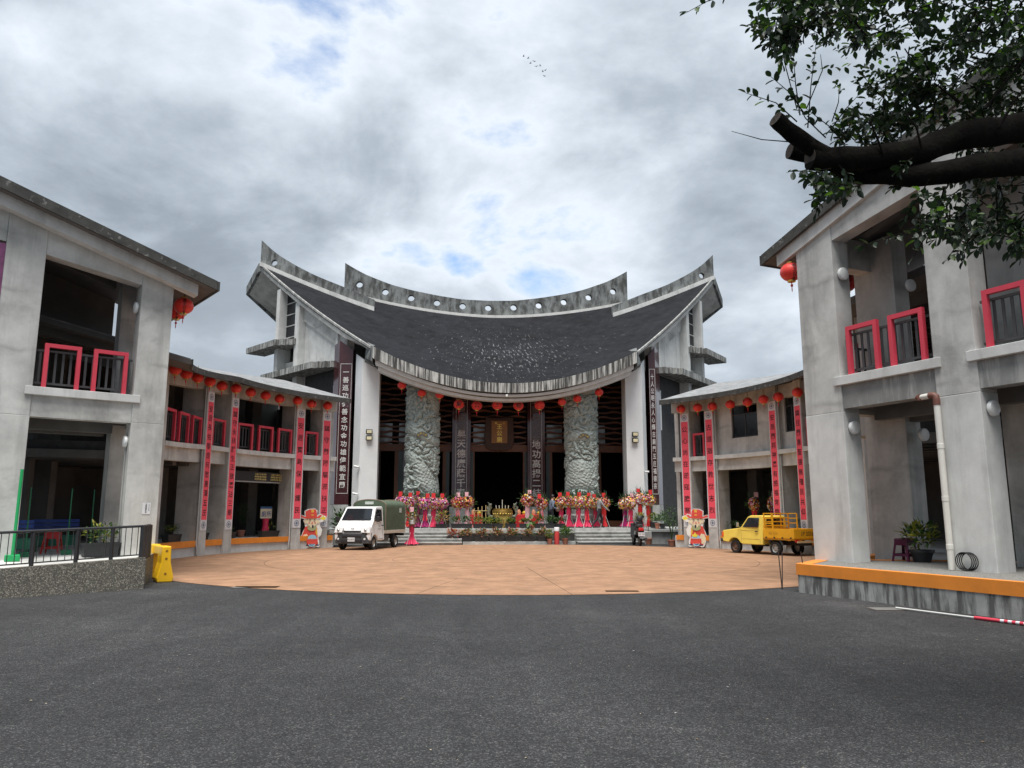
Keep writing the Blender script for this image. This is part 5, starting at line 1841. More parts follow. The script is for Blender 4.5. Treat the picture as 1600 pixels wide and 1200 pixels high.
PINKS = [0, 0, 1, 5, 7, 2, 4, 3, 8, 9]; MIXED = [5, 2, 3, 4, 6, 5, 0, 8, 9]; WARM = [3, 6, 4, 5, 2, 0, 8, 9, 3]
stands = [(626, .75, PINKS, 'red', 'red', 'flower stand of pink blooms half hidden by the truck canvas', None),
          (638, .9, PINKS, 'red', 'red', 'flower stand with red ribbon right beside the truck canvas', None),
          (652, 1.1, PINKS, 'magenta', 'red', 'flower stand of lilac and pink blooms set back before the dragon column', None),
          (664, .55, PINKS, 'magenta', 'red', 'flower stand with magenta ribbon and red bow', 'red'),
          (677, .55, PINKS, 'hot', 'red', 'flower stand with hot pink ribbon spreading widely at its foot', None),
          (690, .95, PINKS, 'magenta', 'red', 'flower stand of magenta blooms behind the pale-leaved planter', None),
          (715, .7, MIXED, 'pink', 'pink', 'flower stand with pale pink ribbon and crimson bow before the left door pillar', 'red'),
          (730, .85, MIXED, 'pink', 'pink', 'flower stand with plain pale pink ribbon beside the main door', None),
          (824, .7, MIXED, 'pink', 'pink', 'tall mixed flower stand with long pale pink ribbon right of the burner', None),
          (846, .95, MIXED, 'pink', 'red', 'flower stand with red and pale pink ribbon before the right door pillar', 'red'),
          (877, .95, MIXED, 'hot', 'red', 'flower stand with hot pink ribbon nearest the person in blue', None),
          (889, .9, WARM, 'hot', 'red', 'flower stand of cream blooms over hot pink ribbon', None),
          (904, .5, WARM, 'hot', 'red', 'flower stand with slim hot pink ribbon at the top of the right steps', None),
          (917, .5, WARM, 'hot', 'red', 'flower stand with hot pink ribbon and red bow at the top of the right steps', 'red'),
          (931, 1.0, WARM, 'hot', 'red', 'flower stand mostly hidden by the person in grey', None),
          (944, .6, MIXED, 'red', 'red', 'flower stand with bright red ribbon beyond the person in grey', None),
          (977, .8, WARM, 'magenta', 'pink', 'flower stand of orange blooms over magenta ribbon by the white column', None),
          (986, .55, WARM, 'hot', 'pink', 'flower stand with hot pink ribbon by the white column', None),
          (1001, .75, WARM, 'red', 'red', 'flower stand with red ribbon and tall red card by the white column', None),
          (1014, .6, WARM, 'red', 'red', 'flower stand with broad red ribbon beside the corner pillar', None)]
for i, (px, ly, pal, cl, card, lab, tail) in enumerate(stands):
    p = tl(px, 825, ly)
    flower_stand(tw(p.x, ly, .805), lab, pal, cl, card, 300 + i, h=1.0 if i not in (8, 18, 19) else 1.12, tail=tail, base_r=.30 if cl in ('hot', 'magenta') else .2, wide=.36 if i != 19 else .4)
p = on_z(643, 853)
fs = flower_stand((p.x, p.y, .012), 'lone flower stand on the plaza with tall hot pink ribbon column', [8, 9, 3, 4, 8, 9, 2], 'hot', 'pink', 401, h=1.0, wide=.2, base_r=.36)
build('white_collar', MB().lathe([(.15, 1.05), (.16, 1.22), (.14, 1.24)], 16), paper_white, fs, smooth=40)
# red bollard with white top
p = tl(870, 849, -1.05)
bo = thing('red_bollard', 'short red cylinder with a white top standing by the right steps', 'bollard', tw(p.x, -1.05, .0))
build('body', MB().lathe([(.13, .012), (.13, .68)], 20), mat('bollard_red', (.5, .05, .05), .5), bo, smooth=40)
build('top', MB().lathe([(.135, .682), (.135, .86), (.12, .88)], 20), paper_white, bo, smooth=40)

# ------------------------------------------------------------------ gold incense burner
p = tl(785, 812, 1.3)
ib = thing('incense_burner', 'gold incense burner bowl with two rearing dragon handles before the main door', 'incense burner', tw(p.x, 1.3, .81), TH)
build('bowl', MB().lathe([(.16, .0), (.2, .25), (.34, .42), (.50, .6), (.56, .78), (.55, .92), (.47, .97), (.5, 1.02), (.44, 1.02), (.40, .95)], 36), brass, ib, smooth=50)
for k in range(3):
    a = k * 2.094 + .5
    build('foot', MB().tube([(.25 * math.cos(a), .25 * math.sin(a), .42), (.38 * math.cos(a), .38 * math.sin(a), .2), (.33 * math.cos(a), .33 * math.sin(a), 0)], [.08, .055, .07], 8), brass, ib, smooth=60)
for k in range(9):
    a = -math.pi / 2 + (k - 4) * .3
    build('relief_boss', MB().lathe([(.0, -.05), (.05, -.03), (.06, 0), (.05, .03), (.0, .05)], 8, (.53 * math.cos(a), .53 * math.sin(a), .74)), brass, ib, smooth=60)
dragon_grey = mat('dragon_verdigris', (.22, .23, .18), .5, metal=.4, var=.3, scale=14)
for sg in (-1, 1):
    pth = [(sg * .5, 0, .62), (sg * .68, 0, .6), (sg * .78, 0, .78), (sg * .70, 0, .98), (sg * .62, -.02, 1.08), (sg * .68, -.06, 1.22), (sg * .60, -.1, 1.28)]
    h_ = build('dragon_handle', MB().tube(pth, [.07, .08, .075, .07, .07, .085, .04], 10), dragon_grey, ib, smooth=70)
    for dz in (0, .05):
        build('horn', MB().tube([(sg * .67, -.04, 1.24), (sg * .76, -.02 + dz, 1.33), (sg * .8, dz, 1.36)], [.025, .016, .004], 6), dragon_grey, h_)
    build('mane', MB().prism([Vector((sg * .72, -.02, 1.2)), Vector((sg * .86, -.02, 1.12)), Vector((sg * .84, -.02, .95)), Vector((sg * .74, -.02, 1.0))], [Vector((sg * .72, .03, 1.2)), Vector((sg * .86, .03, 1.12)), Vector((sg * .84, .03, .95)), Vector((sg * .74, .03, 1.0))]), dragon_grey, h_)
for k in range(5):
    build('incense_stick', MB().tube([((k - 2) * .16, .1, .95), ((k - 2) * .17, .1, 1.2 if k != 2 else 1.5)], .018, 6), pvc, ib)
# bamboo fence beside it
p0, p1 = tl(741, 812, 1.6), tl(765, 812, 1.6)
bf = thing('bamboo_fence', 'short pale bamboo fence left of the gold burner', 'fence', tw(p0.x, 1.6, .81), TH)
bam = mat('bamboo', (.50, .38, .18), .5, var=.15)
L_ = p1.x - p0.x
for k in range(5):
    build('cane', MB().tube([(L_ * k / 4, 0, 0), (L_ * k / 4, 0, 1.05 + .05 * k)], .026, 8), bam, bf, smooth=50)
for z in (.35, .9):
    build('rail', MB().tube([(-.05, -.035, z), (L_ + .05, -.035, z)], .022, 8), bam, bf, smooth=50)
for (px, lab, c) in ((744, 'low red table front with offerings behind the bamboo fence', 'red'), (815, 'red draped table with small offerings behind the pale pink ribbon', 'red'), (838, 'red draped offering table behind the right door-side flowers', 'red')):
    p = tl(px, 815, 1.9)
    t = thing('offering_table', lab, 'table', tw(p.x, 1.9, .81), TH)
    build('cloth', MB().box(0, 0, .35, .7, .4, .7), cloth[c], t, bevel=.02)
    build('offering', MB().lathe([(.1, .7), (.12, .85), (.05, .98)], 12, (-.15, 0, 0)), PET[4], t, smooth=50)
    build('offering', MB().lathe([(.1, .7), (.13, .8), (.04, .9)], 12, (.15, 0, 0)), PET[3], t, smooth=50)

# ------------------------------------------------------------------ vehicles
def wheel(parent, x, y, r=.29, w=.17, rim=wheel_steel, side=1):
    q = MB().lathe([(r * .6, -w / 2), (r * .93, -w / 2), (r, -w * .36), (r, w * .36), (r * .93, w / 2), (r * .6, w / 2)], 32, cap=False)
    M = Matrix.Translation((x, y, r)) @ Matrix.Rotation(math.pi / 2, 4, 'X')
    o = build('wheel', q.xf(M), rubber, parent, smooth=40)
    q = MB().lathe([(.02, side * w * -.30), (r * .22, side * w * -.32), (r * .26, side * w * -.22), (r * .5, side * w * -.18), (r * .55, side * w * -.36), (r * .62, side * w * -.40), (r * .62, 0), (.02, 0)], 28)
    build('rim', q.xf(M), rim, o, smooth=35)
    for k in range(6):
        a = k * math.pi / 3
        q = MB().box(x + r * .38 * math.cos(a), y + side * w * .2, r + r * .38 * math.sin(a), .035, .01, .035)
        build('vent_hole', q, rubber, o)
    return o


def side_body(prof, hw, top_in, zt0, zt1, m_name='body'):
    """extrude a side profile (x, z); half width narrows above zt0 to hw - top_in at zt1"""
    def yy(z):
        t = max(0, min(1, (z - zt0) / (zt1 - zt0))); return hw - top_in * t
    A = [Vector((x, -yy(z), z)) for x, z in prof]; B = [Vector((x, yy(z), z)) for x, z in prof]
    return MB().prism(A, B), yy


def arch(cx, r, z0, n=10):
    """points of a wheel arch from front to rear at height z0"""
    a0 = math.asin(max(-1, min(1, (z0 - .29) / r)))
    return [(cx + r * math.cos(a0 + (math.pi - 2 * a0) * i / n), .29 + r * math.sin(a0 + (math.pi - 2 * a0) * i / n)) for i in range(n + 1)]


def side_panel(yy, pts, sgn, off, th=.01):
    """panel on the body side: pts (x,z) kept just outside the skin"""
    A = [Vector((x, sgn * (yy(z) + off), z)) for x, z in pts]
    B = [Vector((x, sgn * (yy(z) + off - th), z)) for x, z in pts]
    return MB().prism(A, B)


def white_truck():
    f = Vector((-.24, -.97)).normalized()
    c = (on_z(583, 859.0) + on_z(533, 859.5)) / 2          # middle of the front axle
    org = Vector((c.x, c.y)) - f * 1.05
    t = thing('white_truck', 'white cab-over pickup truck with green canvas cover over its bed', 'truck', (org.x, org.y, .012), math.atan2(f.y, f.x))
    k = 1.0
    ar = arch(1.05, .36, .40)
    prof = [(1.60, .42), (1.62, .62), (1.56, .92), (1.50, 1.0), (1.26, 1.24), (.84, 1.83), (.70, 1.875), (.1, 1.89), (.0, 1.86), (.0, .40)] + [(.30, .38)] + list(reversed(ar))
    mb, yy = side_body(prof, .83, .13, 1.1, 1.88)
    body = build('cab', mb, white_paint, t, smooth=30, bevel=.035)
    # windscreen and side windows
    n = Vector((.59, 0, .42)).normalized() * .014
    ws = [Vector((1.245, -.70, 1.275)), Vector((1.245, .70, 1.275)), Vector((.875, .615, 1.79)), Vector((.875, -.615, 1.79))]
    build('windscreen', MB().prism([p + n for p in ws], [p + n - n * .6 for p in ws]), glass_auto, t)
    for sg in (-1, 1):
        build('side_window', side_panel(yy, [(1.08, 1.24), (.28, 1.24), (.22, 1.76), (.78, 1.76)], sg, .012), glass_auto, t)
        for pts in ([(.16, .46), (.17, .46), (.17, 1.8), (.16, 1.8)], [(1.16, 1.2), (1.17, 1.2), (1.17, .72), (1.16, .72)], [(.17, .46), (.68, .46), (.68, .47), (.17, .47)]):
            build('door_seam', side_panel(yy, pts, sg, .004, .006), rubber, t)
        build('door_handle', side_panel(yy, [(.22, 1.02), (.36, 1.02), (.36, 1.07), (.22, 1.07)], sg, .025, .03), black_plastic, t)
        m = build('mirror', MB().box(1.08, sg * .97, 1.33, .07, .16, .24), black_plastic, t, bevel=.03)
        build('mirror_arm', MB().tube([(1.06, sg * .82, 1.28), (1.08, sg * .93, 1.32)], .018, 6), black_plastic, m)
        hl = [Vector((1.60, sg * .40, .97)), Vector((1.55, sg * .81, 1.02)), Vector((1.62, sg * .84, .74)), Vector((1.66, sg * .46, .76))]
        build('headlight', MB().prism([p + Vector((.035, 0, 0)) for p in hl], [p - Vector((.05, 0, 0)) for p in hl]), headlight_mat, t, bevel=.01)
        build('lamp_bulb', MB().lathe([(.0, -.0), (.06, .0), (.05, .02), (.0, .025)], 14).xf(Matrix.Translation((1.672, sg * .64, .86)) @ Matrix.Rotation(math.pi / 2, 4, 'Y')), chrome, t, smooth=60)
        build('fog_lamp', MB().lathe([(.045, 0), (.045, .02), (.0, .025)], 14).xf(Matrix.Translation((1.675, sg * .62, .48)) @ Matrix.Rotation(math.pi / 2, 4, 'Y')), headlight_mat, t, smooth=60)
    # bumper
    b = [(1.40, -.84), (1.60, -.80), (1.67, -.55), (1.69, 0), (1.67, .55), (1.60, .80), (1.40, .84)]
    A = [Vector((x, y, .28)) for x, y in b]; B = [Vector((x - .02, y, .73)) for x, y in b]
    bp = build('bumper', MB().prism(A, B), dark_bumper, t, smooth=35, bevel=.025)
    build('grille_slot', MB().box(1.655, 0, .60, .06, .9, .07), black_plastic, bp)
    build('intake_slot', MB().box(1.675, 0, .40, .04, 1.0, .09), black_plastic, bp)
    build('upper_grille', MB().box(1.625, 0, .80, .05, .80, .07), black_plastic, t)
    pl = build('number_plate', MB().box(1.70, .0, .46, .012, .34, .17), paper_white, t)
    tx = text_mb('BCJ-8674', .085); tx.xf(Matrix.Translation((1.7095, 0, .455)) @ Matrix.Rotation(math.pi / 2, 4, 'Z'))
    build('lettering', tx, mat('plate_ink', (.03, .06, .05), .6), pl, recalc=False)
    em = MB().lathe([(.075, -.004), (.075, .006), (.055, .006), (.055, -.004)], 20, cap=False, sx=.62).xf(Matrix.Translation((1.565, 0, .955)) @ Matrix.Rotation(R_(76), 4, 'Y'))
    build('badge', em, chrome, t)
    # wipers
    for sg in (-.35, .3):
        build('wiper', MB().tube([(1.265, sg, 1.29), (1.20, sg + .42, 1.36)], .008, 5), rubber, t)
    # door lettering in two lines
    for zz, tx_, sz in ((1.02, '金順', .09), (.90, '二結公廟', .08)):
        for sg in (-1, 1):
            g = horiz_text(tx_, sz, sz * 1.15)
            y = yy(zz) + .007
            if sg > 0:
                g.xf(Matrix.Translation((.62, y, zz)) @ Matrix.Rotation(math.pi, 4, 'Z'))
            else:
                g.xf(Matrix.Translation((.62, -y, zz)))
            build('lettering', g, mat('door_ink_%d%d' % (sg, int(zz * 100)), (.10, .10, .06), .6), t, recalc=False)
    # chassis, bed, wheels
    build('chassis', MB().box(-.75, 0, .48, 3.1, .7, .16), rubber, t)
    build('bed_frame', MB().box(-1.32, 0, .74, 2.52, 1.62, .14), mat('bed_tan', (.48, .43, .36), .7, var=.15), t, bevel=.01)
    build('underrun_bar', MB().box(-2.5, 0, .58, .12, 1.5, .12), dark_metal, t)
    for sg in (-1, 1):
        build('mudguard', MB().box(-1.12, sg * .72, .45, .03, .22, .42), rubber, t)
        build('side_tank', MB().box(-.38, sg * .62, .48, .55, .28, .28), dark_bumper, t, bevel=.02)
    # canvas cover with ribs, sagging between hoops
    rings = []
    for i in range(25):
        x = -.10 - 2.42 * i / 24
        sag = .018 * abs(math.sin(math.pi * i / 6))
        row = []
        for j in range(33):
            a = j / 32
            if a < .3:
                y, z = -.80, .80 + 1.10 * a / .3
            elif a > .7:
                y, z = .80, .80 + 1.10 * (1 - a) / .3
            else:
                th = math.pi * (1 - (a - .3) / .4)
                y, z = .80 * math.cos(th), 1.90 + .30 * math.sin(th) ** .8
            w = 1 - sag * .7 + .012 * noise.noise(Vector((x * 3, y * 3, z * 3)))
            row.append(Vector((x, y * w, .80 + (z - .80) * (1 - sag * .5))))
        rings.append(row)
    cv = build('canvas_cover', MB().loft(rings, True, True), canvas_green, t, smooth=50)
    for x in (-.12, -2.5):
        rib = [Vector((x, p.y * 1.012, p.z + (.012 if p.z > 1.8 else 0))) for p in rings[0]]
        build('canvas_hem', MB().tube(rib, .018, 6), mat('hem_tan_%d' % int(-x * 10), (.20, .14, .10), .8), cv)
    build('canvas_label', MB().box(-.085, .0, 2.05, .006, .42, .13), mat('label_grey', (.40, .44, .40), .7, var=.3, scale=30), cv)
    for sg in (-1, 1):
        build('canvas_label', MB().box(-1.9, sg * .802, 1.72, .28, .006, .22), mat('label_side_%d' % sg, (.42, .46, .43), .7, var=.3, scale=30), cv)
    for x in (1.05, -1.45):
        for sg in (-1, 1):
            wheel(t, x, sg * .70, .285, .17, wheel_steel, sg)
    return t


def yellow_truck():
    a = on_z(1155.5, 858.3); b = on_z(1217, 861.3)
    f = (Vector((a.x, a.y)) - Vector((b.x, b.y))).normalized()
    f = Vector((-.50, .866)).normalized()
    left = Vector((-f.y, f.x))
    mid = (Vector((a.x, a.y)) + Vector((b.x, b.y))) / 2
    org = (mid - left * .50) * .905
    t = thing('yellow_truck', 'old yellow pickup truck with an open guard frame behind its cab', 'truck', (org.x, org.y, .012), math.atan2(f.y, f.x))
    place(t, (org.x, org.y, .012), math.atan2(f.y, f.x), .93)
    wb = 2.2
    ax0, ax1 = wb / 2, -wb / 2
    ar = arch(ax0, .37, .46)
    prof = [(1.78, .50), (1.80, .62), (1.79, .92), (1.72, .97), (.72, 1.09), (.36, 1.56), (.22, 1.615), (-.42, 1.62), (-.50, 1.58), (-.52, 1.0), (-.50, .40), (.62, .40)] + list(reversed(ar))
    mb, yy = side_body(prof, .76, .12, 1.05, 1.62)
    build('cab', mb, yellow_paint, t, smooth=30, bevel=.025)
    n = Vector((.47, 0, .36)).normalized() * .012
    ws = [Vector((.68, -.66, 1.14)), Vector((.68, .66, 1.14)), Vector((.39, .58, 1.53)), Vector((.39, -.58, 1.53))]
    build('windscreen', MB().prism([p + n for p in ws], [p + n - n * .6 for p in ws]), glass_auto, t)
    build('rear_window', MB().box(-.525, 0, 1.33, .02, 1.0, .34), glass_auto, t)
    for sg in (-1, 1):
        build('side_window', side_panel(yy, [(.60, 1.12), (-.28, 1.12), (-.28, 1.52), (.32, 1.52)], sg, .010), glass_auto, t)
        build('door_handle', side_panel(yy, [(-.26, .93), (-.10, .93), (-.10, .97), (-.26, .97)], sg, .022, .026), black_plastic, t)
        for pts in ([(-.36, .46), (-.35, .46), (-.35, 1.56), (-.36, 1.56)], [(.68, 1.08), (.69, 1.08), (.69, .5), (.68, .5)], [(-.35, .98), (.68, .98), (.68, .988), (-.35, .988)], [(-.35, .62), (.66, .62), (.66, .628), (-.35, .628)]):
            build('door_seam', side_panel(yy, pts, sg, .003, .005), rust_brown, t)
        build('marker_lamp', MB().box(1.76, sg * .73, .80, .10, .09, .20), mat('amber_%d' % sg, (.75, .12, .02), .3), t)
        build('headlight', MB().box(1.80, sg * .52, .80, .04, .26, .18), headlight_mat, t, bevel=.01)
        m = build('mirror', MB().box(.74, sg * .90, 1.22, .05, .13, .19), chrome, t, bevel=.02)
        build('mirror_arm', MB().tube([(.72, sg * .75, 1.1), (.74, sg * .88, 1.18)], .012, 6), chrome, m)
    build('grille', MB().box(1.80, 0, .80, .03, .76, .16), black_plastic, t)
    build('front_bumper', MB().box(1.86, 0, .55, .16, 1.52, .14), dark_bumper, t, bevel=.03)
    build('chassis', MB().box(-.4, 0, .48, 3.4, .62, .14), rubber, t)
    build('axle_tank', MB().box(-.15, .5, .45, .7, .25, .22), rubber, t)
    # bed: hinged side boards, tailgate and guard frame
    x0, x1 = -.58, -2.12; zb, zt = .70, 1.08
    build('bed_floor', MB().box((x0 + x1) / 2, 0, zb - .03, x0 - x1, 1.52, .08), yellow_deep, t)
    for sg in (-1, 1):
        sb = build('side_board', MB().box((x0 + x1) / 2, sg * .775, (zb + zt) / 2, x0 - x1, .035, zt - zb), yellow_deep, t, bevel=.006)
        for k in range(4):
            build('hinge', MB().box(x0 - .15 - k * .42, sg * .80, zb + .02, .07, .02, .06), rubber, sb)
        build('rear_fender', MB().tube([(ax1 + .40 * math.cos(q), sg * .68, .29 + .40 * math.sin(q)) for q in [math.pi * i / 10 for i in range(2, 10)]], .05, 6), dark_bumper, t)
        build('tail_lamp', MB().box(x1 - .03, sg * .62, .60, .04, .22, .08), tail_red, t)
    tx = text_mb('AS  016', .15); tx.xf(Matrix.Translation((-1.1, .797, .90)) @ Matrix.Rotation(math.pi, 4, 'Z'))
    build('lettering', tx, mat('faded_ink', (.34, .17, .02), .7), t, recalc=False)
    tg = build('tailgate', MB().box(x1 - .02, 0, (zb + zt) / 2, .035, 1.58, zt - zb), yellow_deep, t, bevel=.006)
    tx = text_mb('1P 2036', .24); tx.xf(Matrix.Translation((x1 - .041, 0, .89)) @ Matrix.Rotation(-math.pi / 2, 4, 'Z'))
    build('lettering', tx, ink, tg, recalc=False)
    build('headboard', MB().box(x0 + .02, 0, (zb + zt) / 2, .035, 1.5, zt - zb), yellow_deep, t)
    gx = x0 - .02
    for sg in (-.74, -.28, .28, .74):
        build('guard_post', MB().box(gx, sg, 1.40, .04, .045, .64), yellow_deep, t)
    for z in (1.2, 1.36, 1.52, 1.70):
        build('guard_bar', MB().box(gx - .03, 0, z, .025, 1.52, .045), yellow_deep, t)
    for sg in (-1, 1):
        for z in (1.3, 1.5, 1.70):
            build('guard_side_bar', MB().box(gx - .24, sg * .74, z, .42, .03, .04), yellow_deep, t)
        build('guard_post', MB().box(gx - .46, sg * .74, 1.40, .04, .045, .64), yellow_deep, t)
    build('rear_bumper', MB().box(x1 - .06, 0, .56, .06, 1.3, .07), mat('bumper_pale', (.5, .38, .2), .6), t)
    for x in (ax0, ax1):
        for sg in (-1, 1):
            wheel(t, x, sg * .64, .285, .18, rust_brown if x > 0 else wheel_steel, sg)
    return t


white_truck()
yellow_truck()


def scooter():
    p = on_z(1000, 853.5)
    f = Vector((-.05, 1)).normalized()
    t = thing('motor_scooter', 'black motor scooter with red tail lamp parked against the temple bench', 'scooter', (p.x, p.y, .012), math.atan2(f.y, f.x))
    place(t, (p.x, p.y, .012), math.atan2(f.y, f.x), 1.15)
    for x in (-.02, 1.22):
        o = build('wheel', MB().lathe([(.10, -.05), (.19, -.055), (.225, -.03), (.225, .03), (.19, .055), (.10, .05)], 28, cap=False).xf(Matrix.Translation((x, 0, .225)) @ Matrix.Rotation(math.pi / 2, 4, 'X')), rubber, t, smooth=40)
        build('rim', MB().lathe([(.01, -.03), (.13, -.045), (.13, .045), (.01, .03)], 20).xf(Matrix.Translation((x, 0, .225)) @ Matrix.Rotation(math.pi / 2, 4, 'X')), wheel_steel, o, smooth=40)
    sec = [(-.32, .10, .62, .76), (-.15, .17, .50, .80), (.2, .18, .42, .80), (.5, .15, .40, .70), (.62, .12, .3, .5)]
    rings = [[Vector((x, w * math.cos(a), (z0 + z1) / 2 + (z1 - z0) / 2 * math.sin(a))) for a in [2 * math.pi * i / 14 for i in range(14)]] for x, w, z0, z1 in sec]
    build('rear_body', MB().loft(rings, True, True), mat('scooter_black', (.015, .015, .017), .2, coat=.5), t, smooth=60)
    build('floorboard', MB().box(.75, 0, .33, .5, .32, .08), black_plastic, t, bevel=.02)
    rings = [[Vector((x, w * math.cos(a), z + .07 * math.sin(a))) for a in [2 * math.pi * i / 12 for i in range(12)]] for x, w, z in ((-.25, .09, .82), (0, .15, .85), (.3, .15, .83), (.55, .08, .80))]
    build('seat', MB().loft(rings, True, True), mat('seat_black', (.03, .03, .032), .55), t, smooth=60)
    build('front_shield', MB().prism([Vector((1.0, -.2, .35)), Vector((1.0, .2, .35)), Vector((1.12, .17, .95)), Vector((1.12, -.17, .95))], [Vector((1.1, -.16, .35)), Vector((1.1, .16, .35)), Vector((1.2, .12, .95)), Vector((1.2, -.12, .95))]), black_plastic, t, bevel=.03)
    build('fork', MB().tube([(1.08, 0, 1.0), (1.22, 0, .24)], .03, 8), black_plastic, t)
    hb = build('handlebar', MB().tube([(1.0, -.34, 1.02), (1.06, -.12, 1.04), (1.06, .12, 1.04), (1.0, .34, 1.02)], .02, 8), black_plastic, t, smooth=50)
    for sg in (-1, 1):
        build('mirror', MB().lathe([(.0, -.01), (.06, -.01), (.06, .01), (.0, .015)], 14).xf(Matrix.Translation((1.02, sg * .38, 1.22)) @ Matrix.Rotation(math.pi / 2, 4, 'Y')), black_plastic, hb)
        build('mirror_arm', MB().tube([(1.02, sg * .28, 1.03), (1.02, sg * .36, 1.18)], .008, 5), black_plastic, hb)
    build('helmet', MB().lathe([(.13, 0), (.14, .08), (.12, .17), (.07, .22), (.0, .24)], 18, (.98, -.22, 1.04)), black_plastic, t, smooth=60)
    build('tail_lamp', MB().box(-.30, 0, .70, .08, .22, .13), tail_red, t, bevel=.025)
    build('rear_mudguard', MB().prism([Vector((-.28, -.08, .6)), Vector((-.28, .08, .6)), Vector((-.42, .08, .32)), Vector((-.42, -.08, .32))], [Vector((-.25, -.08, .6)), Vector((-.25, .08, .6)), Vector((-.39, .08, .32)), Vector((-.39, -.08, .32))]), black_plastic, t)
    np2 = build('number_plate', MB().box(-.375, 0, .50, .012, .28, .15), paper_white, t)
    tx = text_mb('MJT-205', .075); tx.xf(Matrix.Translation((-.384, 0, .50)) @ Matrix.Rotation(-math.pi / 2, 4, 'Z'))
    build('lettering', tx, ink, np2, recalc=False)
    build('exhaust', MB().tube([(.3, -.2, .25), (-.2, -.22, .3)], [.03, .06], 10), dark_bumper, t, smooth=50)


scooter()


# ------------------------------------------------------------------ people
def person(loc, rz, label, joints, jacket, seed):
    """joints: dict name -> (x, y, z) with +x forward, y left; one skinned surface"""
    t = thing('person', label, 'person', loc, rz)
    J = joints
    names = ['pelvis', 'waist', 'chest', 'neck', 'head0', 'head1', 'shL', 'elL', 'wrL', 'haL', 'shR', 'elR', 'wrR', 'haR', 'hipL', 'knL', 'anL', 'toL', 'hipR', 'knR', 'anR', 'toR']
    rad = dict(pelvis=(.16, .12), waist=(.15, .115), chest=(.185, .13), neck=(.06, .06), head0=(.075, .085), head1=(.085, .10), shL=(.07, .07), elL=(.052, .052), wrL=(.04, .04), haL=(.042, .026), hipL=(.095, .1), knL=(.065, .065), anL=(.048, .05), toL=(.045, .035))
    for k in list(rad):
        if k.endswith('L'):
            rad[k[:-1] + 'R'] = rad[k]
    edges = [('pelvis', 'waist'), ('waist', 'chest'), ('chest', 'neck'), ('neck', 'head0'), ('head0', 'head1')]
    for s in 'LR':
        edges += [('chest', 'sh' + s), ('sh' + s, 'el' + s), ('el' + s, 'wr' + s), ('wr' + s, 'ha' + s), ('pelvis', 'hip' + s), ('hip' + s, 'kn' + s), ('kn' + s, 'an' + s), ('an' + s, 'to' + s)]
    me = bpy.data.meshes.new('body')
    me.from_pydata([J[n] for n in names], [(names.index(a), names.index(b)) for a, b in edges], [])
    o = link('body_tmp', me)
    md = o.modifiers.new('skin', 'SKIN'); md.use_smooth_shade = True
    sv = me.skin_vertices[0].data
    for i, n in enumerate(names):
        sv[i].radius = rad[n]; sv[i].use_root = (n == 'pelvis')
    ss = o.modifiers.new('sub', 'SUBSURF'); ss.levels = 2; ss.render_levels = 2
    bpy.context.view_layer.update()
    ev = o.evaluated_get(bpy.context.evaluated_depsgraph_get())
    bm = bpy.data.meshes.new_from_object(ev)
    bpy.data.objects.remove(o)
    mats = [skin, jacket, trousers, shoe_mat]
    bm.materials.clear()
    for m in mats:
        bm.materials.append(m)
    P = {n: Vector(J[n]) for n in names}
    for f in bm.polygons:
        c = f.center
        best = min(names, key=lambda n: (P[n] - c).length)
        if best in ('head0', 'head1', 'haL', 'haR') or (best == 'neck' and c.z > P['neck'].z - .0):
            k = 0
        elif best in ('toL', 'toR') or (best in ('anL', 'anR') and c.z < P[best].z - .0):
            k = 3
        elif best in ('hipL', 'hipR', 'knL', 'knR', 'anL', 'anR'):
            k = 2
        elif best == 'pelvis':
            k = 1 if c.z > P['pelvis'].z - .08 else 2
        else:
            k = 1
        f.material_index = k
    bm.shade_smooth()
    body = link('body', bm, t)
    # hair cap, face features, fingers
    h = P['head1'] + Vector((-.012, 0, .03))
    rings = []
    for j in range(9):
        a = R_(-35 + 125 * j / 8); rr = .108 * math.cos(a)
        rings.append([h + Vector((rr * 1.02 * math.cos(q) - (.02 if j < 4 and math.cos(q) > .3 else 0), rr * .92 * math.sin(q), .115 * math.sin(a) + (.055 if j < 4 and math.cos(q) > .35 else 0))) for q in [2 * math.pi * i / 18 for i in range(18)]])
    build('hair', MB().loft(rings, True, True), hair, t, smooth=80)
    fc = (P['head0'] + P['head1']) / 2
    build('nose', MB().tube([fc + Vector((.08, 0, .03)), fc + Vector((.112, 0, -.005)), fc + Vector((.085, 0, -.02))], [.01, .016, .01], 6), skin, t, smooth=80)
    for sg in (-1, 1):
        build('eye', MB().lathe([(.0, -.01), (.012, 0), (.0, .01)], 8, fc + Vector((.085, sg * .033, .035))), ink, t, smooth=80)
        build('ear', MB().lathe([(.0, -.03), (.018, 0), (.0, .03)], 8, fc + Vector((0, sg * .088, .01))), skin, t, smooth=80)
    build('mouth', MB().box(fc.x + .083, fc.y, fc.z - .045, .01, .045, .01), mat('lips_%d' % seed, (.35, .12, .1), .5), t)
    for s, sg in (('L', 1), ('R', -1)):
        w = P['wr' + s]; hd = P['ha' + s]; d = (hd - w).normalized(); sd = d.orthogonal().normalized(); u = d.cross(sd)
        for k in range(4):
            b = hd + d * .02 + u * (k - 1.5) * .018
            L = (.065, .075, .07, .055)[k]
            build('finger', MB().tube([b, b + d * L * .5 + sd * .006, b + d * L * .85 + sd * .022], [.009, .0085, .006], 6), skin, t, smooth=80)
        b = w + d * .03 + u * .03
        build('thumb', MB().tube([b, b + u * .03 + d * .02, b + u * .035 + d * .05], [.011, .01, .007], 6), skin, t, smooth=80)
    return t


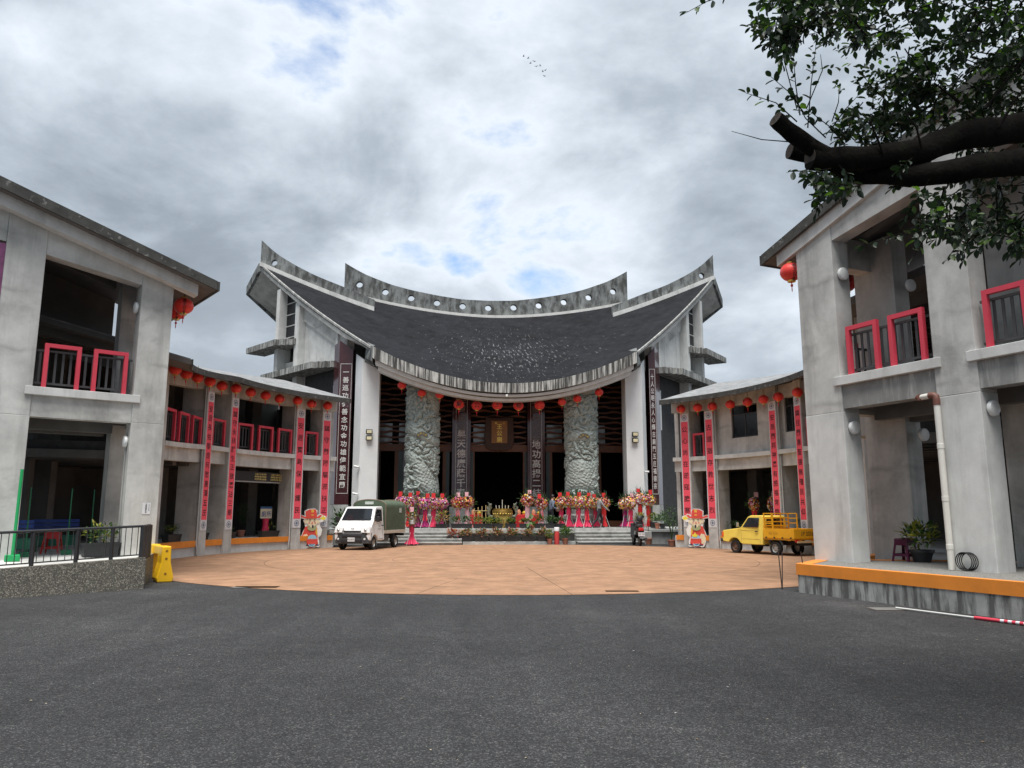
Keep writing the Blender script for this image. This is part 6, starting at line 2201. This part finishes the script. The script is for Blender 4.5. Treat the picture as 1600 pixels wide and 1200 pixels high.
p = tl(936, 825, .35)
person(tw(p.x, .35, .812), TH + R_(8), 'person in a grey hooded jacket striding along the top of the steps',
       dict(pelvis=(0, 0, .92), waist=(.02, 0, 1.08), chest=(.06, 0, 1.32), neck=(.09, 0, 1.47), head0=(.12, 0, 1.55), head1=(.13, 0, 1.63),
            shL=(.05, .19, 1.38), elL=(.02, .24, 1.12), wrL=(.2, .22, .98), haL=(.26, .21, .95), shR=(.06, -.19, 1.38), elR=(.20, -.26, 1.14), wrR=(.38, -.27, .98), haR=(.44, -.27, .94),
            hipL=(0, .09, .88), knL=(.22, .09, .50), anL=(.20, .09, .09), toL=(.34, .09, .04), hipR=(0, -.09, .88), knR=(-.12, -.09, .48), anR=(-.42, -.09, .14), toR=(-.32, -.09, .04)), jacket_grey, 1)
p = tl(862, 825, .8)
per = person(tw(p.x, .8, .812), TH + R_(20), 'person in a blue-grey jacket with arms folded around a bag by the planters',
             dict(pelvis=(0, 0, .92), waist=(0, 0, 1.08), chest=(.02, 0, 1.32), neck=(.05, 0, 1.47), head0=(.09, 0, 1.55), head1=(.09, 0, 1.64),
                  shL=(.02, .19, 1.38), elL=(-.05, .25, 1.10), wrL=(.2, .2, 1.02), haL=(.28, .15, 1.03), shR=(.02, -.19, 1.38), elR=(-.06, -.26, 1.11), wrR=(.18, -.22, 1.0), haR=(.26, -.18, 1.0),
                  hipL=(0, .09, .88), knL=(.04, .1, .48), anL=(0, .1, .08), toL=(.14, .11, .035), hipR=(0, -.09, .88), knR=(.02, -.1, .48), anR=(-.04, -.1, .08), toR=(.10, -.11, .035)), jacket_blue, 2)
pw = tw(p.x, .8, .812) + Vector((.38 * math.cos(TH + R_(20)), .38 * math.sin(TH + R_(20)), 0))
bag = thing('bag', 'pale brown bag held by the person in blue-grey', 'bag', (pw.x, pw.y, .812 + .86), TH + R_(20))
build('pouch', MB().lathe([(.06, 0), (.13, .06), (.14, .18), (.08, .27), (.05, .28)], 14), mat('bag_tan', (.35, .24, .2), .8), bag, smooth=60)


# ------------------------------------------------------------------ cartoon cutouts
def ell(cx, cz, rx, rz_, n=24, a0=0, a1=360):
    return [(cx + rx * math.cos(R_(a0 + (a1 - a0) * i / n)), cz + rz_ * math.sin(R_(a0 + (a1 - a0) * i / n))) for i in range(n if a1 - a0 == 360 else n + 1)]


CUT = {k: mat('print_' + k, c, .5, var=.03) for k, c in dict(coral=(.70, .075, .055), pinkish=(.72, .22, .2), cream=(.80, .70, .48), white=(.80, .80, .76), yellow=(.80, .66, .06), blue=(.30, .58, .72),
                                                           navy=(.04, .09, .2), olive=(.35, .38, .2), dark=(.03, .03, .04), gold=(.78, .45, .06)).items()}


def standee(px, py, mirror, label):
    g = on_z(px, py) * (.955 if mirror else 1.0)
    ang = math.atan2(g.y - 8, g.x)            # faces the plaza entrance
    t = thing('cartoon_cutout', label, 'cutout', (g.x, g.y, .012), ang - math.pi / 2, 'cartoon cutouts by the wing columns')
    s = -1 if mirror else 1
    lay = [0]

    def shape(name, pts, m):
        y = -.002 - .0025 * lay[0]; lay[0] += 1
        A = [Vector((s * x, y, z)) for x, z in pts]
        build(name, MB().prism(A, [p + Vector((0, .0022, 0)) for p in A]), CUT[m], t)
    out = [(-.33, .06), (-.42, .3), (-.47, .52), (-.40, .75), (-.30, .95), (-.33, 1.12), (-.40, 1.25), (-.36, 1.32), (-.56, 1.36), (-.60, 1.44), (-.52, 1.52), (-.34, 1.47), (-.36, 1.68), (-.2, 1.78), (.1, 1.8), (.22, 1.7), (.2, 1.5),
           (.36, 1.56), (.45, 1.5), (.62, 1.44), (.64, 1.36), (.52, 1.22), (.36, 1.2), (.36, 1.0), (.46, .85), (.42, .6), (.3, .48), (.36, .3), (.34, .08), (.2, .05), (.02, .0), (-.12, .05)]
    A = [Vector((s * x, .0, z)) for x, z in out]
    build('board', MB().prism(A, [p + Vector((0, .035, 0)) for p in A]), CUT['white'], t)
    build('strut', MB().prism([Vector((0, .04, .9)), Vector((0, .45, .0)), Vector((0, .04, .0))], [Vector((.02, .04, .9)), Vector((.02, .45, .0)), Vector((.02, .04, .0))]), concrete_dark, t)
    shape('robe', [(-.28, .12), (-.40, .4), (-.42, .58), (-.30, .98), (-.1, 1.02), (.2, 1.0), (.30, .7), (.26, .5), (.30, .2), (.02, .02)], 'coral')
    shape('sleeve', [(-.34, .2), (-.42, .42), (-.36, .62), (-.22, .66), (-.12, .5), (-.2, .2)], 'cream')
    shape('sleeve', [(.24, .98), (.34, .96), (.43, .82), (.38, .62), (.28, .5), (.24, .7)], 'white')
    shape('sash', [(.12, 1.0), (.2, 1.0), (.26, .7), (.22, .55), (.18, .7)], 'gold')
    shape('shoe', ell(-.2, .1, .13, .06), 'white')
    shape('shoe', ell(.26, .12, .12, .06), 'white')
    shape('shoe_top', ell(-.19, .13, .1, .03), 'navy')
    shape('shoe_top', ell(.26, .15, .1, .03), 'navy')
    shape('ear', ell(-.27, 1.22, .08, .1), 'cream')
    shape('ear', ell(.26, 1.2, .06, .09), 'cream')
    shape('hair', [(-.22, 1.36), (-.2, 1.05), (-.14, 1.05), (-.16, 1.36)], 'navy')
    shape('face', ell(-.0, 1.2, .24, .22), 'cream')
    shape('collar', ell(.0, .92, .2, .13), 'olive')
    shape('beard', [(-.13, 1.1), (.13, 1.1), (.1, .98), (.02, .9), (-.08, .98)], 'cream')
    shape('beard_tuft', ell(.03, .98, .045, .075), 'dark')
    for x in (-.1, .1):
        shape('eyebrow', [(x - .05, 1.25), (x, 1.33), (x + .05, 1.25), (x + .035, 1.25), (x, 1.305), (x - .035, 1.25)], 'dark')
        shape('eye', ell(x, 1.22, .018, .025, 12), 'dark')
        shape('cheek', ell(x * 1.3, 1.15, .035, .03, 12), 'pinkish')
    shape('nose', ell(0, 1.17, .035, .03, 12), 'pinkish')
    shape('mouth', ell(0, 1.11, .04, .018, 12), 'coral')
    shape('hat_brim', [(-.58, 1.42), (-.5, 1.5), (-.32, 1.42), (.22, 1.42), (.34, 1.52), (.44, 1.48), (.3, 1.36), (-.3, 1.34)], 'coral')
    shape('hat', [(-.28, 1.42), (-.32, 1.66), (-.16, 1.75), (.12, 1.77), (.18, 1.66), (.2, 1.42)], 'coral')
    shape('hat_badge', [(-.06, 1.62), (.06, 1.62), (.06, 1.75), (-.06, 1.75)], 'gold')
    shape('hat_badge', ell(0, 1.5, .06, .035, 14), 'gold')
    shape('ingot', [(.34, 1.38), (.44, 1.4), (.47, 1.5), (.53, 1.4), (.62, 1.4), (.55, 1.28), (.42, 1.26)], 'yellow')
    shape('hand', ell(.4, 1.24, .09, .06, 16), 'white')
    shape('bowl', [(-.2, .42), (.26, .42), (.28, .3), (.2, .16), (.02, .1), (-.14, .16), (-.22, .3)], 'coral')
    shape('bowl_dome', ell(.03, .44, .2, .18, 16, 0, 180), 'blue')
    shape('bowl_base', [(-.14, .2), (.18, .2), (.12, .1), (.02, .08), (-.08, .1)], 'blue')
    shape('bowl_mark', [(-.08, .21), (.02, .17), (.1, .2), (.1, .16), (.0, .13), (-.08, .17)], 'navy')
    shape('bowl_rim', [(-.22, .44), (.28, .44), (.28, .405), (-.22, .405)], 'pinkish')
    if mirror:
        shape('ingot', [(-.08, .6), (.0, .62), (.06, .72), (.12, .62), (.22, .6), (.14, .5), (.0, .5)], 'yellow')


standee(486, 857.5, False, 'cartoon cutout of a man in red robe and hat beside the white truck')
standee(1089, 854.2, True, 'cartoon cutout of a man in red robe and hat beside the yellow truck')


# ------------------------------------------------------------------ odds and ends near the pavilions
def stool(loc, rz, label, m, s=1.0):
    t = thing('plastic_stool', label, 'stool', loc, rz)
    tp, bt = .13 * s, .185 * s; h = .45 * s
    q = MB()
    rr = lambda k, z: [Vector((k, -k, z)), Vector((k, k, z)), Vector((-k, k, z)), Vector((-k, -k, z))]
    build('seat', q.loft([rr(tp + .012, h - .06), rr(tp + .012, h - .02), rr(tp - .01, h), ], True, True), m, t, smooth=30, bevel=.012)
    for sx in (-1, 1):
        for sy in (-1, 1):
            a = [Vector((sx * tp, sy * tp, h - .05)), Vector((sx * (tp - .05), sy * tp, h - .05)), Vector((sx * (tp - .05), sy * (tp - .012), h - .05)), Vector((sx * (tp - .012), sy * (tp - .012), h - .05)), Vector((sx * (tp - .012), sy * (tp - .05), h - .05)), Vector((sx * tp, sy * (tp - .05), h - .05))]
            b = [Vector((sx * (abs(v.x) + bt - tp), sy * (abs(v.y) + bt - tp), 0)) for v in a]
            build('leg', MB().prism(a, b), m, t)
    for z, k in ((.10 * s, .172 * s), (.17 * s, .165 * s)):
        for ax in range(4):
            A = [Vector((k, -k + .03, z)), Vector((k, k - .03, z)), Vector((k, k - .03, z + .05 * s)), Vector((k, -k + .03, z + .05 * s))]
            M = Matrix.Rotation(ax * math.pi / 2, 4, 'Z')
            build('stretcher', MB().prism([M @ v for v in A], [M @ (v - Vector((.01, 0, 0))) for v in A]), m, t)
        break
    for ax in range(4):
        k = .137 * s
        A = [Vector((k, -k + .01, h - .14 * s)), Vector((k, k - .01, h - .14 * s)), Vector((k, k - .02, h - .05)), Vector((k, -k + .02, h - .05))]
        M = Matrix.Rotation(ax * math.pi / 2, 4, 'Z')
        build('apron', MB().prism([M @ v for v in A], [M @ (v - Vector((.01, 0, 0))) for v in A]), m, t)
    return t


P_ = on_z(1416, 877, .573)
st_ = stool((P_.x, P_.y, .573), .5, 'dark purple plastic stool on the platform between the concrete piers', stool_purple, 1.12)
build('sticker', MB().box(.15, .03, .44, .004, .05, .03), paper_white, st_)
P_ = EL + UL * 1.9 + NL * 2.6
stool(v3(P_, .556), .3, 'red plastic stool beside the blue bench in the shaded bay', stool_red, 1.25)


def seat_bench(loc, rz, label):
    t = thing('slatted_bench', label, 'bench', loc, rz)
    for k in range(3):
        build('back_slat', MB().box(0, .02 * k, .62 + .11 * k, 1.15, .03, .09), bench_blue, t)
    for k in range(4):
        build('seat_slat', MB().box(0, -.08 - .1 * k, .42, 1.15, .08, .03), bench_green, t)
    build('front_panel', MB().box(0, -.42, .28, 1.1, .03, .24), bench_green, t)
    for sx in (-.5, .5):
        build('leg', MB().box(sx, -.1, .2, .05, .05, .4), bench_green, t); build('leg', MB().box(sx, -.38, .2, .05, .05, .4), bench_green, t)


rzb = math.atan2(UL.y, UL.x) + math.pi
seat_bench(v3(EL + UL * 3.0 + NL * 2.2, .556), rzb, 'blue and green slatted bench nearest the green post')
seat_bench(v3(EL + UL * 1.55 + NL * 4.3, .556), rzb, 'blue and green slatted bench further inside beyond the red stool')
gp = on_z(21, 874, .5)
g_ = EL + UL * 3.15 - NL * .35
gt = thing('green_post', 'slim bright green post on a green foot in front of the shaded bay', 'post', v3(g_, .53))
build('foot', MB().box(0, 0, .08, .3, .22, .16, .6), green_post, gt, bevel=.02)
build('pole', MB().tube([(0, 0, .15), (.02, 0, 2.1)], .035, 10), green_post, gt, smooth=50)
for k, (tt, ss) in enumerate(((2.7, 1.2), (1.7, 1.7), (1.05, 2.3))):
    q_ = EL + UL * tt + NL * ss
    g2 = thing('net_post', 'thin dark green net post standing inside the shaded bay', 'post', v3(q_, .556), 0, 'net posts in the shaded bay')
    build('pole', MB().tube([(0, 0, 0), (0, 0, 1.7)], .018, 8), mat('net_green_%d' % k, (.01, .13, .06), .5), g2, smooth=50)
    build('foot', MB().box(0, 0, .06, .26, .2, .12, .5), MATS['net_green_%d' % k], g2)

# yellow road barrier at the end of the ramp wall
bp_ = on_z(254, 910)
bt_ = thing('road_barrier', 'yellow plastic road barrier standing at the end of the pebble-dash wall', 'barrier', (bp_.x + .05, bp_.y, 0), R_(124))
prof = [(-.17, .0), (.17, .0), (.19, .1), (.14, .32), (.11, .45), (.10, .84), (-.10, .84), (-.11, .45), (-.14, .32), (-.19, .1)]
A = [Vector((0, y, z)) for y, z in prof]
build('body', MB().prism(A, [p + Vector((.55, 0, 0)) for p in A]), barrier_yellow, bt_, bevel=.025)
build('arm', MB().box(.95, 0, .72, .8, .14, .22), barrier_yellow, bt_, bevel=.025)
build('body_far', MB().prism([p + Vector((1.35, 0, 0)) for p in A], [p + Vector((1.8, 0, 0)) for p in A]), barrier_yellow, bt_, bevel=.025)
for z in (.2, .55, .73):
    build('hole', MB().lathe([(.03, -.002), (.03, .004)], 14).xf(Matrix.Translation((-.001, .0, z)) @ Matrix.Rotation(-math.pi / 2, 4, 'Y')), mat('hole_%d' % int(z * 100), (.25, .12, .01), .8), bt_)

# thin stakes at the platform corner, striped pole and cover plates on the asphalt
for px0, py0, px1, py1, lab in ((1222, 920.5, 1216, 862, 'thin dark stake leaning at the platform corner over the plaza edge'), (1222.5, 921, 1222, 862, 'thin dark upright stake at the platform corner'), (1262, 922, 1251, 862, 'thin dark stake leaning on the orange platform edge')):
    b0 = on_z(px0, py0); tp = at_y(px1, py1, b0.y + .05)
    if px0 > 1240:
        b0 = on_z(px0, 924); tp = at_y(px1, py1, b0.y)
    s_ = thing('stake', lab, 'stake', b0)
    build('rod', MB().tube([b0, tp], .011, 6), mat('stake_rust', (.03, .02, .018), .7) if 'stake_rust' not in MATS else MATS['stake_rust'], s_, world_xyz=True)
a_, b_ = on_z(1400, 949.5, .03), on_z(1523, 965, .03); c_ = on_z(1660, 982, .03)
rd_ = thing('white_pole', 'thin white pole lying on the asphalt along the stained plinth', 'pole', (a_.x, a_.y, 0))
build('rod', MB().tube([a_, b_], .014, 8), white_trim, rd_, world_xyz=True)
sp_ = thing('striped_pole', 'red and white striped pole lying on the asphalt along the plinth', 'pole', (b_.x, b_.y, 0))
nst = 22
for k in range(nst):
    u0, u1 = k / nst, (k + 1) / nst
    build('stripe', MB().tube([b_.lerp(c_, u0), b_.lerp(c_, u1)], .026, 10), paper_white if (k > 5 and k % 2) else MATS['red_paint'], sp_, smooth=50, world_xyz=True)
for (px, py, w, dpt, lab) in ((400, 918, 1.0, .35, 'flat grey cover plate in the asphalt at the plaza edge beside the barrier'), (1385, 952, .5, .35, 'flat grey cover plate in the asphalt beside the white pole'), (972, 924.5, .7, .25, 'flat grey cover plate set in the asphalt by the stakes')):
    g = on_z(px, py)
    t = thing('cover_plate', lab, 'cover plate', (g.x, g.y, .004))
    build('plate', MB().box(0, 0, .004, w, dpt, .008), concrete_dark, t)
    build('rim', MB().box(0, 0, .001, w + .05, dpt + .05, .004), joint_dark, t)
# low stone post beside the cutout
g = on_z(513, 856)
t = thing('stone_post', 'squat stone post between the cutout and the white truck', 'post', (g.x, g.y + .3, .012))
build('shaft', MB().lathe([(.17, 0), (.17, .08), (.13, .12), (.12, .62)], 4), stone_grey, t)
build('cap', MB().lathe([(.17, .622), (.18, .68), (.17, .8)], 4), stone_grey, t)
# small things inside the right wing
for (a, r, lab, cl_) in ((33.5, 1.2, 'red draped flower stand in the open bay behind the yellow truck cab', 'red'), (30.5, 1.6, 'dark red draped flower stand deeper in the open bay behind the truck', 'magenta')):
    P, d, k = station('R', a=a)
    flower_stand(v3(P + d * r, .556), lab, MIXED, cl_, 'pink', int(a * 10), h=1.1, wide=.26, grp='flower stands inside the wing')
P, d, k = station('R', a=43)
t = thing('red_lucky_sign', 'red plaque with gold border hanging behind the cutout by the potted tree', 'sign', v3(P + d * 1.9, 1.75), R_(43 - 90))
build('plaque', MB().box(0, 0, 0, .42, .03, .62), red_paint, t); build('gold_mark', MB().box(0, -.018, 0, .2, .006, .36), gold, t)
P, d, k = station('R', a=41.9)
pot(v3(P + d * 1.2, .556), 'tall red-flowered plant behind the cutout by the potted tree', [leaf_dark, leaf_mid, leaf_redd], 55, r=.16, h=.3, fh=1.0, fr=.3, L=.26, W=.06, n=110, cz=.6, up=.8)
P, d, k = station('L', a=150.5)
pot(v3(P + d * 1.9, .556), 'cone-shaped dark conifer in a pot behind the toilet sign', [leaf_dark], 56, r=.18, h=.3, fh=1.3, fr=.3, L=.14, W=.03, n=260, cz=.7, up=.9)
P, d, k = station('L', a=180)
t = thing('grey_pallet_stack', 'dark slatted grille panel leaning inside the wing below the upstairs railing', 'grille', v3(P + d * 1.6, .556), R_(180 - 90))
for i in range(8):
    build('slat', MB().box(-.7 + .2 * i, 0, .5, .05, .03, 1.0), rail_grey, t)
build('rail', MB().box(0, -.02, .95, 1.6, .03, .05), rail_grey, t)
build('broom_handle', MB().tube([(-.2, -.2, .0), (.25, .0, 1.8)], .012, 6), bam, thing('broom', 'broom with pale handle leaning on the dark grille', 'broom', v3(P + d * 1.5, .556), R_(90)), smooth=50)

# small floodlamp under the eave and two cameras on the white column
cl_ = thing('eave_lamp', 'tiny white lamp fixed under the middle of the temple eave', 'lamp', tw(.0, -.22, 7.75), TH)
build('housing', MB().box(0, 0, .05, .12, .1, .12), lamp_white, cl_, bevel=.02); build('bracket', MB().box(0, .08, .12, .03, .1, .03), chrome, cl_)
for (z, x, lab) in ((4.05, -8.0, 'white security camera on the side of the left white column'), (2.6, -8.02, 'second white security camera low on the left white column')):
    t = thing('security_camera', lab, 'camera', tw(x, 1.55, z), TH)
    build('housing', MB().tube([(-.12, -.1, .04), (.16, -.22, -.02)], .06, 10), lamp_white, t, smooth=40); build('bracket', MB().tube([(0, 0, 0), (0, -.12, 0)], .025, 6), lamp_white, t)
t = thing('security_camera', 'white security camera on the edge of the right white column', 'camera', tw(8.0, 1.6, 3.85), TH)
build('housing', MB().tube([(-.12, -.2, .0), (.12, -.12, .02)], .06, 10), lamp_white, t, smooth=40); build('bracket', MB().tube([(0, 0, 0), (0, -.14, 0)], .025, 6), lamp_white, t)

# fallen leaves and grit on the asphalt (uncountable)
rnd = random.Random(11); q = MB()
for i in range(230):
    Y = rnd.uniform(3.2, 16); X = rnd.uniform(-.72, .72) * Y
    a = rnd.uniform(0, 6.28); s = rnd.uniform(.005, .018)
    d = Vector((math.cos(a), math.sin(a), 0)); e = Vector((-d.y, d.x, 0)) * .45
    c = Vector((X, Y, .006))
    q.add([c - d * s, c + e * s + Vector((0, 0, .004)), c + d * s, c - e * s + Vector((0, 0, .003))], [(0, 1, 2, 3)], rnd.choice((0, 0, 1, 2)))
o = build('leaf_litter', q, [mat('litter_pale', (.30, .26, .18), .8), mat('litter_brown', (.16, .10, .05), .8), mat('litter_grey', (.3, .3, .29), .8)], recalc=False)
tag(o, 'scattered dry leaf bits and grit on the dark asphalt', 'litter'); o['kind'] = 'stuff'

# ------------------------------------------------------------------ birds
rnd = random.Random(3)
for k in range(9):
    px, py = ((818, 88), (825, 91), (829, 99), (835, 96), (838, 104), (844, 103), (848, 112), (852, 110), (851, 119))[k]
    p = at_y(px, py, 150 + rnd.uniform(-5, 5))
    b = thing('bird', 'tiny dark bird in the flock flying high in the clouds', 'bird', p, rnd.uniform(0, 6), 'birds in the flock')
    build('body', MB().tube([(-.25, 0, 0), (0, 0, .02), (.22, 0, 0)], [.03, .07, .02], 6), ink, b)
    for sg in (-1, 1):
        build('wing', MB().prism([Vector((.08, 0, .03)), Vector((.0, sg * .4, .16)), Vector((-.1, sg * .38, .15)), Vector((-.1, 0, .03))], [Vector((.08, 0, .02)), Vector((.0, sg * .4, .15)), Vector((-.1, sg * .38, .14)), Vector((-.1, 0, .02))]), ink, b)

# ------------------------------------------------------------------ tree branch reaching in from the right
tree = thing('tree', 'broad-leaved tree whose sawn-off limbs reach over the courtyard', 'tree', (7.4, 6.6, 0))
rnd = random.Random(17)


def limb(pts, radii, name='branch', m=bark, parent=tree):
    # subdivide and roughen
    P = []; R = []
    for i in range(len(pts) - 1):
        for k in range(6):
            t = k / 6
            q = pts[i].lerp(pts[i + 1], t)
            P.append(q + Vector((noise.noise(q * 3), noise.noise(q * 3 + Vector((5, 0, 0))), noise.noise(q * 3 + Vector((0, 9, 0))))) * .03)
            R.append((radii[i] * (1 - t) + radii[i + 1] * t) * (1 + .12 * noise.noise(q * 7)))
    P.append(pts[-1]); R.append(radii[-1])
    return build(name, MB().tube(P, R, 14), m, parent, smooth=60, world_xyz=True)


trunk_top = Vector((6.6, 6.5, 4.0))
limb([Vector((7.4, 6.6, -.05)), Vector((7.3, 6.6, 1.5)), Vector((6.95, 6.55, 2.9)), trunk_top, Vector((6.9, 6.8, 6.2)), Vector((7.4, 7.2, 8.4))], [.42, .34, .31, .28, .18, .06], 'trunk')
fork = trunk_top + Vector((.1, 0, -.35))
A1 = [fork, at_y(1700, 185, 6.4), at_y(1600, 200, 6.2), at_y(1500, 212, 6.0), at_y(1440, 236, 5.95), at_y(1370, 246, 5.9), at_y(1266, 247, 5.85)]
limb(A1, [.24, .17, .125, .115, .105, .098, .095])
A2 = [at_y(1300, 246, 5.86), at_y(1262, 222, 5.8), at_y(1236, 205, 5.72), at_y(1212, 186, 5.66)]
limb(A2, [.075, .07, .066, .062])
A3 = [fork - Vector((0, 0, .15)), at_y(1700, 262, 6.1), at_y(1600, 252, 5.95), at_y(1500, 265, 5.85), at_y(1420, 276, 5.95), at_y(1345, 272, 6.1), at_y(1290, 248, 6.15), at_y(1234, 236, 6.1)]
limb(A3, [.22, .14, .11, .095, .088, .08, .07, .066])
for pth, r in ((A1, .096), (A2, .063), (A3, .067)):
    d = (pth[-1] - pth[-2]).normalized()
    q = MB().tube([pth[-1] + d * .001, pth[-1] + d * .006], r * .96, 16); build('cut_face', q, cut_wood, tree, world_xyz=True)

LEAF = []


def leaf_geo(p, d, n, L, W):
    LEAF.append((p, d, n, L, W))


def sprig(base, tip, nl, L=.072, jitter=.5, wood=True, r=.006):
    """a twig from base to tip with alternate leaves"""
    ax = tip - base; ln = ax.length
    bend = Vector((rnd.uniform(-1, 1), rnd.uniform(-1, 1), rnd.uniform(-.5, 1))) * ln * .08
    pts = [base, base.lerp(tip, .5) + bend, tip]
    if wood:
        TW.append((pts, [r, r * .7, r * .35]))
    d0 = ax.normalized(); s = d0.orthogonal().normalized(); u = d0.cross(s)
    for i in range(nl):
        t = .18 + .82 * (i + rnd.random() * .6) / nl
        q = base.lerp(tip, t) + bend * (4 * t * (1 - t)) * .5
        a = i * 2.4 + rnd.uniform(-.5, .5)
        d = d0 * .7 + (s * math.cos(a) + u * math.sin(a)) * .9 + Vector((0, 0, -.25))
        k = rnd.uniform(.75, 1.2)
        leaf_geo(q, d, Vector((rnd.uniform(-.8, .8), rnd.uniform(-.8, .8), 1)), L * k, L * .55 * k)
    leaf_geo(tip, d0, Vector((rnd.uniform(-.5, .5), rnd.uniform(-.5, .5), 1)), L * 1.1, L * .55)


TW = []


def cluster(px0, px1, py0, py1, n, Y=(5.4, 6.7), root=None, L=.078, nl=11, ln=(.22, .42), down=.25, root_k=.0):
    for i in range(int(n * 1.3)):
        px, py = rnd.uniform(px0, px1), rnd.uniform(py0, py1)
        c = at_y(px, py, rnd.uniform(*Y))
        d = Vector((rnd.uniform(-1, .55), rnd.uniform(-1, 1), rnd.uniform(-.7, .55) - down * .3)).normalized() * rnd.uniform(*ln)
        sprig(c - d * .5, c + d * .5, nl, L)


# dense ceiling of leaves along the top edge
cluster(1200, 1420, -40, 42, 52)
cluster(1190, 1340, -10, 58, 18, ln=(.2, .34))
cluster(1180, 1260, 30, 62, 14, ln=(.2, .34))
cluster(1205, 1240, 55, 85, 6, ln=(.16, .28))
cluster(1420, 1640, -60, 50, 60)
cluster(1330, 1400, 35, 70, 9, ln=(.18, .3), down=1)
cluster(1480, 1640, 30, 110, 30)
cluster(1530, 1660, 90, 190, 40, Y=(6.0, 6.9))
cluster(1400, 1470, 95, 150, 20, Y=(6.1, 6.9), ln=(.2, .36))
cluster(1350, 1560, 130, 195, 42, Y=(6.2, 7.0))
cluster(1310, 1420, 170, 228, 20, Y=(6.1, 6.8), ln=(.18, .3))
cluster(1475, 1640, 170, 300, 26, Y=(6.3, 7.0))
cluster(1500, 1650, 290, 385, 42, ln=(.2, .4), down=.8)
cluster(1430, 1530, 300, 360, 16, ln=(.2, .36), down=.8)
cluster(1275, 1330, 262, 305, 14, ln=(.16, .3), down=1)
cluster(1400, 1440, 235, 290, 5, ln=(.12, .2), down=1)
# single reaching twigs
for a, b, nl in (((1500, 345), (1345, 385), 16), ((1470, 350), (1425, 405), 8), ((1480, 345), (1400, 370), 9), ((1540, 350), (1480, 405), 9),
                 ((1245, 190), (1165, 145), 12), ((1255, 175), (1205, 120), 8), ((1250, 180), (1240, 90), 7), ((1262, 200), (1275, 70), 6), ((1290, 215), (1240, 150), 8), ((1320, 225), (1260, 170), 8),
                 ((1180, -20), (1072, 20), 10), ((1300, 200), (1340, 150), 7), ((1262, 265), (1235, 268), 4), ((1380, 210), (1330, 180), 8)):
    sprig(at_y(a[0], a[1], 5.8), at_y(b[0], b[1], 5.5), nl, .075, r=.006)
# bare twigs
for a, m_, b in (((1240, 222), (1190, 218), (1143, 205)), ((1260, 170), (1285, 110), (1282, 85)), ((1245, 170), (1225, 95), (1224, 60)), ((1500, 160), (1460, 130), (1470, 110)), ((1300, 190), (1310, 160), (1311, 145)), ((1540, 170), (1600, 90), (1640, 60)), ((1380, 240), (1360, 190), (1330, 165)), ((1560, 200), (1590, 150), (1640, 120)), ((1440, 232), (1432, 200), (1410, 170))):
    TW.append(([at_y(a[0], a[1], 5.8), at_y(m_[0], m_[1], 5.75), at_y(b[0], b[1], 5.7)], [.012 if a[0] > 1350 else .005, .007 if a[0] > 1350 else .004, .002]))
n_view = len(LEAF)
# the rest of the crown, unseen above the picture, thickened to block the sun
for i in range(1000):
    c = Vector((rnd.uniform(2.6, 11.0), rnd.uniform(1.6, 10.0), rnd.uniform(5.9, 9.2)))
    if ((c.x - 6.8) / 4.4) ** 2 + ((c.y - 5.8) / 4.4) ** 2 + ((c.z - 7.2) / 2.3) ** 2 > 1:
        continue
    d = Vector((rnd.uniform(-1, 1), rnd.uniform(-1, 1), rnd.uniform(-.6, .6))).normalized() * rnd.uniform(.3, .6)
    sprig(c - d * .5, c + d * .5, 10, .075, wood=False)
for pts, rr in TW:
    build('twig', MB().tube(pts, rr, 5), bark, tree, world_xyz=True) if len(TW) < 90 else None
if len(TW) >= 90:
    q = MB()
    for pts, rr in TW:
        q.tube(pts, rr, 5)
    o = build('twigs', q, bark, tree, world_xyz=True); o['kind'] = 'stuff'


def leaf_shape():
    q = MB(); n = 5
    pts = [(0, 0, 0)]
    prof = [(.18, .30), (.42, .5), (.68, .42), (.88, .2)]
    L_ = [(x, y, .06 - .12 * abs(x - .5)) for x, y in prof]; Rr = [(x, -y, .06 - .12 * abs(x - .5)) for x, y in prof]
    mid = [(0, 0, 0), (.3, 0, -.03), (.6, 0, -.05), (1, 0, -.12)]
    q.add([mid[0], mid[1], mid[2], mid[3]] + L_ + Rr, [(0, 1, 5, 4), (1, 2, 6, 5), (2, 3, 7, 6), (1, 0, 8, 9), (2, 1, 9, 10), (3, 2, 10, 11)])
    return q


def leaf_matrix(p, d, n, L, W):
    d = d.normalized(); s = n.cross(d)
    s = s.normalized() if s.length > 1e-4 else d.orthogonal().normalized()
    u = d.cross(s)
    M = Matrix((d * L, s * W, u * L)).transposed().to_4x4()
    M.translation = p
    return M


def in_view(p):
    f = Vector((0, CP, SP)); u = Vector((0, -SP, CP)); q = p - Vector((0, 0, EYE))
    z = q.dot(f)
    px = 800 + FPX * q.x / z; py = 600 - FPX * q.dot(u) / z
    return 0 < px < 1600 and 0 < py < 1200


vis = [i for i in range(n_view) if in_view(LEAF[i][0])]
vis.sort(key=lambda i: -LEAF[i][3] / LEAF[i][0].y)
single = set(vis[:300])
lm = [shared('leaf', leaf_shape, [leaf_tree], 60), shared('leaf_pale', leaf_shape, [leaf_light], 60)]
base = leaf_shape()
rest = MB()
for i, (p, d, n, L, W) in enumerate(LEAF):
    M = leaf_matrix(p, d, n, L, W)
    pale = 1 if rnd.random() < (.32 if p.z < 3.2 else .1) else 0
    if i in single:
        inst('leaf', lm[pale], tree, M)
    else:
        rest.add([M @ Vector(v) for v in base.v], base.f, pale)
o = build('foliage', rest, [leaf_tree, leaf_light], tree, smooth=60, recalc=False, world_xyz=True)
o['kind'] = 'stuff'
print('leaves', len(LEAF), n_view, len(vis))
